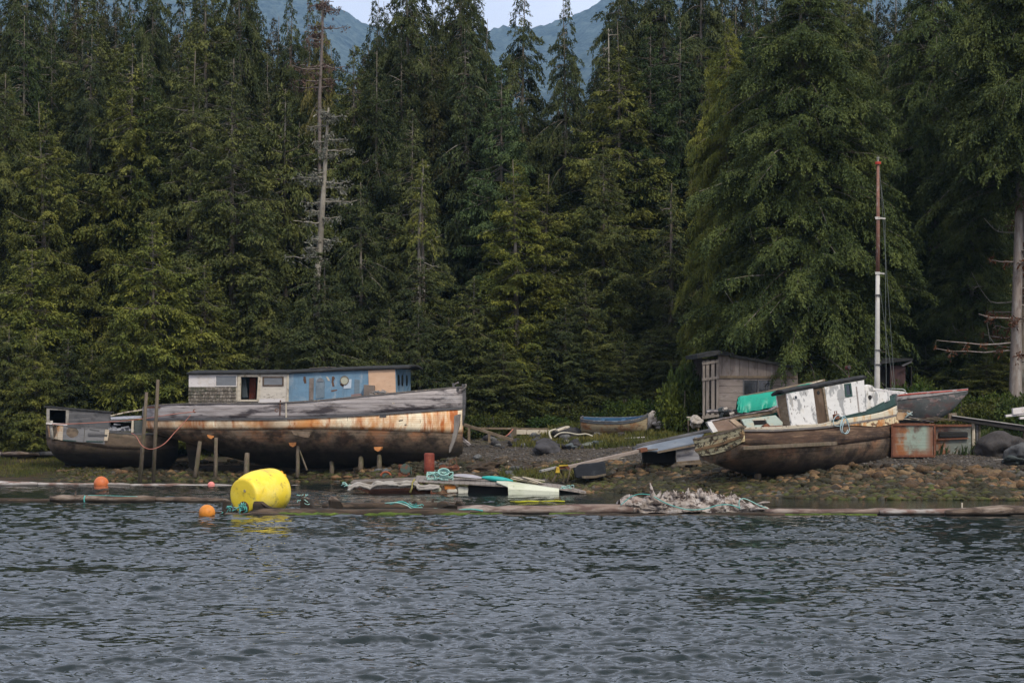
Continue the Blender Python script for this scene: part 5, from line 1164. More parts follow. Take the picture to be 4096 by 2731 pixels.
    mb = MB(); mb.prism([q(2291, 1858, 0), q(2421, 1846, 0), q(2425, 1902, -.1), q(2360, 1910, -.1), q(2302, 1912, -.1)], (0, 1.0, 0)); mb.build('hull', weathered('black_hull', (.012, .014, .018), [((.04, .045, .05), (3, 3, 3), .55, .68, .6)], var=.3), o, bevel=.06)
    mb = MB(); mb.prism([q(2326, 1904, -.14), q(2380, 1902, -.14), q(2424, 1893, -.14), q(2424, 1902, -.14), q(2380, 1912, -.14), q(2330, 1914, -.14)], (0, .1, 0)); mb.build('bottom_plank', PILE, o, bevel=.02)
dock_and_ramp()
# ------------------------------------------------------------------ red pipe and rusty machinery
def machinery():
    D = onground(1717, 1904); c = P(1717, 1904, D); c.z = gz1(c.x, c.y) - .1; h = P(1717, 1811, D).z - c.z; r = .25
    mb = MB(); mb.tube([(0, 0, 0), (0, 0, h * .5), (0, 0, h - .07), (0, 0, h - .02), (0, 0, h)], [r, r, r, r * .92, r * .7], 24)
    tag(mb.build('steel_pipe', REDST, smooth=True), 'upright red-brown steel pipe standing on the stony shore', 'pipe').location = c
    GRM = weathered('green_machine_paint', (.055, .085, .07), [((.16, .06, .035), (6, 6, 6), .5, .6, .8)], var=.2)
    c = P(1612, 1905, onground(1612, 1905)); c.z = gz1(c.x, c.y) - .05; o = thing('winch', 'rusty red winch with dull green drum left of the red pipe', 'winch', c)
    mb = MB(); mb.tube([(-.1, 0, 0), (-.1, 0, .45)], .10, 10); mb.tube([(-.1, 0, .45), (-.1, 0, .62)], .14, 10); mb.box((.05, 0, .12), (.55, .4, .2)); mb.build('red_stand', RUST, o, bevel=.02)
    mb = MB(); mb.tube([(.12, -.2, .42), (.12, .25, .42)], .2, 14); mb.build('drum', GRM, o); mb = MB(); mb.tube([(.12, -.24, .42), (.12, -.2, .42)], .25, 14); mb.tube([(.4, 0, .1), (.4, 0, .5)], .04, 6); mb.build('flange', GRM, o)
    c = P(1797, 1890, onground(1797, 1890)); c.z = gz1(c.x, c.y) - .05; o = thing('winch', 'rust-red hand winch with thin hoop right of the red pipe', 'winch', c)
    mb = MB(); mb.tube([(-.35, 0, .25), (.4, 0, .3)], .08, 8)
    for x_ in (-.3, .3): mb.tube([(x_, -.03, .25), (x_, .03, .25)], .2, 12); mb.bar((x_, 0, 0), (x_, 0, .3), .08)
    mb.build('drum', RUST, o); mb = MB(); mb.tube([(.0, 0, .0), (.02, 0, .5), (.12, 0, .68), (.28, 0, .7), (.36, 0, .5), (.38, 0, .0)], .018, 5); mb.build('hoop', RUST, o, smooth=True)
    c = P(1543, 1908, onground(1543, 1908)); c.z = gz1(c.x, c.y); o = thing('rusty_wheel', 'half buried rust-orange wheel near the foremost props', 'wheel', c)
    mb = MB(); mb.tube([(.25 * math.cos(t), 0, .02 + .22 * math.sin(t)) for t in np.linspace(-.2, 3.5, 16)], .05, 7); mb.build('tyre', weathered('orange_red_rust', (.26, .07, .03), [], var=.3), o, smooth=True); mb = MB(); mb.tube([(0, -.02, .03), (0, .06, .03)], .17, 14); mb.build('disc', GRM, o)
machinery()
# ------------------------------------------------------------------ yellow float and buoys
def yellow_float():
    D = 84.6
    az = R(34)                               # axis direction: from the far end to the near cap, pointing left towards the camera
    ax = Vector((-math.sin(az), -math.cos(az), -.09)).normalized()
    c = P(1024, 1973, D); o = thing('mooring_float', 'large yellow barrel shaped float tilted on the outer log boom', 'float', c)
    right = ax.cross(Vector((0, 0, 1))).normalized(); up = right.cross(ax)
    YE = weathered('yellow_plastic', (.76, .57, .035), [((.62, .42, .03), (1.2, 1.2, 1.2), .5, .66, .6), ((.22, .16, .04), (3, 3, 3), .57, .68, .75), ((.83, .74, .28), (.8, .8, .8), .48, .66, .55)], var=.04, rough=.45, bump=(5, .08), spec=.4)
    prof = [(.70, .0), (.70, .52), (.695, .58), (.66, .625), (.60, .640), (.45, .69), (.20, .76), (-.05, .80), (-.45, .815), (-.85, .80), (-1.0, .77), (-1.08, .70), (-1.12, .58), (-1.12, 0)]
    n = 48; rows = [[ax * a + (right * math.cos(t) + up * math.sin(t)) * r for a, r in prof] for t in np.linspace(0, 2 * math.pi, n + 1)]
    MB().grid(rows).build('barrel', YE, o, smooth=True)
    hub = ax * .712 + up * -.40 + right * -.02
    mb = MB(); mb.tube([hub - ax * .05, hub + ax * .015], .215, 22); hb = mb.build('hub', weathered('rusty_hub', (.10, .045, .025), [], var=.3), o)
    mb = MB(); p = ax * .71 + up * .18 + right * -.10; mb.tube([p, p + ax * .02], .05, 10); mb.build('plug', weathered('grey_plug', (.32, .27, .16), [], var=.2), o)
    mb = MB(); mb.tube([ax * .665 + (right * math.cos(t) + up * math.sin(t)) * .615 for t in np.linspace(-.15, 1.25, 14)], .012, 4); mb.build('scuffed_rim', weathered('dark_scuff', (.08, .065, .02), [], var=.3), o)
    for t0, t1 in ((.95, 1.08), (.72, .84)):
        mb = MB(); mb.tube([ax * -1.0 + (right * -math.cos(t) + up * math.sin(t)) * .765 for t in np.linspace(t0, t1, 4)], .035, 5); mb.build('orange_mark', weathered('orange_mark', (.62, .28, .02), [], var=.2), o)
    rs = random.Random(6); mb = MB()
    for k in range(9):
        q = hub + ax * .06 + Vector((rs.uniform(-.08, .1), -.05, rs.uniform(-.1, .1))); pts = [q + Vector((rs.uniform(-.12, .12), rs.uniform(-.08, .03), rs.uniform(-.12, .12))) for _ in range(6)]; mb.tube(pts, .022, 5)
    mb.build('rope_knot', ROPET, o, smooth=True, fix=False)
yellow_float()
def buoy(px, py, r, D, col, label):
    m = weathered(label.split()[0] + '_buoy_plastic', col, [(tuple(c * .6 for c in col), (4, 4, 4), .5, .68, .7)], var=.06, rough=.5, bump=(6, .1))
    c = P(px, py, D); rr = r / FPX * D
    o = thing('buoy', label, 'buoy', c)
    prof = [(math.sin(t) * rr, math.cos(t) * rr * (1.0 if t < 2.4 else 1.1)) for t in np.linspace(0.05, math.pi - .05, 16)]
    rows = [[Vector((math.cos(a) * x, math.sin(a) * x, z)) for x, z in prof] for a in np.linspace(0, 2 * math.pi, 25)]
    MB().grid(rows).build('ball', m, o, smooth=True)
    mb = MB(); mb.tube([(.05 * rr, 0, -rr * .9), (.05 * rr, -.02, -rr * 1.25)], rr * .16, 8); mb.build('neck', m, o)
buoy(405, 1934, 30, 112.4, (.52, .135, .04), 'orange buoy floating beyond the far left log boom')
buoy(828, 2050, 33, 82.3, (.56, .20, .025), 'yellowish orange buoy left of the big yellow float, nearest one')
buoy(845, 1940, 15, 112.8, (.60, .20, .17), 'small pink buoy behind the far left log boom')
# ------------------------------------------------------------------ logs
def logmat(nm, base, light, dark): return weathered(nm, base, [(light, (.5, 6, 6), .50, .62, .8), (dark, (1.0, 3.5, 3.5), .48, .58, .9), ((.016, .012, .008), (3, 3, 3), .0, .2, .9, (2, .04, -.06))], var=.35, vscale=(.9, 9, 9), bump=(6, .7))
LG1 = logmat('grey_brown_log', (.11, .078, .055), (.26, .21, .17), (.045, .03, .022)); LG2 = logmat('pale_pink_log', (.17, .125, .10), (.28, .24, .21), (.09, .055, .045)); LG3 = logmat('dark_wet_log', (.042, .028, .018), (.11, .075, .05), (.025, .018, .012)); LG4 = logmat('whitish_log', (.26, .235, .215), (.42, .40, .385), (.14, .08, .06))
MOSS = weathered('bright_green_weed', (.065, .10, .012), [((.03, .045, .01), (3, 3, 3), .5, .62, .8), ((.12, .16, .02), (5, 5, 5), .56, .66, .7)], var=.3, bump=(15, .8))
def log(x0, y0, x1, y1, D, r, mat, label, moss=None, knob=0, group='boom logs', D1=None, wob=.04):
    a = P(x0, y0, D); b = P(x1, y1, D1 or D); L = (b - a).length; rs = random.Random(int(x0 * 7 + y0))
    o = thing('boom_log', label, 'log', a, (0, 0, 0), group); d = (b - a)
    n = max(6, int(L / .45)); pts = []; rr = []
    for i in range(n + 1):
        t = i / n; pts.append(d * t + Vector((0, rs.uniform(-1, 1) * wob, rs.uniform(-1, 1) * wob * .5))); rr.append(r * (1 + .12 * math.sin(t * 9 + x0) + rs.uniform(-.07, .07)) * (.72 if i in (0, n) else 1))
    MB().tube(pts, rr, 11, jit=.07).build('log_body', mat, o, smooth=True)
    if moss:
        m = MB(); V = []; 
        for (ta, tb, hh) in moss:
            k = max(3, int((tb - ta) * L / .15)); rows = [[], [], []]
            for i in range(k + 1):
                t = ta + (tb - ta) * i / k; p = d * t; w_ = hh * rs.uniform(.6, 1.3) * math.sin(math.pi * (i + .5) / (k + 1)) ** .4
                rows[0].append(p + Vector((0, -r * 1.02, -a.z + .015 + w_))); rows[1].append(p + Vector((rs.uniform(-.03, .03), -r * 1.25 - rs.uniform(0, .06), -a.z + .03 + w_ * .4))); rows[2].append(p + Vector((0, -r * 1.3, -a.z - .06)))
            m.grid(rows)
        tag(m.build('weed_fringe', MOSS, o, fix=False, smooth=True), kind='stuff')
    for i in range(knob):
        t = rs.uniform(.05, .95); p = d * t; m = MB(); m.tube([p, p + Vector((rs.uniform(-.2, .2), rs.uniform(-.15, .05), r * 1.1 + rs.uniform(.05, .16)))], [r * .5, r * .12], 6, jit=.2); m.build('branch_stub', mat, o, smooth=True)
    return o
log(1000, 2056, 1880, 2054, 83.4, .185, LG3, 'dark brown boom log with bright green weed fringe right of the yellow float', moss=[(.0, .47, .09), (.52, .78, .09), (.84, 1.0, .08)])
log(1830, 2044, 2560, 2040, 84.2, .20, LG2, 'pinkish boom log in the middle in front of the raft', moss=[(.0, .25, .05), (.5, .7, .04)])
log(2500, 2041, 2800, 2046, 84.6, .14, LG2, 'short pink tapering boom log at the left foot of the driftwood root', wob=.02)
log(2250, 2062, 3140, 2058, 83.6, .07, LG3, 'thin dark log lying low in front of the driftwood root')
log(3060, 2048, 3620, 2049, 83.9, .13, LG2, 'light boom log right of the driftwood root', moss=[(.1, .8, .04)])
log(3520, 2050, 3900, 2046, 83.7, .12, LG4, 'whitish speckled boom log toward the right edge')
log(3780, 2050, 4220, 2036, 83.2, .17, LG1, 'thick grey-green boom log touching the right edge', knob=1)
log(1290, 2026, 1860, 2026, 88.5, .17, LG3, 'dark log behind the weedy boom log, with ropes across it', knob=2)
log(1000, 2018, 1300, 2022, 90.5, .07, LG1, 'thin pale log strip behind the yellow float')
log(-160, 2001, 240, 2003, 94.2, .11, LG3, 'low dark log at the left edge of the middle boom')
log(200, 1995, 620, 2000, 93.6, .17, LG1, 'bark covered log with mossy broken end, left of the yellow float', knob=2)
log(600, 1998, 895, 2003, 93.7, .13, LG1, 'thin grey log reaching behind the yellow float')
log(-160, 1936, 150, 1937, 112., .17, LG4, 'whitish far log at the left edge near the left wreck')
log(120, 1937, 520, 1941, 112.4, .11, LG4, 'pale pink far boom log under the orange buoy')
log(500, 1941, 940, 1943, 112.8, .09, LG4, 'pale far boom log under the small pink buoy')
log(1150, 1946, 1325, 1948, 113., .08, LG4, 'short whitish far log right of the yellow float')
log(720, 2050, 905, 2052, 84.4, .05, LG3, 'thin weedy stick between the nearest buoy and the yellow float')
log(2040, 2006, 2260, 2004, 93.5, .035, weathered('yellow_green_pole', (.33, .32, .02), [((.10, .09, .02), (3, 3, 3), .5, .6, .8)], var=.2), 'thin yellow-green pole floating in front of the white skiff')
# ragged wood around the float and snag knobs
def chunk(pts_px, D, th, mat, label, name='broken_wood', cat='driftwood'):
    c = P(pts_px[0][0], pts_px[0][1], D); rs = random.Random(int(pts_px[0][0])); n = len(pts_px)
    mb = MB(); A = [P(x, y, D + rs.uniform(-.05, .05)) - c for x, y in pts_px]
    mb.prism(A, (rs.uniform(-.1, .1), th, rs.uniform(-.03, .03))); o = mb.build(name, mat, bevel=.03); o.location = c; return tag(o, label, cat)
chunk([(890, 2000), (900, 1996), (918, 2002), (928, 2030), (930, 2066), (893, 2068), (888, 2040)], 83.6, .35, LG1, 'upright grey stump end at the left side of the yellow float')
chunk([(1010, 2018), (1015, 2004), (1040, 2006), (1062, 2022), (1078, 2030), (1150, 2034), (1180, 2040), (1185, 2062), (1010, 2064)], 83.5, .4, LG3, 'ragged brown slab in front of the yellow float')
chunk([(895, 2052), (960, 2056), (1010, 2050), (1080, 2052), (1180, 2058), (1190, 2068), (900, 2070)], 83.1, .3, LG1, 'flat splintered log end under the yellow float with teal rope')
chunk([(1200, 1992), (1212, 1986), (1228, 1992), (1240, 2012), (1252, 2030), (1330, 2034), (1360, 2046), (1200, 2048)], 84.6, .35, LG1, 'horn shaped stump tied with pale rope right of the yellow float')
chunk([(1316, 2000), (1328, 1984), (1345, 1988), (1362, 2004), (1374, 2024), (1374, 2046), (1300, 2046), (1320, 2026)], 85.2, .35, LG1, 'brown fin shaped stump on the weedy boom')
chunk([(1648, 2006), (1660, 1999), (1668, 2008), (1666, 2028), (1652, 2030)], 84.8, .25, LG3, 'small round knob of wood wrapped in teal rope')
chunk([(1748, 2012), (1765, 2002), (1785, 2006), (1795, 2018), (1820, 2016), (1824, 2002), (1840, 2004), (1853, 2024), (1853, 2040), (1745, 2038)], 85., .35, LG3, 'twin horned stump at the right end of the weedy boom')
tag(MB().tube([(0, 0, -.1), (0, 0, .22)], .03, 6).build('stake', CREAM), 'thin pale stake standing on the right boom', 'stake').location = P(3848, 2035, 83.6)
def scribble(name, c0, D, n, sx, sz, r, mat, label, seed=1, L=7):
    rs = random.Random(seed); c = P(c0[0], c0[1], D); mb = MB()
    for k in range(n):
        p = Vector((rs.uniform(-sx, sx), rs.uniform(-.25, .25), rs.uniform(0, sz))); pts = [p]; a = rs.uniform(0, 6.28)
        for j in range(L):
            a += rs.uniform(-.9, .9); p = p + Vector((math.cos(a) * .13 * sx, rs.uniform(-.05, .05), math.sin(a) * .10 * sx)); p.z = min(max(p.z, -.04), sz); p.x = min(max(p.x, -sx), sx); pts.append(p)
        mb.tube(pts, r, 4)
    o = tag(mb.build(name, mat, smooth=True, fix=False), label, 'rope'); o.location = c; return o
rope('rope', [P(x, y, D) for x, y, D in ((1540, 2012, 84.4), (1590, 2010, 84.2), (1630, 2022, 84.1), (1650, 2034, 84.), (1700, 2036, 83.9), (1740, 2032, 83.9), (1780, 2040, 83.9), (1815, 2052, 83.5), (1835, 2064, 83.1))], .02, ROPEG, 'pale green rope trailing over the weedy boom to the water')
rope('rope', [P(x, y, D) for x, y, D in ((1560, 2016, 84.4), (1610, 2006, 84.3), (1655, 2028, 84.1), (1690, 2030, 84.))], .028, ROPET, 'short teal rope over the small wooden knob')
rope('rope', [P(x, y, D) for x, y, D in ((1750, 2034, 84.3), (1800, 2042, 84.), (1880, 2036, 83.9), (1932, 2042, 83.9))], .03, ROPET, 'dark teal rope lying right of the twin horned stump')
scribble('rope_tangle', (1215, 2012), 84.4, 7, .22, .3, .016, ROPEG, 'pale rope knotted round the horn shaped stump', 3)
scribble('rope_tangle', (925, 2050), 83.2, 9, .35, .22, .018, ROPET, 'teal rope tangle at the foot of the yellow float', 5)
scribble('rope_tangle', (1660, 2028), 84.4, 6, .3, .15, .016, ROPET, 'teal tangle at the small wooden knob', 9)
rope('rope', [P(1170, 2016, 84.5), P(1185, 2032, 84.), P(1200, 2046, 83.6)], .015, LG3, 'dark cord from the yellow float down to the boom')
rope('rope', [P(352, 1980, 93.2), P(420, 1981, 93.2), P(550, 1985, 93.3)], .012, ROPET, 'thin teal line along the bark covered log')
rope('rope', [P(340, 1982, 93.3), P(336, 1995, 93.2), P(338, 2008, 93.2)], .03, ROPET, 'teal loop round the bark covered log')
# ------------------------------------------------------------------ raft with tarpaulin roll, kayak, skiff
def raft():
    D = 102.; c = P(1850, 1972, D); o = thing('raft', 'low floating raft with plank deck and foam blocks beached in front of the red pipe', 'raft', c)
    q = lambda a, b, dd=0: P(a, b, D + dd) - c
    rs = random.Random(12)
    DK1 = weathered('raft_planks', (.17, .145, .125), [((.32, .29, .26), (2, 3, 8), .52, .66, .6), ((.06, .05, .035), (3, 3, 3), .55, .66, .7)], var=.25, vscale=(1, 8, 8), lines=(0, .22, .04, (.03, .025, .02), .7))
    mb = MB(); mb.prism([q(1658, 1918, 1.6), q(2033, 1942, -.3), q(2033, 1948, -.3), q(1660, 1926, 0)], (0, 2.4, .12)); mb.build('plank_deck', DK1, o)
    mb = MB(); mb.prism([q(1400, 1930, .6), q(1660, 1920, .6), q(1660, 1950, .6), q(1440, 1950, .6)], (0, 2.2, .06)); mb.build('deck_rubbish', weathered('littered_deck', (.10, .08, .06), [((.26, .24, .22), (4, 4, 4), .54, .62, .8)], var=.3), o)
    CL = weathered('grey_felt', (.30, .275, .245), [((.17, .15, .12), (2, 2, 4), .5, .66, .6)], var=.12, bump=(14, .5))
    pts = [(1392, 1952), (1412, 1938), (1440, 1936), (1480, 1943), (1510, 1931), (1560, 1929), (1600, 1933), (1655, 1930), (1668, 1938), (1675, 1946), (1720, 1948), (1770, 1941)]
    for k, (dy, rr) in enumerate(((0, .085), (8, .06))):
        mb = MB(); P_ = [q(x, y + dy + 3 * math.sin(x * .09 + k), -.1 * k) for x, y in pts]; out = []
        for i in range(len(P_) - 1):
            for t in (0, .25, .5, .75): out.append(P_[i].lerp(P_[i + 1], t) + Vector((0, rs.uniform(-.03, .03), rs.uniform(-.02, .02))))
        mb.tube(out, [rr * (1 + .25 * math.sin(i * 1.3)) for i in range(len(out))], 9); mb.build('felt_roll', CL, o, smooth=True)
    mb = MB(); mb.prism([q(1445, 1946), q(1660, 1940), q(1660, 1950), q(1450, 1956)], (0, .1, 0)); mb.build('edge_beam', DK1, o)
    mb = MB(); mb.prism([q(1420, 1952, .35), q(1720, 1942, .35), q(1720, 1980, .35), q(1500, 1980, .35)], (0, .8, 0)); mb.build('red_brown_float', weathered('red_brown_float', (.05, .02, .012), [], var=.4), o)
    mb = MB(); mb.prism([q(1872, 1944, .2), q(2034, 1946, .2), q(2034, 1982, .2), q(1872, 1982, .2)], (0, 1.5, 0)); mb.build('black_underside', DARK, o)  # near-black block filling the space below the plank deck
    for (x0, x1, y0, y1, m, nm) in ((1725, 1766, 1948, 1966, (.33, .33, .24), 'foam_block'), (1776, 1824, 1940, 1958, (.42, .15, .03), 'foam_block'), (1786, 1830, 1954, 1970, (.48, .44, .36), 'foam_block'), (1830, 1874, 1947, 1974, (.50, .48, .40), 'foam_block')):
        mb = MB(); mb.prism([q(x0, y0 + 2), q(x0 + 8, y0 - 1), q(x1 - 5, y0), q(x1, y0 + 7), q(x1 - 3, y1), q(x0 + 3, y1 + 1)], (0, .5, 0)); mb.build(nm, weathered('foam_%d' % x0, m, [(tuple(c_ * .4 for c_ in m), (5, 5, 5), .55, .66, .7)], var=.15), o, bevel=.04)
    mb = MB(); mb.tube([q(1658, 1916, -.2), q(1650, 1930, -.3), q(1648, 1950, -.35), q(1640, 1970, -.35)], [.05, .035, .04, .06], 6, jit=.2); mb.build('weedy_rope', weathered('yellow_weedy_rope', (.22, .19, .06), [], var=.4), o, smooth=True)
    mb = MB(); mb.prism([q(2150, 1934, .6), q(2250, 1944, .2), q(2346, 1970, -.2), q(2340, 1974, -.2), q(2236, 1958, 0), q(2160, 1942, .2)], (0, 1.2, .03)); mb.build('sloping_end_deck', DK1, o)
    mb = MB(); mb.prism([q(2236, 1958, .2), q(2320, 1974, 0), q(2290, 1982, 0), q(2236, 1982, .2)], (0, .8, 0)); mb.build('end_float', DARK, o)
    for i in range(14):
        a = q(2040 + rs.uniform(0, 60), 1906 + rs.uniform(-2, 8), rs.uniform(.3, 1.2)); b = a + Vector((rs.uniform(.5, 1.1), rs.uniform(-.3, .3), rs.uniform(-.28, -.12))); mb = MB(); mb.bar(a, b, .12, .03); mb.build('loose_plank', rs.choice([GREYW, DK1, CREAM]), o)
    c2 = P(2035, 1975, 101.5); s = thing('white_skiff', 'upturned white skiff with flat side against the right end of the raft', 'skiff', c2)
    q2 = lambda a, b, dd=0: P(a, b, 101.5 + dd) - c2
    WS = weathered('algae_white_gelcoat', (.52, .53, .42), [((.38, .40, .27), (1, 1, 3), .48, .64, .6), ((.14, .14, .09), (6, 6, 6), .64, .69, .7)], var=.06, rough=.5)
    mb = MB(); mb.grid([[q2(1986, 1925, 1.5), q2(2036, 1926, 1.2), q2(2120, 1936, 1.2), q2(2232, 1952, 1.0)], [q2(1988, 1930, .4), q2(2032, 1934, .1), q2(2125, 1943, .1), q2(2236, 1957, .1)], [q2(2032, 1948, 0), q2(2035, 1956, 0), q2(2126, 1960, 0), q2(2236, 1966, 0)], [q2(2034, 1984, 0), q2(2037, 1984, 0), q2(2128, 1984, 0), q2(2236, 1984, 0)]]); mb.build('hull', WS, s, solid=.05, fix=False, bevel=.0)
    mb = MB(); mb.prism([q2(2236, 1956, .1), q2(2236, 1956, 1.1), q2(2236, 1986, 1.1), q2(2236, 1986, .1)], (-.05, 0, 0)); mb.build('end_panel', WS, s)
    c3 = P(1990, 1916, 103.6); mb = MB(); N = 14; rows = []
    for a in np.linspace(0, 2 * math.pi, 13): rows.append([Vector(((t - .5) * 1.35, math.cos(a) * .28 * math.sin(math.pi * min(max(t, .02), .98)) ** .6, math.sin(a) * .13 * math.sin(math.pi * min(max(t, .02), .98)) ** .5 - (t - .5) * .16)) for t in np.linspace(0, 1, N)])
    k = tag(mb.grid(rows).build('kayak', weathered('turquoise_plastic', (.015, .30, .27), [((.01, .2, .18), (3, 3, 3), .5, .66, .5)], var=.05, rough=.4), smooth=True), 'turquoise kayak lying on the raft behind the white skiff', 'kayak'); k.location = c3
    c4 = P(1870, 1908, 103.8); mb = MB(); rows = []
    for a in np.linspace(0, math.pi, 9): rows.append([Vector(((t - .5) * 1.3, math.cos(a) * .35 * math.sin(math.pi * min(max(t, .03), .97)) ** .5, math.sin(a) * .14 * math.sin(math.pi * min(max(t, .03), .97)) ** .4 - (t - .5) * .12)) for t in np.linspace(0, 1, 12)])
    k = tag(mb.grid(rows).build('upturned_hull', weathered('grey_white_shell', (.27, .26, .28), [((.42, .42, .43), (2, 2, 5), .52, .62, .7)], var=.1), smooth=True), 'grey upturned shell on the raft between rope heap and kayak', 'hull'); k.location = c4
    scribble('rope_heap', (1760, 1914), 103.2, 26, .55, .28, .028, ROPEG, 'heap of pale green rope coils on the raft', 21, L=12)
    scribble('rope_tangle', (1385, 1948), 102.3, 8, .25, .22, .02, ROPEG, 'pale green rope tangle at the left end of the raft', 22)
    scribble('rope_tangle', (2262, 1948), 101.6, 8, .35, .08, .02, ROPEG, 'pale green rope on the sloping right end of the raft', 23)
    mb = MB()
    for t in np.linspace(0, 2, 3): mb.tube([Vector((math.cos(a) * (.2 + .02 * t), math.sin(a) * .12 - .05 * t, .1 + .05 * t + math.sin(a) * .14)) for a in np.linspace(0, 6, 16)], .026, 5)
    tag(mb.build('rope_coil', ROPEG, smooth=True, fix=False), 'round coil of pale green rope on the rope heap', 'rope').location = P(1775, 1905, 102.7)
raft()
# ------------------------------------------------------------------ bleached driftwood root on the boom
def driftroot():
    D = 84.5; c = P(2770, 2046, D); o = thing('driftwood_root', 'bleached spiky driftwood root mass lying on the boom', 'driftwood', c)
    from mathutils import noise as mn
    m = weathered('bleached_driftwood', (.26, .22, .19), [((.42, .38, .35), (3, 3, 5), .5, .60, .8), ((.045, .030, .024), (3.5, 3.5, 6), .49, .58, .95), ((.30, .20, .14), (1.5, 1.5, 2), .56, .66, .5)], var=.2, vscale=(3, 3, 9), bump=(11, 1.0))
    q = lambda a, b, dd=0: P(a, b, D + dd) - c
    tops = [(2478, 2012), (2490, 1998), (2530, 1990), (2590, 1986), (2625, 1992), (2650, 1975), (2700, 1975), (2760, 1978), (2800, 1975), (2860, 1982), (2930, 1990), (2960, 1998), (3000, 2012), (3040, 2026), (3078, 2036)]
    xs = np.linspace(2478, 3078, 110); ty = np.interp(xs, [t[0] for t in tops], [t[1] for t in tops]); rows = []
    for k in range(17):
        a = math.pi * k / 16; r_ = []
        for i, x in enumerate(xs):
            h = (2046 - ty[i]) / FPX * D; w_ = h * .9 + .12; base = q(x, 2047)
            p = Vector((base.x, base.y - math.cos(a) * w_ + .2, max(math.sin(a), 0) ** .75 * h))
            n = mn.noise_vector(p * 2.4) * .20 + mn.noise_vector(p * 7) * .11; n2 = mn.noise(p * Vector((3, 3, 12)) if 0 else Vector((p.x * 3, p.y * 3, p.z * 12))) * .04
            r_.append(p + n * min(1, math.sin(a) * 2 + .2) + Vector((0, -n2, n2)))
        rows.append(r_)
    MB().grid(rows).build('root_mass', m, o, smooth=True, fix=False)
    rs = random.Random(14)
    def spike(x, y0, y1, dx, r, dd=0, nm='root_spike'):
        mb = MB(); a = q(x, y0, dd); b = q(x + dx, y1, dd); mid = a.lerp(b, .5) + Vector((rs.uniform(-.05, .05), 0, .0)); mb.tube([a, a.lerp(mid, .5), mid, mid.lerp(b, .5), b], [r, r * .85, r * .65, r * .42, r * .08], 7, jit=.12); mb.build(nm, m, o, smooth=True)
    spike(2624, 2010, 1929, -24, .13, -.25); spike(2626, 1995, 1958, 20, .10)
    for i in range(46):
        x = rs.uniform(2640, 2960) if i < 38 else rs.uniform(2500, 3050); top = float(np.interp(x, xs, ty)); spike(x, top + 14, top - rs.uniform(4, 30 if x > 2640 and x < 2960 else 8) * (1 if i % 3 == 0 else .6), rs.uniform(-14, 8), rs.uniform(.05, .12), rs.uniform(-.2, .3))
    for i in range(26):
        x = rs.uniform(2480, 3040); a = q(x, 2046 - rs.uniform(4, 30), -.35); mb = MB(); b = a + Vector((rs.uniform(-.5, .5), rs.uniform(-.12, .05), rs.uniform(-.2, .12))); mb.tube([a, a.lerp(b, .5) + Vector((0, -.04, .03)), b], [.06, .05, .02], 6, jit=.2); mb.build('root_spur', m, o, smooth=True)
    spike(3000, 2040, 2020, 60, .09, -.3)
    rope('rope', [P(x, y, 84.0) for x, y in ((2482, 2020), (2505, 2000), (2528, 1984), (2560, 1975), (2600, 1978))], .016, ROPET, 'teal rope over the left end of the driftwood root')
    rope('rope', [P(x, y, 83.85) for x, y in ((2615, 1985), (2660, 2010), (2710, 2028), (2760, 2038), (2820, 2034), (2870, 2020), (2920, 2018), (2960, 2032))], .018, ROPET, 'teal rope sagging along the front of the driftwood root')
    rope('rope', [P(x, y, 83.95) for x, y in ((2960, 2036), (2956, 2005), (2972, 1993), (3000, 2002), (3040, 2022), (3070, 2032))], .018, ROPEG, 'pale rope lashed round the dark right end of the driftwood root')
driftroot()
# ------------------------------------------------------------------ rocks
from mathutils import noise as mnoise
def rock_mesh(seed, flat=.7, rough=.35, sub=3):
    import bmesh
    b = bmesh.new(); bmesh.ops.create_icosphere(b, subdivisions=sub, radius=1)
    off = Vector((seed * 3.1, seed * 1.7, seed * .9))
    for v_ in b.verts:
        p = v_.co.copy(); n = mnoise.noise(p * 1.1 + off) * rough + mnoise.noise(p * 2.7 + off) * rough * .4
        v_.co = p * (1 + n); v_.co.z *= flat
    me = bpy.data.meshes.new('rock'); b.to_mesh(me); b.free()
    me.polygons.foreach_set('use_smooth', [True] * len(me.polygons)); return me
def rockmat(name):
    q = NT(name); oi = q.n('ShaderNodeObjectInfo')
    c = q.mix(q.step(q.noise(2.2, 6, .75), .3, .7), (.30, .30, .30), (1.15, 1.15, 1.15))
    c = q.mix(1.0, c, oi.outputs['Color'], 'MULTIPLY')
    up = q.n('ShaderNodeNewGeometry'); sp = q.n('ShaderNodeSeparateXYZ'); q.l(up.outputs['Normal'], sp.inputs[0])
    q.l(c, q.b.inputs['Base Color']); q.b.inputs['Roughness'].default_value = .85; q.b.inputs['Specular IOR Level'].default_value = .25
    bp = q.n('ShaderNodeBump'); bp.inputs['Strength'].default_value = .7; bp.inputs['Distance'].default_value = .06; q.l(q.noise(5, 7, .75), bp.inputs['Height']); q.l(bp.outputs[0], q.b.inputs['Normal']); return q.m
RM = rockmat('beach_rock'); RMESH = [rock_mesh(i, flat=.62 + .06 * (i % 4), rough=.45, sub=2) for i in range(8)]
for me in RMESH: me.materials.append(RM)
BMESH = [rock_mesh(20 + i, flat=.62, rough=.5, sub=4) for i in range(5)]
for me in BMESH: me.materials.append(RM)
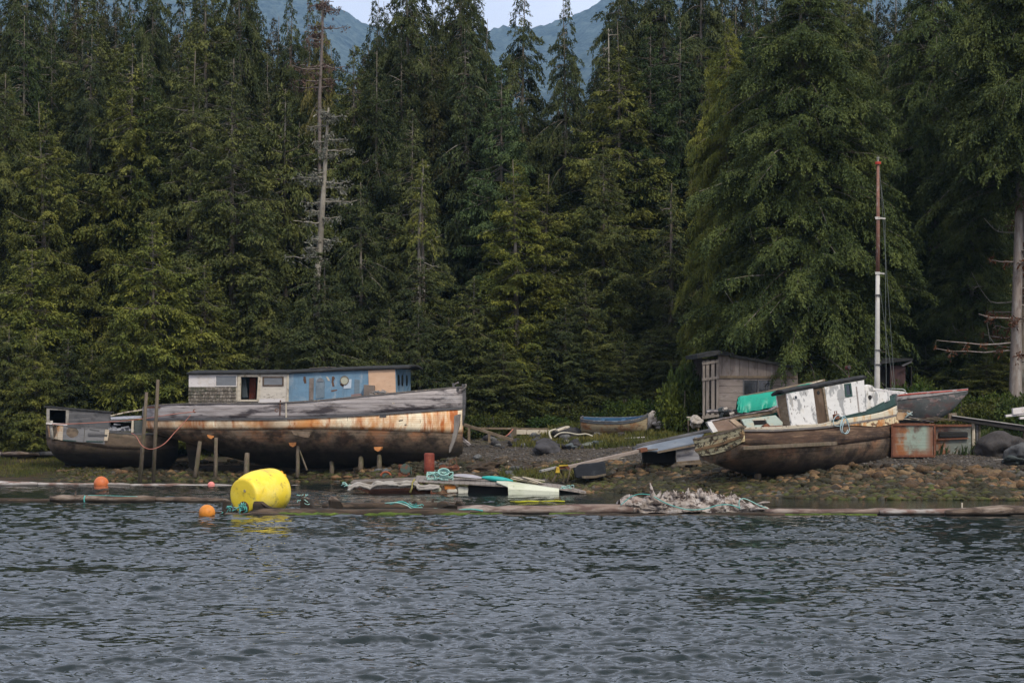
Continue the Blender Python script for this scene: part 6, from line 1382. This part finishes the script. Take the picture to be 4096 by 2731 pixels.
def rock(name, label, px, py, r, col, k=0, big=False, group=None, sz=(1, 1, 1), D=None, sink=.3):
    D = D or onground(px, py); x = (px - 2048) / FPX * D; o = bpy.data.objects.new(name, (BMESH if big else RMESH)[k % (5 if big else 8)]); COL.objects.link(o)
    rr = r / FPX * D; o.scale = (rr * sz[0], rr * sz[1], rr * sz[2]); o.location = (x, D + rr * .2, gz1(x, D) + rr * sz[2] * .62 * (1 - sink) * .6); o.rotation_euler = (rnd.uniform(-.2, .2), rnd.uniform(-.2, .2), rnd.uniform(0, 6.28)); o.color = (*col, 1)
    return tag(o, label, 'rock', group)
GRY = (.085, .082, .085); GRL = (.17, .17, .165); BRN = (.15, .093, .048); BRO = (.21, .122, .055); DKB = (.045, .032, .02); OLV = (.075, .072, .03)
for a in [(2195, 1812, 72, (.062, .058, .060), 0, (1, .8, .72), 'big dark flat boulder below the hose on the grassy point'), (2292, 1795, 32, (.11, .125, .13), 1, (1, .9, .8), 'smooth blue-grey boulder right of the big dark one'), (2355, 1786, 27, (.17, .18, .145), 2, (1.1, .8, .8), 'pale greenish rounded boulder in the boulder row'), (2395, 1782, 26, (.085, .10, .10), 3, (1.1, .9, .8), 'dark green-grey boulder at the right end of the row'),
          (2268, 1775, 22, (.16, .15, .11), 4, (1, 1, .8), 'small yellowish boulder tucked behind the blue-grey one'), (2312, 1790, 24, (.06, .055, .055), 0, (1, 1, .9), 'dark boulder between the blue-grey and the pale one'), (2285, 1750, 55, (.05, .047, .047), 1, (1.3, .8, .85), 'large black rock behind the boulder row'), (2390, 1755, 30, (.13, .125, .115), 2, (1, .8, 1.2), 'upright grey rock next to the clinker boat'),
          (1440, 1880, 28, (.20, .145, .085), 3, (1, 1, 1.05), 'tan boulder under the fore props of the long boat'), (2716, 1878, 30, (.13, .105, .075), 4, (1, .9, 1.2), 'grey and rust rounded rock below the collapsed dock'), (3998, 1818, 96, (.060, .053, .050), 0, (1, .8, 1.0), 'big dark boulder with pale top by the walkway post'), (4088, 1838, 62, (.10, .10, .10), 1, (1, .8, 1.15), 'grey boulder cut by the right edge'), (4052, 1856, 52, (.055, .065, .06), 2, (1.2, .8, .7), 'low dark green boulder at the right edge'),
          (2485, 1748, 22, (.07, .06, .06), 3, (1, 1, 1), 'small dark rock under the clinker boat'), (2525, 1742, 16, (.16, .16, .14), 4, (1, 1, .8), 'little pale rock under the clinker boat'), (4092, 1750, 22, (.22, .21, .20), 2, (1, 1, 1.2), 'small pale rock at the right edge below the white boards'), (1935, 1882, 50, (.065, .045, .028), 3, (1.4, .7, .7), 'brown slab like rock right of the red hand winch')]:
    rock('boulder', a[6], a[0], a[1], a[2], a[3], a[4], True, sz=a[5])
rr_ = random.Random(77); cnt = 0
bands = [  # px0, px1, y0, y1 (left, right), n, r range, colours
 (1950, 2330, 1735, 1795, 44, (9, 22), [GRY, GRY, DKB, GRL, (.06, .055, .06)], 'dark grey rock in the heap behind the gravel point'),
 (1480, 2060, 1835, 1915, 70, (8, 20), [(.14, .12, .09), BRN, GRL, (.12, .09, .06), OLV], 'greyish brown stone on the bank behind the raft'),
 (2420, 2800, 1850, 1915, 38, (10, 24), [BRN, DKB, BRO, OLV], 'brown weedy stone between ramp and heeled boat'),
 (3060, 3560, 1862, 1935, 40, (12, 34), [BRO, BRN, DKB, (.19, .14, .08)], 'tan stone on the bank under the heeled boat'),
 (3480, 4096, 1868, 1965, 84, (11, 32), [BRO, BRN, (.22, .145, .075), (.12, .075, .04)], 'orange-brown stone on the bank at the right'),
 (1200, 1480, 1890, 1925, 16, (7, 13), [BRN, DKB, (.12, .09, .05)], 'small brown stone below the long boat')]
for (x0, x1, y0, y1, n, rr2, cols, lab) in bands:
    for i in range(n):
        c = rr_.choice(cols); f = rr_.uniform(.55, 1.0)
        rock('stone', lab, rr_.uniform(x0, x1), rr_.uniform(y0, y1), rr_.uniform(*rr2), tuple(k * f for k in c), rr_.randint(0, 7), group=lab.replace(' stone', ' stones').replace(' rock ', ' rocks '), sz=(rr_.uniform(.9, 1.4), rr_.uniform(.8, 1.1), rr_.uniform(.8, 1.2)), sink=rr_.uniform(.1, .6))
# cobbles: everything smaller, one mass
def scatter_cobbles():
    rs = np.random.RandomState(5); base = []
    import bmesh
    b = bmesh.new(); bmesh.ops.create_icosphere(b, subdivisions=1, radius=1); BV = np.array([v_.co[:] for v_ in b.verts]); BF = np.array([[v_.index for v_ in f.verts] for f in b.faces]); b.free()
    def mass(name, n, dlo, dhi, rlo, rhi, xlo, xhi, dens, mat, label, zs=.6, power=2.2):
        x = rs.uniform(xlo, xhi, n * 3); d = rs.uniform(dlo, dhi, n * 3); y = np.interp(x, SX, SD) + d
        keep = rs.rand(n * 3) < dens(x, y, d); x, y, d = x[keep][:n], y[keep][:n], d[keep][:n]; n = len(x)
        z = gz(x, y); r = rlo + (rhi - rlo) * rs.rand(n) ** power
        V = BV[None] * (1 + rs.normal(0, .16, (n, len(BV), 1))); V = V * np.stack([r * rs.uniform(.9, 1.5, n), r * rs.uniform(.8, 1.2, n), r * zs * rs.uniform(.7, 1.3, n)], 1)[:, None]
        a = rs.rand(n) * 6.28; ca, sa = np.cos(a)[:, None], np.sin(a)[:, None]; V = np.stack([V[..., 0] * ca - V[..., 1] * sa, V[..., 0] * sa + V[..., 1] * ca, V[..., 2]], 2)
        V += np.stack([x, y, z + r * .15], 1)[:, None]
        F = (BF[None] + (np.arange(n) * len(BV))[:, None, None]).reshape(-1, 3)
        o = finish(np_mesh(name, V.reshape(-1, 3), F), name, mat, smooth=True); tag(o, label, name, kind='stuff')
    def cm(nm, cols, weed):
        q = NT(nm); ge = q.n('ShaderNodeNewGeometry'); r_ = ge.outputs['Random Per Island']
        rp_ = q.n('ShaderNodeValToRGB'); rp_.color_ramp.interpolation = 'CONSTANT'; e = rp_.color_ramp.elements
        while len(e) < len(cols): e.new(.5)
        for i, c in enumerate(cols): e[i].position = i / len(cols); e[i].color = (*c, 1)
        q.l(r_, rp_.inputs[0]); c = q.mix(q.step(q.noise(.55, 6, .65), .42, .56), rp_.outputs[0], weed)
        c = q.mix(q.step(q.noise(9, 5, .7), .3, .7), c, (.0, .0, .0), 'MIX') if 0 else q.mix(q.math('MULTIPLY', q.step(q.noise(8, 5, .7), .45, .7), .6), c, (.02, .016, .01))
        q.l(c, q.b.inputs['Base Color']); q.b.inputs['Roughness'].default_value = .85; q.b.inputs['Specular IOR Level'].default_value = .25; return q.m
    c1 = cm('cobble_mix', [(.18, .10, .048), (.115, .07, .036), DKB, (.08, .054, .030), (.18, .112, .052), (.045, .042, .018), (.085, .078, .065), (.03, .022, .014)], (.022, .020, .008))
    c2 = cm('gravel_mix', [(.06, .055, .052), (.095, .085, .075), (.045, .04, .035), (.14, .125, .11), (.08, .06, .042)], (.07, .055, .04))
    mass('cobbles', 13000, -.3, 8.5, .05, .24, -23, 25, lambda x, y, d: np.where(x > 1.5, 1.0, .30) * np.clip(1.4 - d / 9, .25, 1) * np.clip(.15 + 3.2 * (fbm(x * .45, y * .45, 3) + .12), .08, 1), c1, 'brown and tan cobbles covering the lower shore')
    mass('gravel', 16000, 5, 19, .02, .085, -8, 26, lambda x, y, d: np.clip(1.2 - abs(d - 11) / 8, 0, 1), c2, 'grey gravel on the upper beach')
    # seaweed tufts
    wq = weathered('seaweed', (.040, .042, .010), [((.065, .078, .012), (.9, .9, .9), .52, .64, .8), ((.05, .028, .012), (2, 2, 2), .5, .6, .7)], var=.4, bump=(12, .8))
    mass('seaweed', 5000, -.35, 4.2, .06, .26, -23, 25, lambda x, y, d: np.clip(1.3 - d / 3.5, 0, 1) * (.15 + 1.5 * np.clip(fbm(x * .4 + 9, y * .6, 3) + .2, 0, 1)) * np.where(x > 1, 1, .45), wq, 'olive green and brown seaweed draped along the waterline', zs=.45)
scatter_cobbles()
# grass and low herbs : blades
def blades(name, label, n, region, hlo, hhi, mat, seed, wmul=1.0):
    rs = np.random.RandomState(seed); px = rs.uniform(region[0], region[1], n * 2); D = rs.uniform(region[2], region[3], n * 2); x = (px - 2048) / FPX * D
    z = gz(x, D); k = (z > region[4]) & (rs.rand(n * 2) < .25 + 1.6 * np.clip(fbm(x * .8, D * .8, 3) + .25, 0, 1)); x, D, z = x[k][:n], D[k][:n], z[k][:n]; n = len(x)
    h = rs.uniform(hlo, hhi, n) * (.5 + .9 * vnoise(x * .9, D * .9)); a = rs.rand(n) * 6.28; ln = rs.normal(0, .3, (n, 2)) * h[:, None]; w_ = h * rs.uniform(.06, .12, n) * wmul
    wx, wy = np.cos(a) * w_, np.sin(a) * w_
    V = np.stack([np.stack([x - wx, D - wy, z - .03], 1), np.stack([x + wx, D + wy, z - .03], 1), np.stack([x + wx * .7 + ln[:, 0] * .4, D + wy * .7 + ln[:, 1] * .4, z + h * .6], 1), np.stack([x + ln[:, 0], D + ln[:, 1], z + h], 1)], 1).reshape(-1, 3)
    o = finish(np_mesh(name, V, np.arange(4 * n).reshape(n, 4)), name, mat); tag(o, label, name, kind='stuff')
GRM1 = foliage('beach_grass', (.10, .105, .025), (.21, .17, .05), (.05, .06, .015), .25)
GRM2 = foliage('undergrowth', (.038, .055, .016), (.085, .10, .026), (.016, .026, .008), .15)
blades('grass', 'yellow-green grass on the point round the clinker boat', 14000, (2050, 2860, 117, 126, 1.6), .12, .34, GRM1, 1)
blades('grass', 'rough grass below the forest at the left edge', 16000, (-200, 420, 119.6, 133, .12), .06, .20, GRM1, 2)
blades('grass', 'tall grass round the walkway at the right', 9000, (3560, 4300, 108.5, 120, 1.5), .2, .55, GRM2, 3)
blades('grass', 'sparse rusty grass between the raft and the ramp', 3500, (2000, 2330, 104, 112, .3), .1, .4, GRM1, 4)
# shrubs
def shrub_mesh(seed, R0=1.0):
    rs = np.random.RandomState(seed); n = 3800
    c = rs.normal(0, .42, (26, 3)) * np.array([1, 1, .5]) * R0; c[:, 2] = abs(c[:, 2]) + .35 * R0; k = rs.randint(0, 26, n)
    d = unit(rs.normal(0, 1, (n, 3))); p = c[k] + d * (R0 * .34 * rs.rand(n) ** .4)[:, None]; p[:, 2] = np.maximum(p[:, 2], 0)
    ld = unit(d + rs.normal(0, .5, (n, 3)) + np.array([0, 0, -.2])); wv = unit(np.cross(ld, unit(rs.normal(0, 1, (n, 3))))); ln = rs.uniform(.08, .16, n); return diamonds(p, ld, wv, ln, ln * .55)
SH_ = []
for i in range(3):
    V, F = shrub_mesh(60 + i); me = np_mesh('foliage', V, F); me.materials.append(GRM2); SH_.append(me)
TW = MB()
for i in range(9): TW.tube([(0, 0, -.1), (.3 * math.cos(i * 2.1), .3 * math.sin(i * 2.1), .4), (.6 * math.cos(i * 2.1), .6 * math.sin(i * 2.1), .95)], [.03, .02, .008], 4, cap=False)
tw0 = TW.build('stems', BARK, fix=False); twm = tw0.data; bpy.data.objects.remove(tw0)
def shrub(px, D, r, hz, col, label, group=None):
    x = (px - 2048) / FPX * D; o = thing('shrub', label, 'shrub', (x, D, gz1(x, D) - .1), (0, 0, rnd.uniform(0, 6.28)), group); o.scale = (r, r, hz)
    a = bpy.data.objects.new('foliage', SH_[rnd.randint(0, 2)]); COL.objects.link(a); a.parent = o; a.color = (*col, 1); b = bpy.data.objects.new('stems', twm); COL.objects.link(b); b.parent = o
fr2 = random.Random(31)
for i in range(16):
    px = fr2.uniform(1880, 2800); shrub(px, fr2.uniform(127, 129.5), fr2.uniform(.8, 1.3), fr2.uniform(.6, 1.4), (fr2.uniform(.8, 1.6), fr2.uniform(.9, 1.4), fr2.uniform(.6, 1)), 'leafy green shrub along the forest edge behind the small clinker boat', 'shrubs behind the clinker boat')
for i in range(30):
    px = fr2.uniform(3560, 4250); shrub(px, fr2.uniform(115, 124), fr2.uniform(.9, 1.7), fr2.uniform(.9, 2.0), (fr2.uniform(.8, 1.5), fr2.uniform(1, 1.4), fr2.uniform(.6, .9)), 'green shrub in the undergrowth behind the grey hull at right', 'shrubs at the right')
for i in range(22):
    px = fr2.uniform(-150, 900); shrub(px, fr2.uniform(131, 134), fr2.uniform(.9, 1.5), fr2.uniform(.8, 1.5), (fr2.uniform(.7, 1.3), fr2.uniform(.8, 1.2), fr2.uniform(.6, .9)), 'dark shrub at the foot of the forest behind the wrecks on the left', 'shrubs behind the left wrecks')
shrub(2735, 121.5, 1.2, 2.3, (1.5, 1.4, .7), 'yellow-green shrub at the left corner of the board shed')
shrub(2770, 123, 1.3, 3.4, (1.0, 1.1, .7), 'tall green shrub against the board shed')
# ------------------------------------------------------------------ snags and bare trunks
def snag(pts, rr, D, label, limbs, seed, mat=DEADW, name='dead_tree', needles=None, Lm=1.0):
    p = [P(x, y, D) for x, y in pts]; b = p[0]; rs = random.Random(seed); o = thing(name, label, 'tree', b)
    g = Vector((b.x, b.y, gz1(b.x, b.y) - .1)); low = [g - b, (g - b) * .5] if b.z - g.z > .5 else []
    mb = MB(); mb.tube(low + [q - b for q in p], [rr[0] * 1.3, rr[0] * 1.12][:len(low)] + rr, 9, jit=.08); mb.build('trunk', mat, o, smooth=True)
    V = []; mb = MB()
    for i in range(limbs):
        t = rs.uniform(.08, .98); k = t * (len(p) - 1); i0 = min(int(k), len(p) - 2); q = p[i0].lerp(p[i0 + 1], k - i0) - b; a = rs.uniform(0, 6.28); L = rs.uniform(.6, 2.0) * (1.25 - .6 * t) * Lm; pp = []
        for j in range(6):
            s = j / 5; pp.append(q + Vector((math.cos(a + .3 * s) * L * s, math.sin(a + .3 * s) * L * s * .8, -.10 * L * s + rs.uniform(-.06, .06) + .12 * L * s * s)))
        mb.tube(pp, [.045 * (1 - .8 * j / 5) + .006 for j in range(6)], 4, cap=False)
        for k2 in range(7):
            j = rs.randint(1, 5); c_ = pp[j]; e = c_ + Vector((rs.uniform(-.25, .25), rs.uniform(-.25, .25), rs.uniform(-.3, .1))); mb.tube([c_, e], [.014, .006], 3, cap=False)
            V += [c_, e]
    mb.build('bare_limbs', mat, o, smooth=True, fix=False)
    if needles:
        n = 60 * limbs; r2 = np.random.RandomState(seed); A = np.array([v_[:] for v_ in V]).reshape(-1, 2, 3); k = r2.randint(0, len(A), n); pos = A[k, 0] + (A[k, 1] - A[k, 0]) * r2.rand(n)[:, None] + r2.normal(0, .10, (n, 3)); ld = unit(r2.normal(0, 1, (n, 3)) + np.array([0, 0, -.5])); wv = unit(np.cross(ld, r2.normal(0, 1, (n, 3)))); ln = r2.uniform(.12, .28, n)
        VV, FF = diamonds(pos, ld, wv, ln, ln * .35); finish(np_mesh('dead_needles', VV, FF), 'dead_needles', needles, o)
    return o
GND = foliage('grey_lichen_twigs', (.15, .15, .12), (.22, .21, .17), (.07, .075, .06), .1); RED_N = foliage('rusty_dead_needles', (.11, .045, .022), (.17, .07, .03), (.05, .022, .014), .15)
snag([(1268, 1118), (1280, 980), (1288, 860), (1296, 740), (1306, 560), (1314, 432)], [.19, .17, .15, .13, .09, .05], 130.5, 'bleached leaning dead snag with drooping grey limbs left of middle', 34, 2, needles=GND, Lm=1.0)
snag([(1278, 390), (1285, 250), (1290, 130), (1292, -10)], [.10, .09, .07, .05], 146, 'pale dead top of a spruce high above the bleached snag', 22, 3, mat=weathered('grey_dead_wood', (.13, .105, .092), [], var=.3), needles=foliage('brown_dead_twigs', (.10, .06, .045), (.15, .10, .08), (.05, .03, .025), .1), Lm=1.2)
snag([(2436, 330), (2435, 220), (2434, 115)], [.07, .05, .02], 150.5, 'thin dry spike top on the tall olive cedar', 5, 4, Lm=.5)
snag([(2478, 640), (2476, 560), (2472, 470)], [.08, .06, .03], 144.6, 'pale forked dead top in the tall olive cedar crown', 10, 5, Lm=.7)
snag([(1676, 940), (1686, 800), (1694, 660)], [.085, .065, .03], 136.0, 'bare pale stretch of trunk on the thin hemlock', 5, 6, Lm=.5)
TRK = weathered('tall_grey_trunk', (.20, .165, .14), [((.30, .28, .26), (4, 4, 1), .5, .64, .7), ((.08, .05, .04), (2, 2, 1), .54, .66, .7)], var=.3, vscale=(6, 6, 1), bump=(10, .8))
snag([(4062, 1560), (4066, 1300), (4072, 1050), (4080, 760), (4083, 560)], [.34, .27, .24, .2, .1], 121.5, 'tall bare trunk with rusty dead boughs at the right edge', 30, 7, mat=TRK, needles=RED_N, Lm=1.9)
snag([(2680, 1560), (2682, 1200), (2684, 800)], [.09, .07, .03], 136.0, 'slim grey dead trunk left of the board shed', 16, 10, mat=TRK, Lm=.9)
# ------------------------------------------------------------------ fence beams, driftwood, log heap, table, outboard
def beam(name, label, cat, a, b, w_, h_, mat, group=None):
    mb = MB(); d = b - a; mb.bar((0, 0, 0), d, w_, h_); o = tag(mb.build(name, mat, bevel=.01), label, cat, group); o.location = a; return o
beam('timber', 'slanting grey timber leaning at the bow of the long boat', 'timber', P(1856, 1698, 123.5), P(2052, 1760, 122.5), .12, .15, BRWOOD)
beam('timber', 'short propped timber against the stem of the long boat', 'timber', P(1838, 1745, 121.5), P(1880, 1780, 121.2), .12, .14, GREYW)
beam('timber', 'long level fence rail between long boat and boulder heap', 'timber', P(1900, 1712, 125.5), P(2200, 1716, 125.5), .1, .10, BRWOOD)
beam('timber', 'wide weathered plank standing on edge left of the clinker boat', 'timber', P(2060, 1727, 124.6), P(2210, 1729, 124.6), .08, .24, CREAM)
for x, y0, y1, lab in ((1876, 1708, 1768, 'fence post nearest the bow'), (1957, 1728, 1768, 'short fence post in the middle'), (2050, 1706, 1760, 'dark fence post at the joint of the rails'), (2061, 1706, 1756, 'pale fence post beside the dark one')):
    D = 124.4; a = P(x, y0, D); g = gz1(a.x, D) - .1; mb = MB(); mb.bar((0, 0, g - a.z), (0, 0, 0), .13, .13, up=(0, 1, 0)); tag(mb.build('fence_post', PILE if 'dark' in lab else BRWOOD), lab, 'post', 'fence posts').location = a
rope('rope', [P(2052, 1716, 124), P(2035, 1735, 123.8), P(2018, 1748, 123.8)], .03, ROPEP, 'salmon rope end by the dark fence post')
rope('hose', [P(2206, 1756, 118.6), P(2198, 1738, 118.7), P(2200, 1724, 118.8), P(2222, 1716, 119.)], .05, ROPEC, 'cream hose end standing up beside the black rock', 'hose')
rope('hose', [P(2216, 1748, 118.5), P(2240, 1732, 118.5), P(2270, 1730, 118.4), P(2310, 1737, 118.3), P(2345, 1735, 118.3), P(2370, 1744, 118.2)], .04, ROPEC, 'cream hose snaking over the boulders to the clinker boat', 'hose')
beam('driftwood_plank', 'broken cream plank on top of the black rock', 'driftwood', P(2225, 1722, 119), P(2272, 1706, 119.4), .3, .08, CREAM)
def blob(name, label, px, py, D, s, mat, seed, cat='driftwood'):
    me = rock_mesh(seed, flat=1.0, rough=.7, sub=4); me.materials.clear(); me.materials.append(mat); o = bpy.data.objects.new(name, me); COL.objects.link(o); x = (px - 2048) / FPX * D; o.location = (x, D, CAMH - (py - HOR) / FPX * D); o.scale = s; return tag(o, label, cat)
DW = weathered('pale_driftwood', (.33, .29, .25), [((.14, .11, .09), (3, 3, 3), .52, .64, .7), ((.45, .42, .38), (3, 3, 6), .54, .64, .6)], var=.2, bump=(10, .8))
blob('stump', 'pale bleached stump right behind the clinker boat', 2610, 1685, 123., (.28, .3, .42), DW, 41)
blob('stump', 'low pale root mass beside the bleached stump', 2655, 1702, 122.5, (.5, .3, .2), DW, 42)
beam('log', 'long grey log lying between the stump and the board shed', 'log', P(2660, 1694, 124), P(2745, 1684, 123), .3, .3, DW)
blob('stump', 'gnarled tan root at the foot of the open shed corner', 2785, 1685, 118.6, (.32, .3, .28), DW, 43)
def table():
    c = P(2772, 1668, 119.5); o = thing('work_table', 'low wooden work table beside the open corner of the shed', 'table', c); g = gz1(c.x, c.y) - c.z
    mb = MB(); mb.box((0, 0, 0), (.62, .6, .05)); mb.build('top', CREAM, o); mb = MB(); mb.box((0, -.28, -.1), (.56, .05, .12)); mb.build('apron', weathered('green_yellow_paint', (.12, .15, .07), [], var=.4), o)
    for x in (-.25, .25): mb = MB(); mb.bar((x, -.25, -.05), (x, -.25, g - .1), .07, .07, up=(0, 1, 0)); mb.build('leg', BRWOOD, o)
table()
def outboard():
    c = P(2892, 1640, 108.); o = thing('outboard_motor', 'dark grey outboard motor lying on the clutter left of the green tarpaulin', 'motor', c)
    OM = weathered('charcoal_cowl', (.035, .042, .045), [((.10, .11, .11), (3, 3, 8), .56, .62, .7)], var=.2, rough=.5)
    mb = MB(); mb.prism([(-.26, -.12, -.08), (-.22, -.12, .08), (-.05, -.12, .15), (.18, -.12, .12), (.25, -.12, .02), (.2, -.12, -.1)], (0, .26, 0)); mb.build('cowl', OM, o, bevel=.04)
    mb = MB(); mb.bar((.0, 0, -.08), (-.12, 0, -.32), .16, .14); mb.bar((-.2, 0, -.3), (.06, 0, -.34), .14, .04); mb.build('leg', OM, o, bevel=.02)
outboard()
rs9 = random.Random(19)
for i in range(22):
    x = rs9.uniform(2870, 2960); D = rs9.uniform(107.6, 109); a = P(x, 1652 - abs(rs9.gauss(0, 10)), D); b = a + Vector((rs9.uniform(-.6, .6), rs9.uniform(-.4, .4), rs9.uniform(-.12, .12))); mb = MB(); mb.tube([(0, 0, 0), b - a], rs9.uniform(.04, .09), 6, jit=.1)
    tag(mb.build('scrap_wood', rs9.choice([GREYW, PILE, DW, GREYD]), fix=False), 'grey scrap stick in the heap left of the green tarpaulin', 'driftwood', 'scrap heap left of the tarpaulin').location = a
rs9 = random.Random(29)
for i in range(16):
    x = rs9.uniform(-150, 150); D = rs9.uniform(128, 132); y = rs9.uniform(1728, 1772); a = P(x, y, D); a.z = gz1(a.x, D) + rs9.uniform(.1, .35); L = rs9.uniform(1.5, 4); an = rs9.uniform(-.25, .25); mb = MB(); mb.tube([(0, 0, 0), (L * .5, L * an * .5, .05), (L, L * an, rs9.uniform(-.05, .15))], [rs9.uniform(.08, .18)] * 2 + [.05], 8, jit=.1)
    tag(mb.build('drift_log', rs9.choice([DW, LG1, LG3, GREYD]), smooth=True), 'grey drift log in the log heap at the left edge', 'log', 'log heap at the left edge').location = a
rs9 = random.Random(39)
for i in range(26):
    px = rs9.uniform(1250, 4050); py = rs9.uniform(1850, 1960) if rs9.random() < .6 else rs9.uniform(1780, 1850); D = onground(px, py); a = P(px, py, D); a.z = gz1(a.x, D) + .04; L = rs9.uniform(.3, 1.3); an = rs9.uniform(-.6, .6); mb = MB(); mb.bar((0, 0, 0), (L, L * an, rs9.uniform(-.02, .1)), rs9.uniform(.03, .1), .03)
    tag(mb.build('drift_stick', rs9.choice([DW, PILE, CREAM, LG3])), 'weathered stick stranded on the open beach', 'driftwood', 'stranded sticks on the beach').location = a
beam('timber', 'pale strip of wood in the grass below the clinker boat', 'timber', P(2490, 1753, 119.), P(2580, 1748, 119.2), .08, .05, WHITEP)
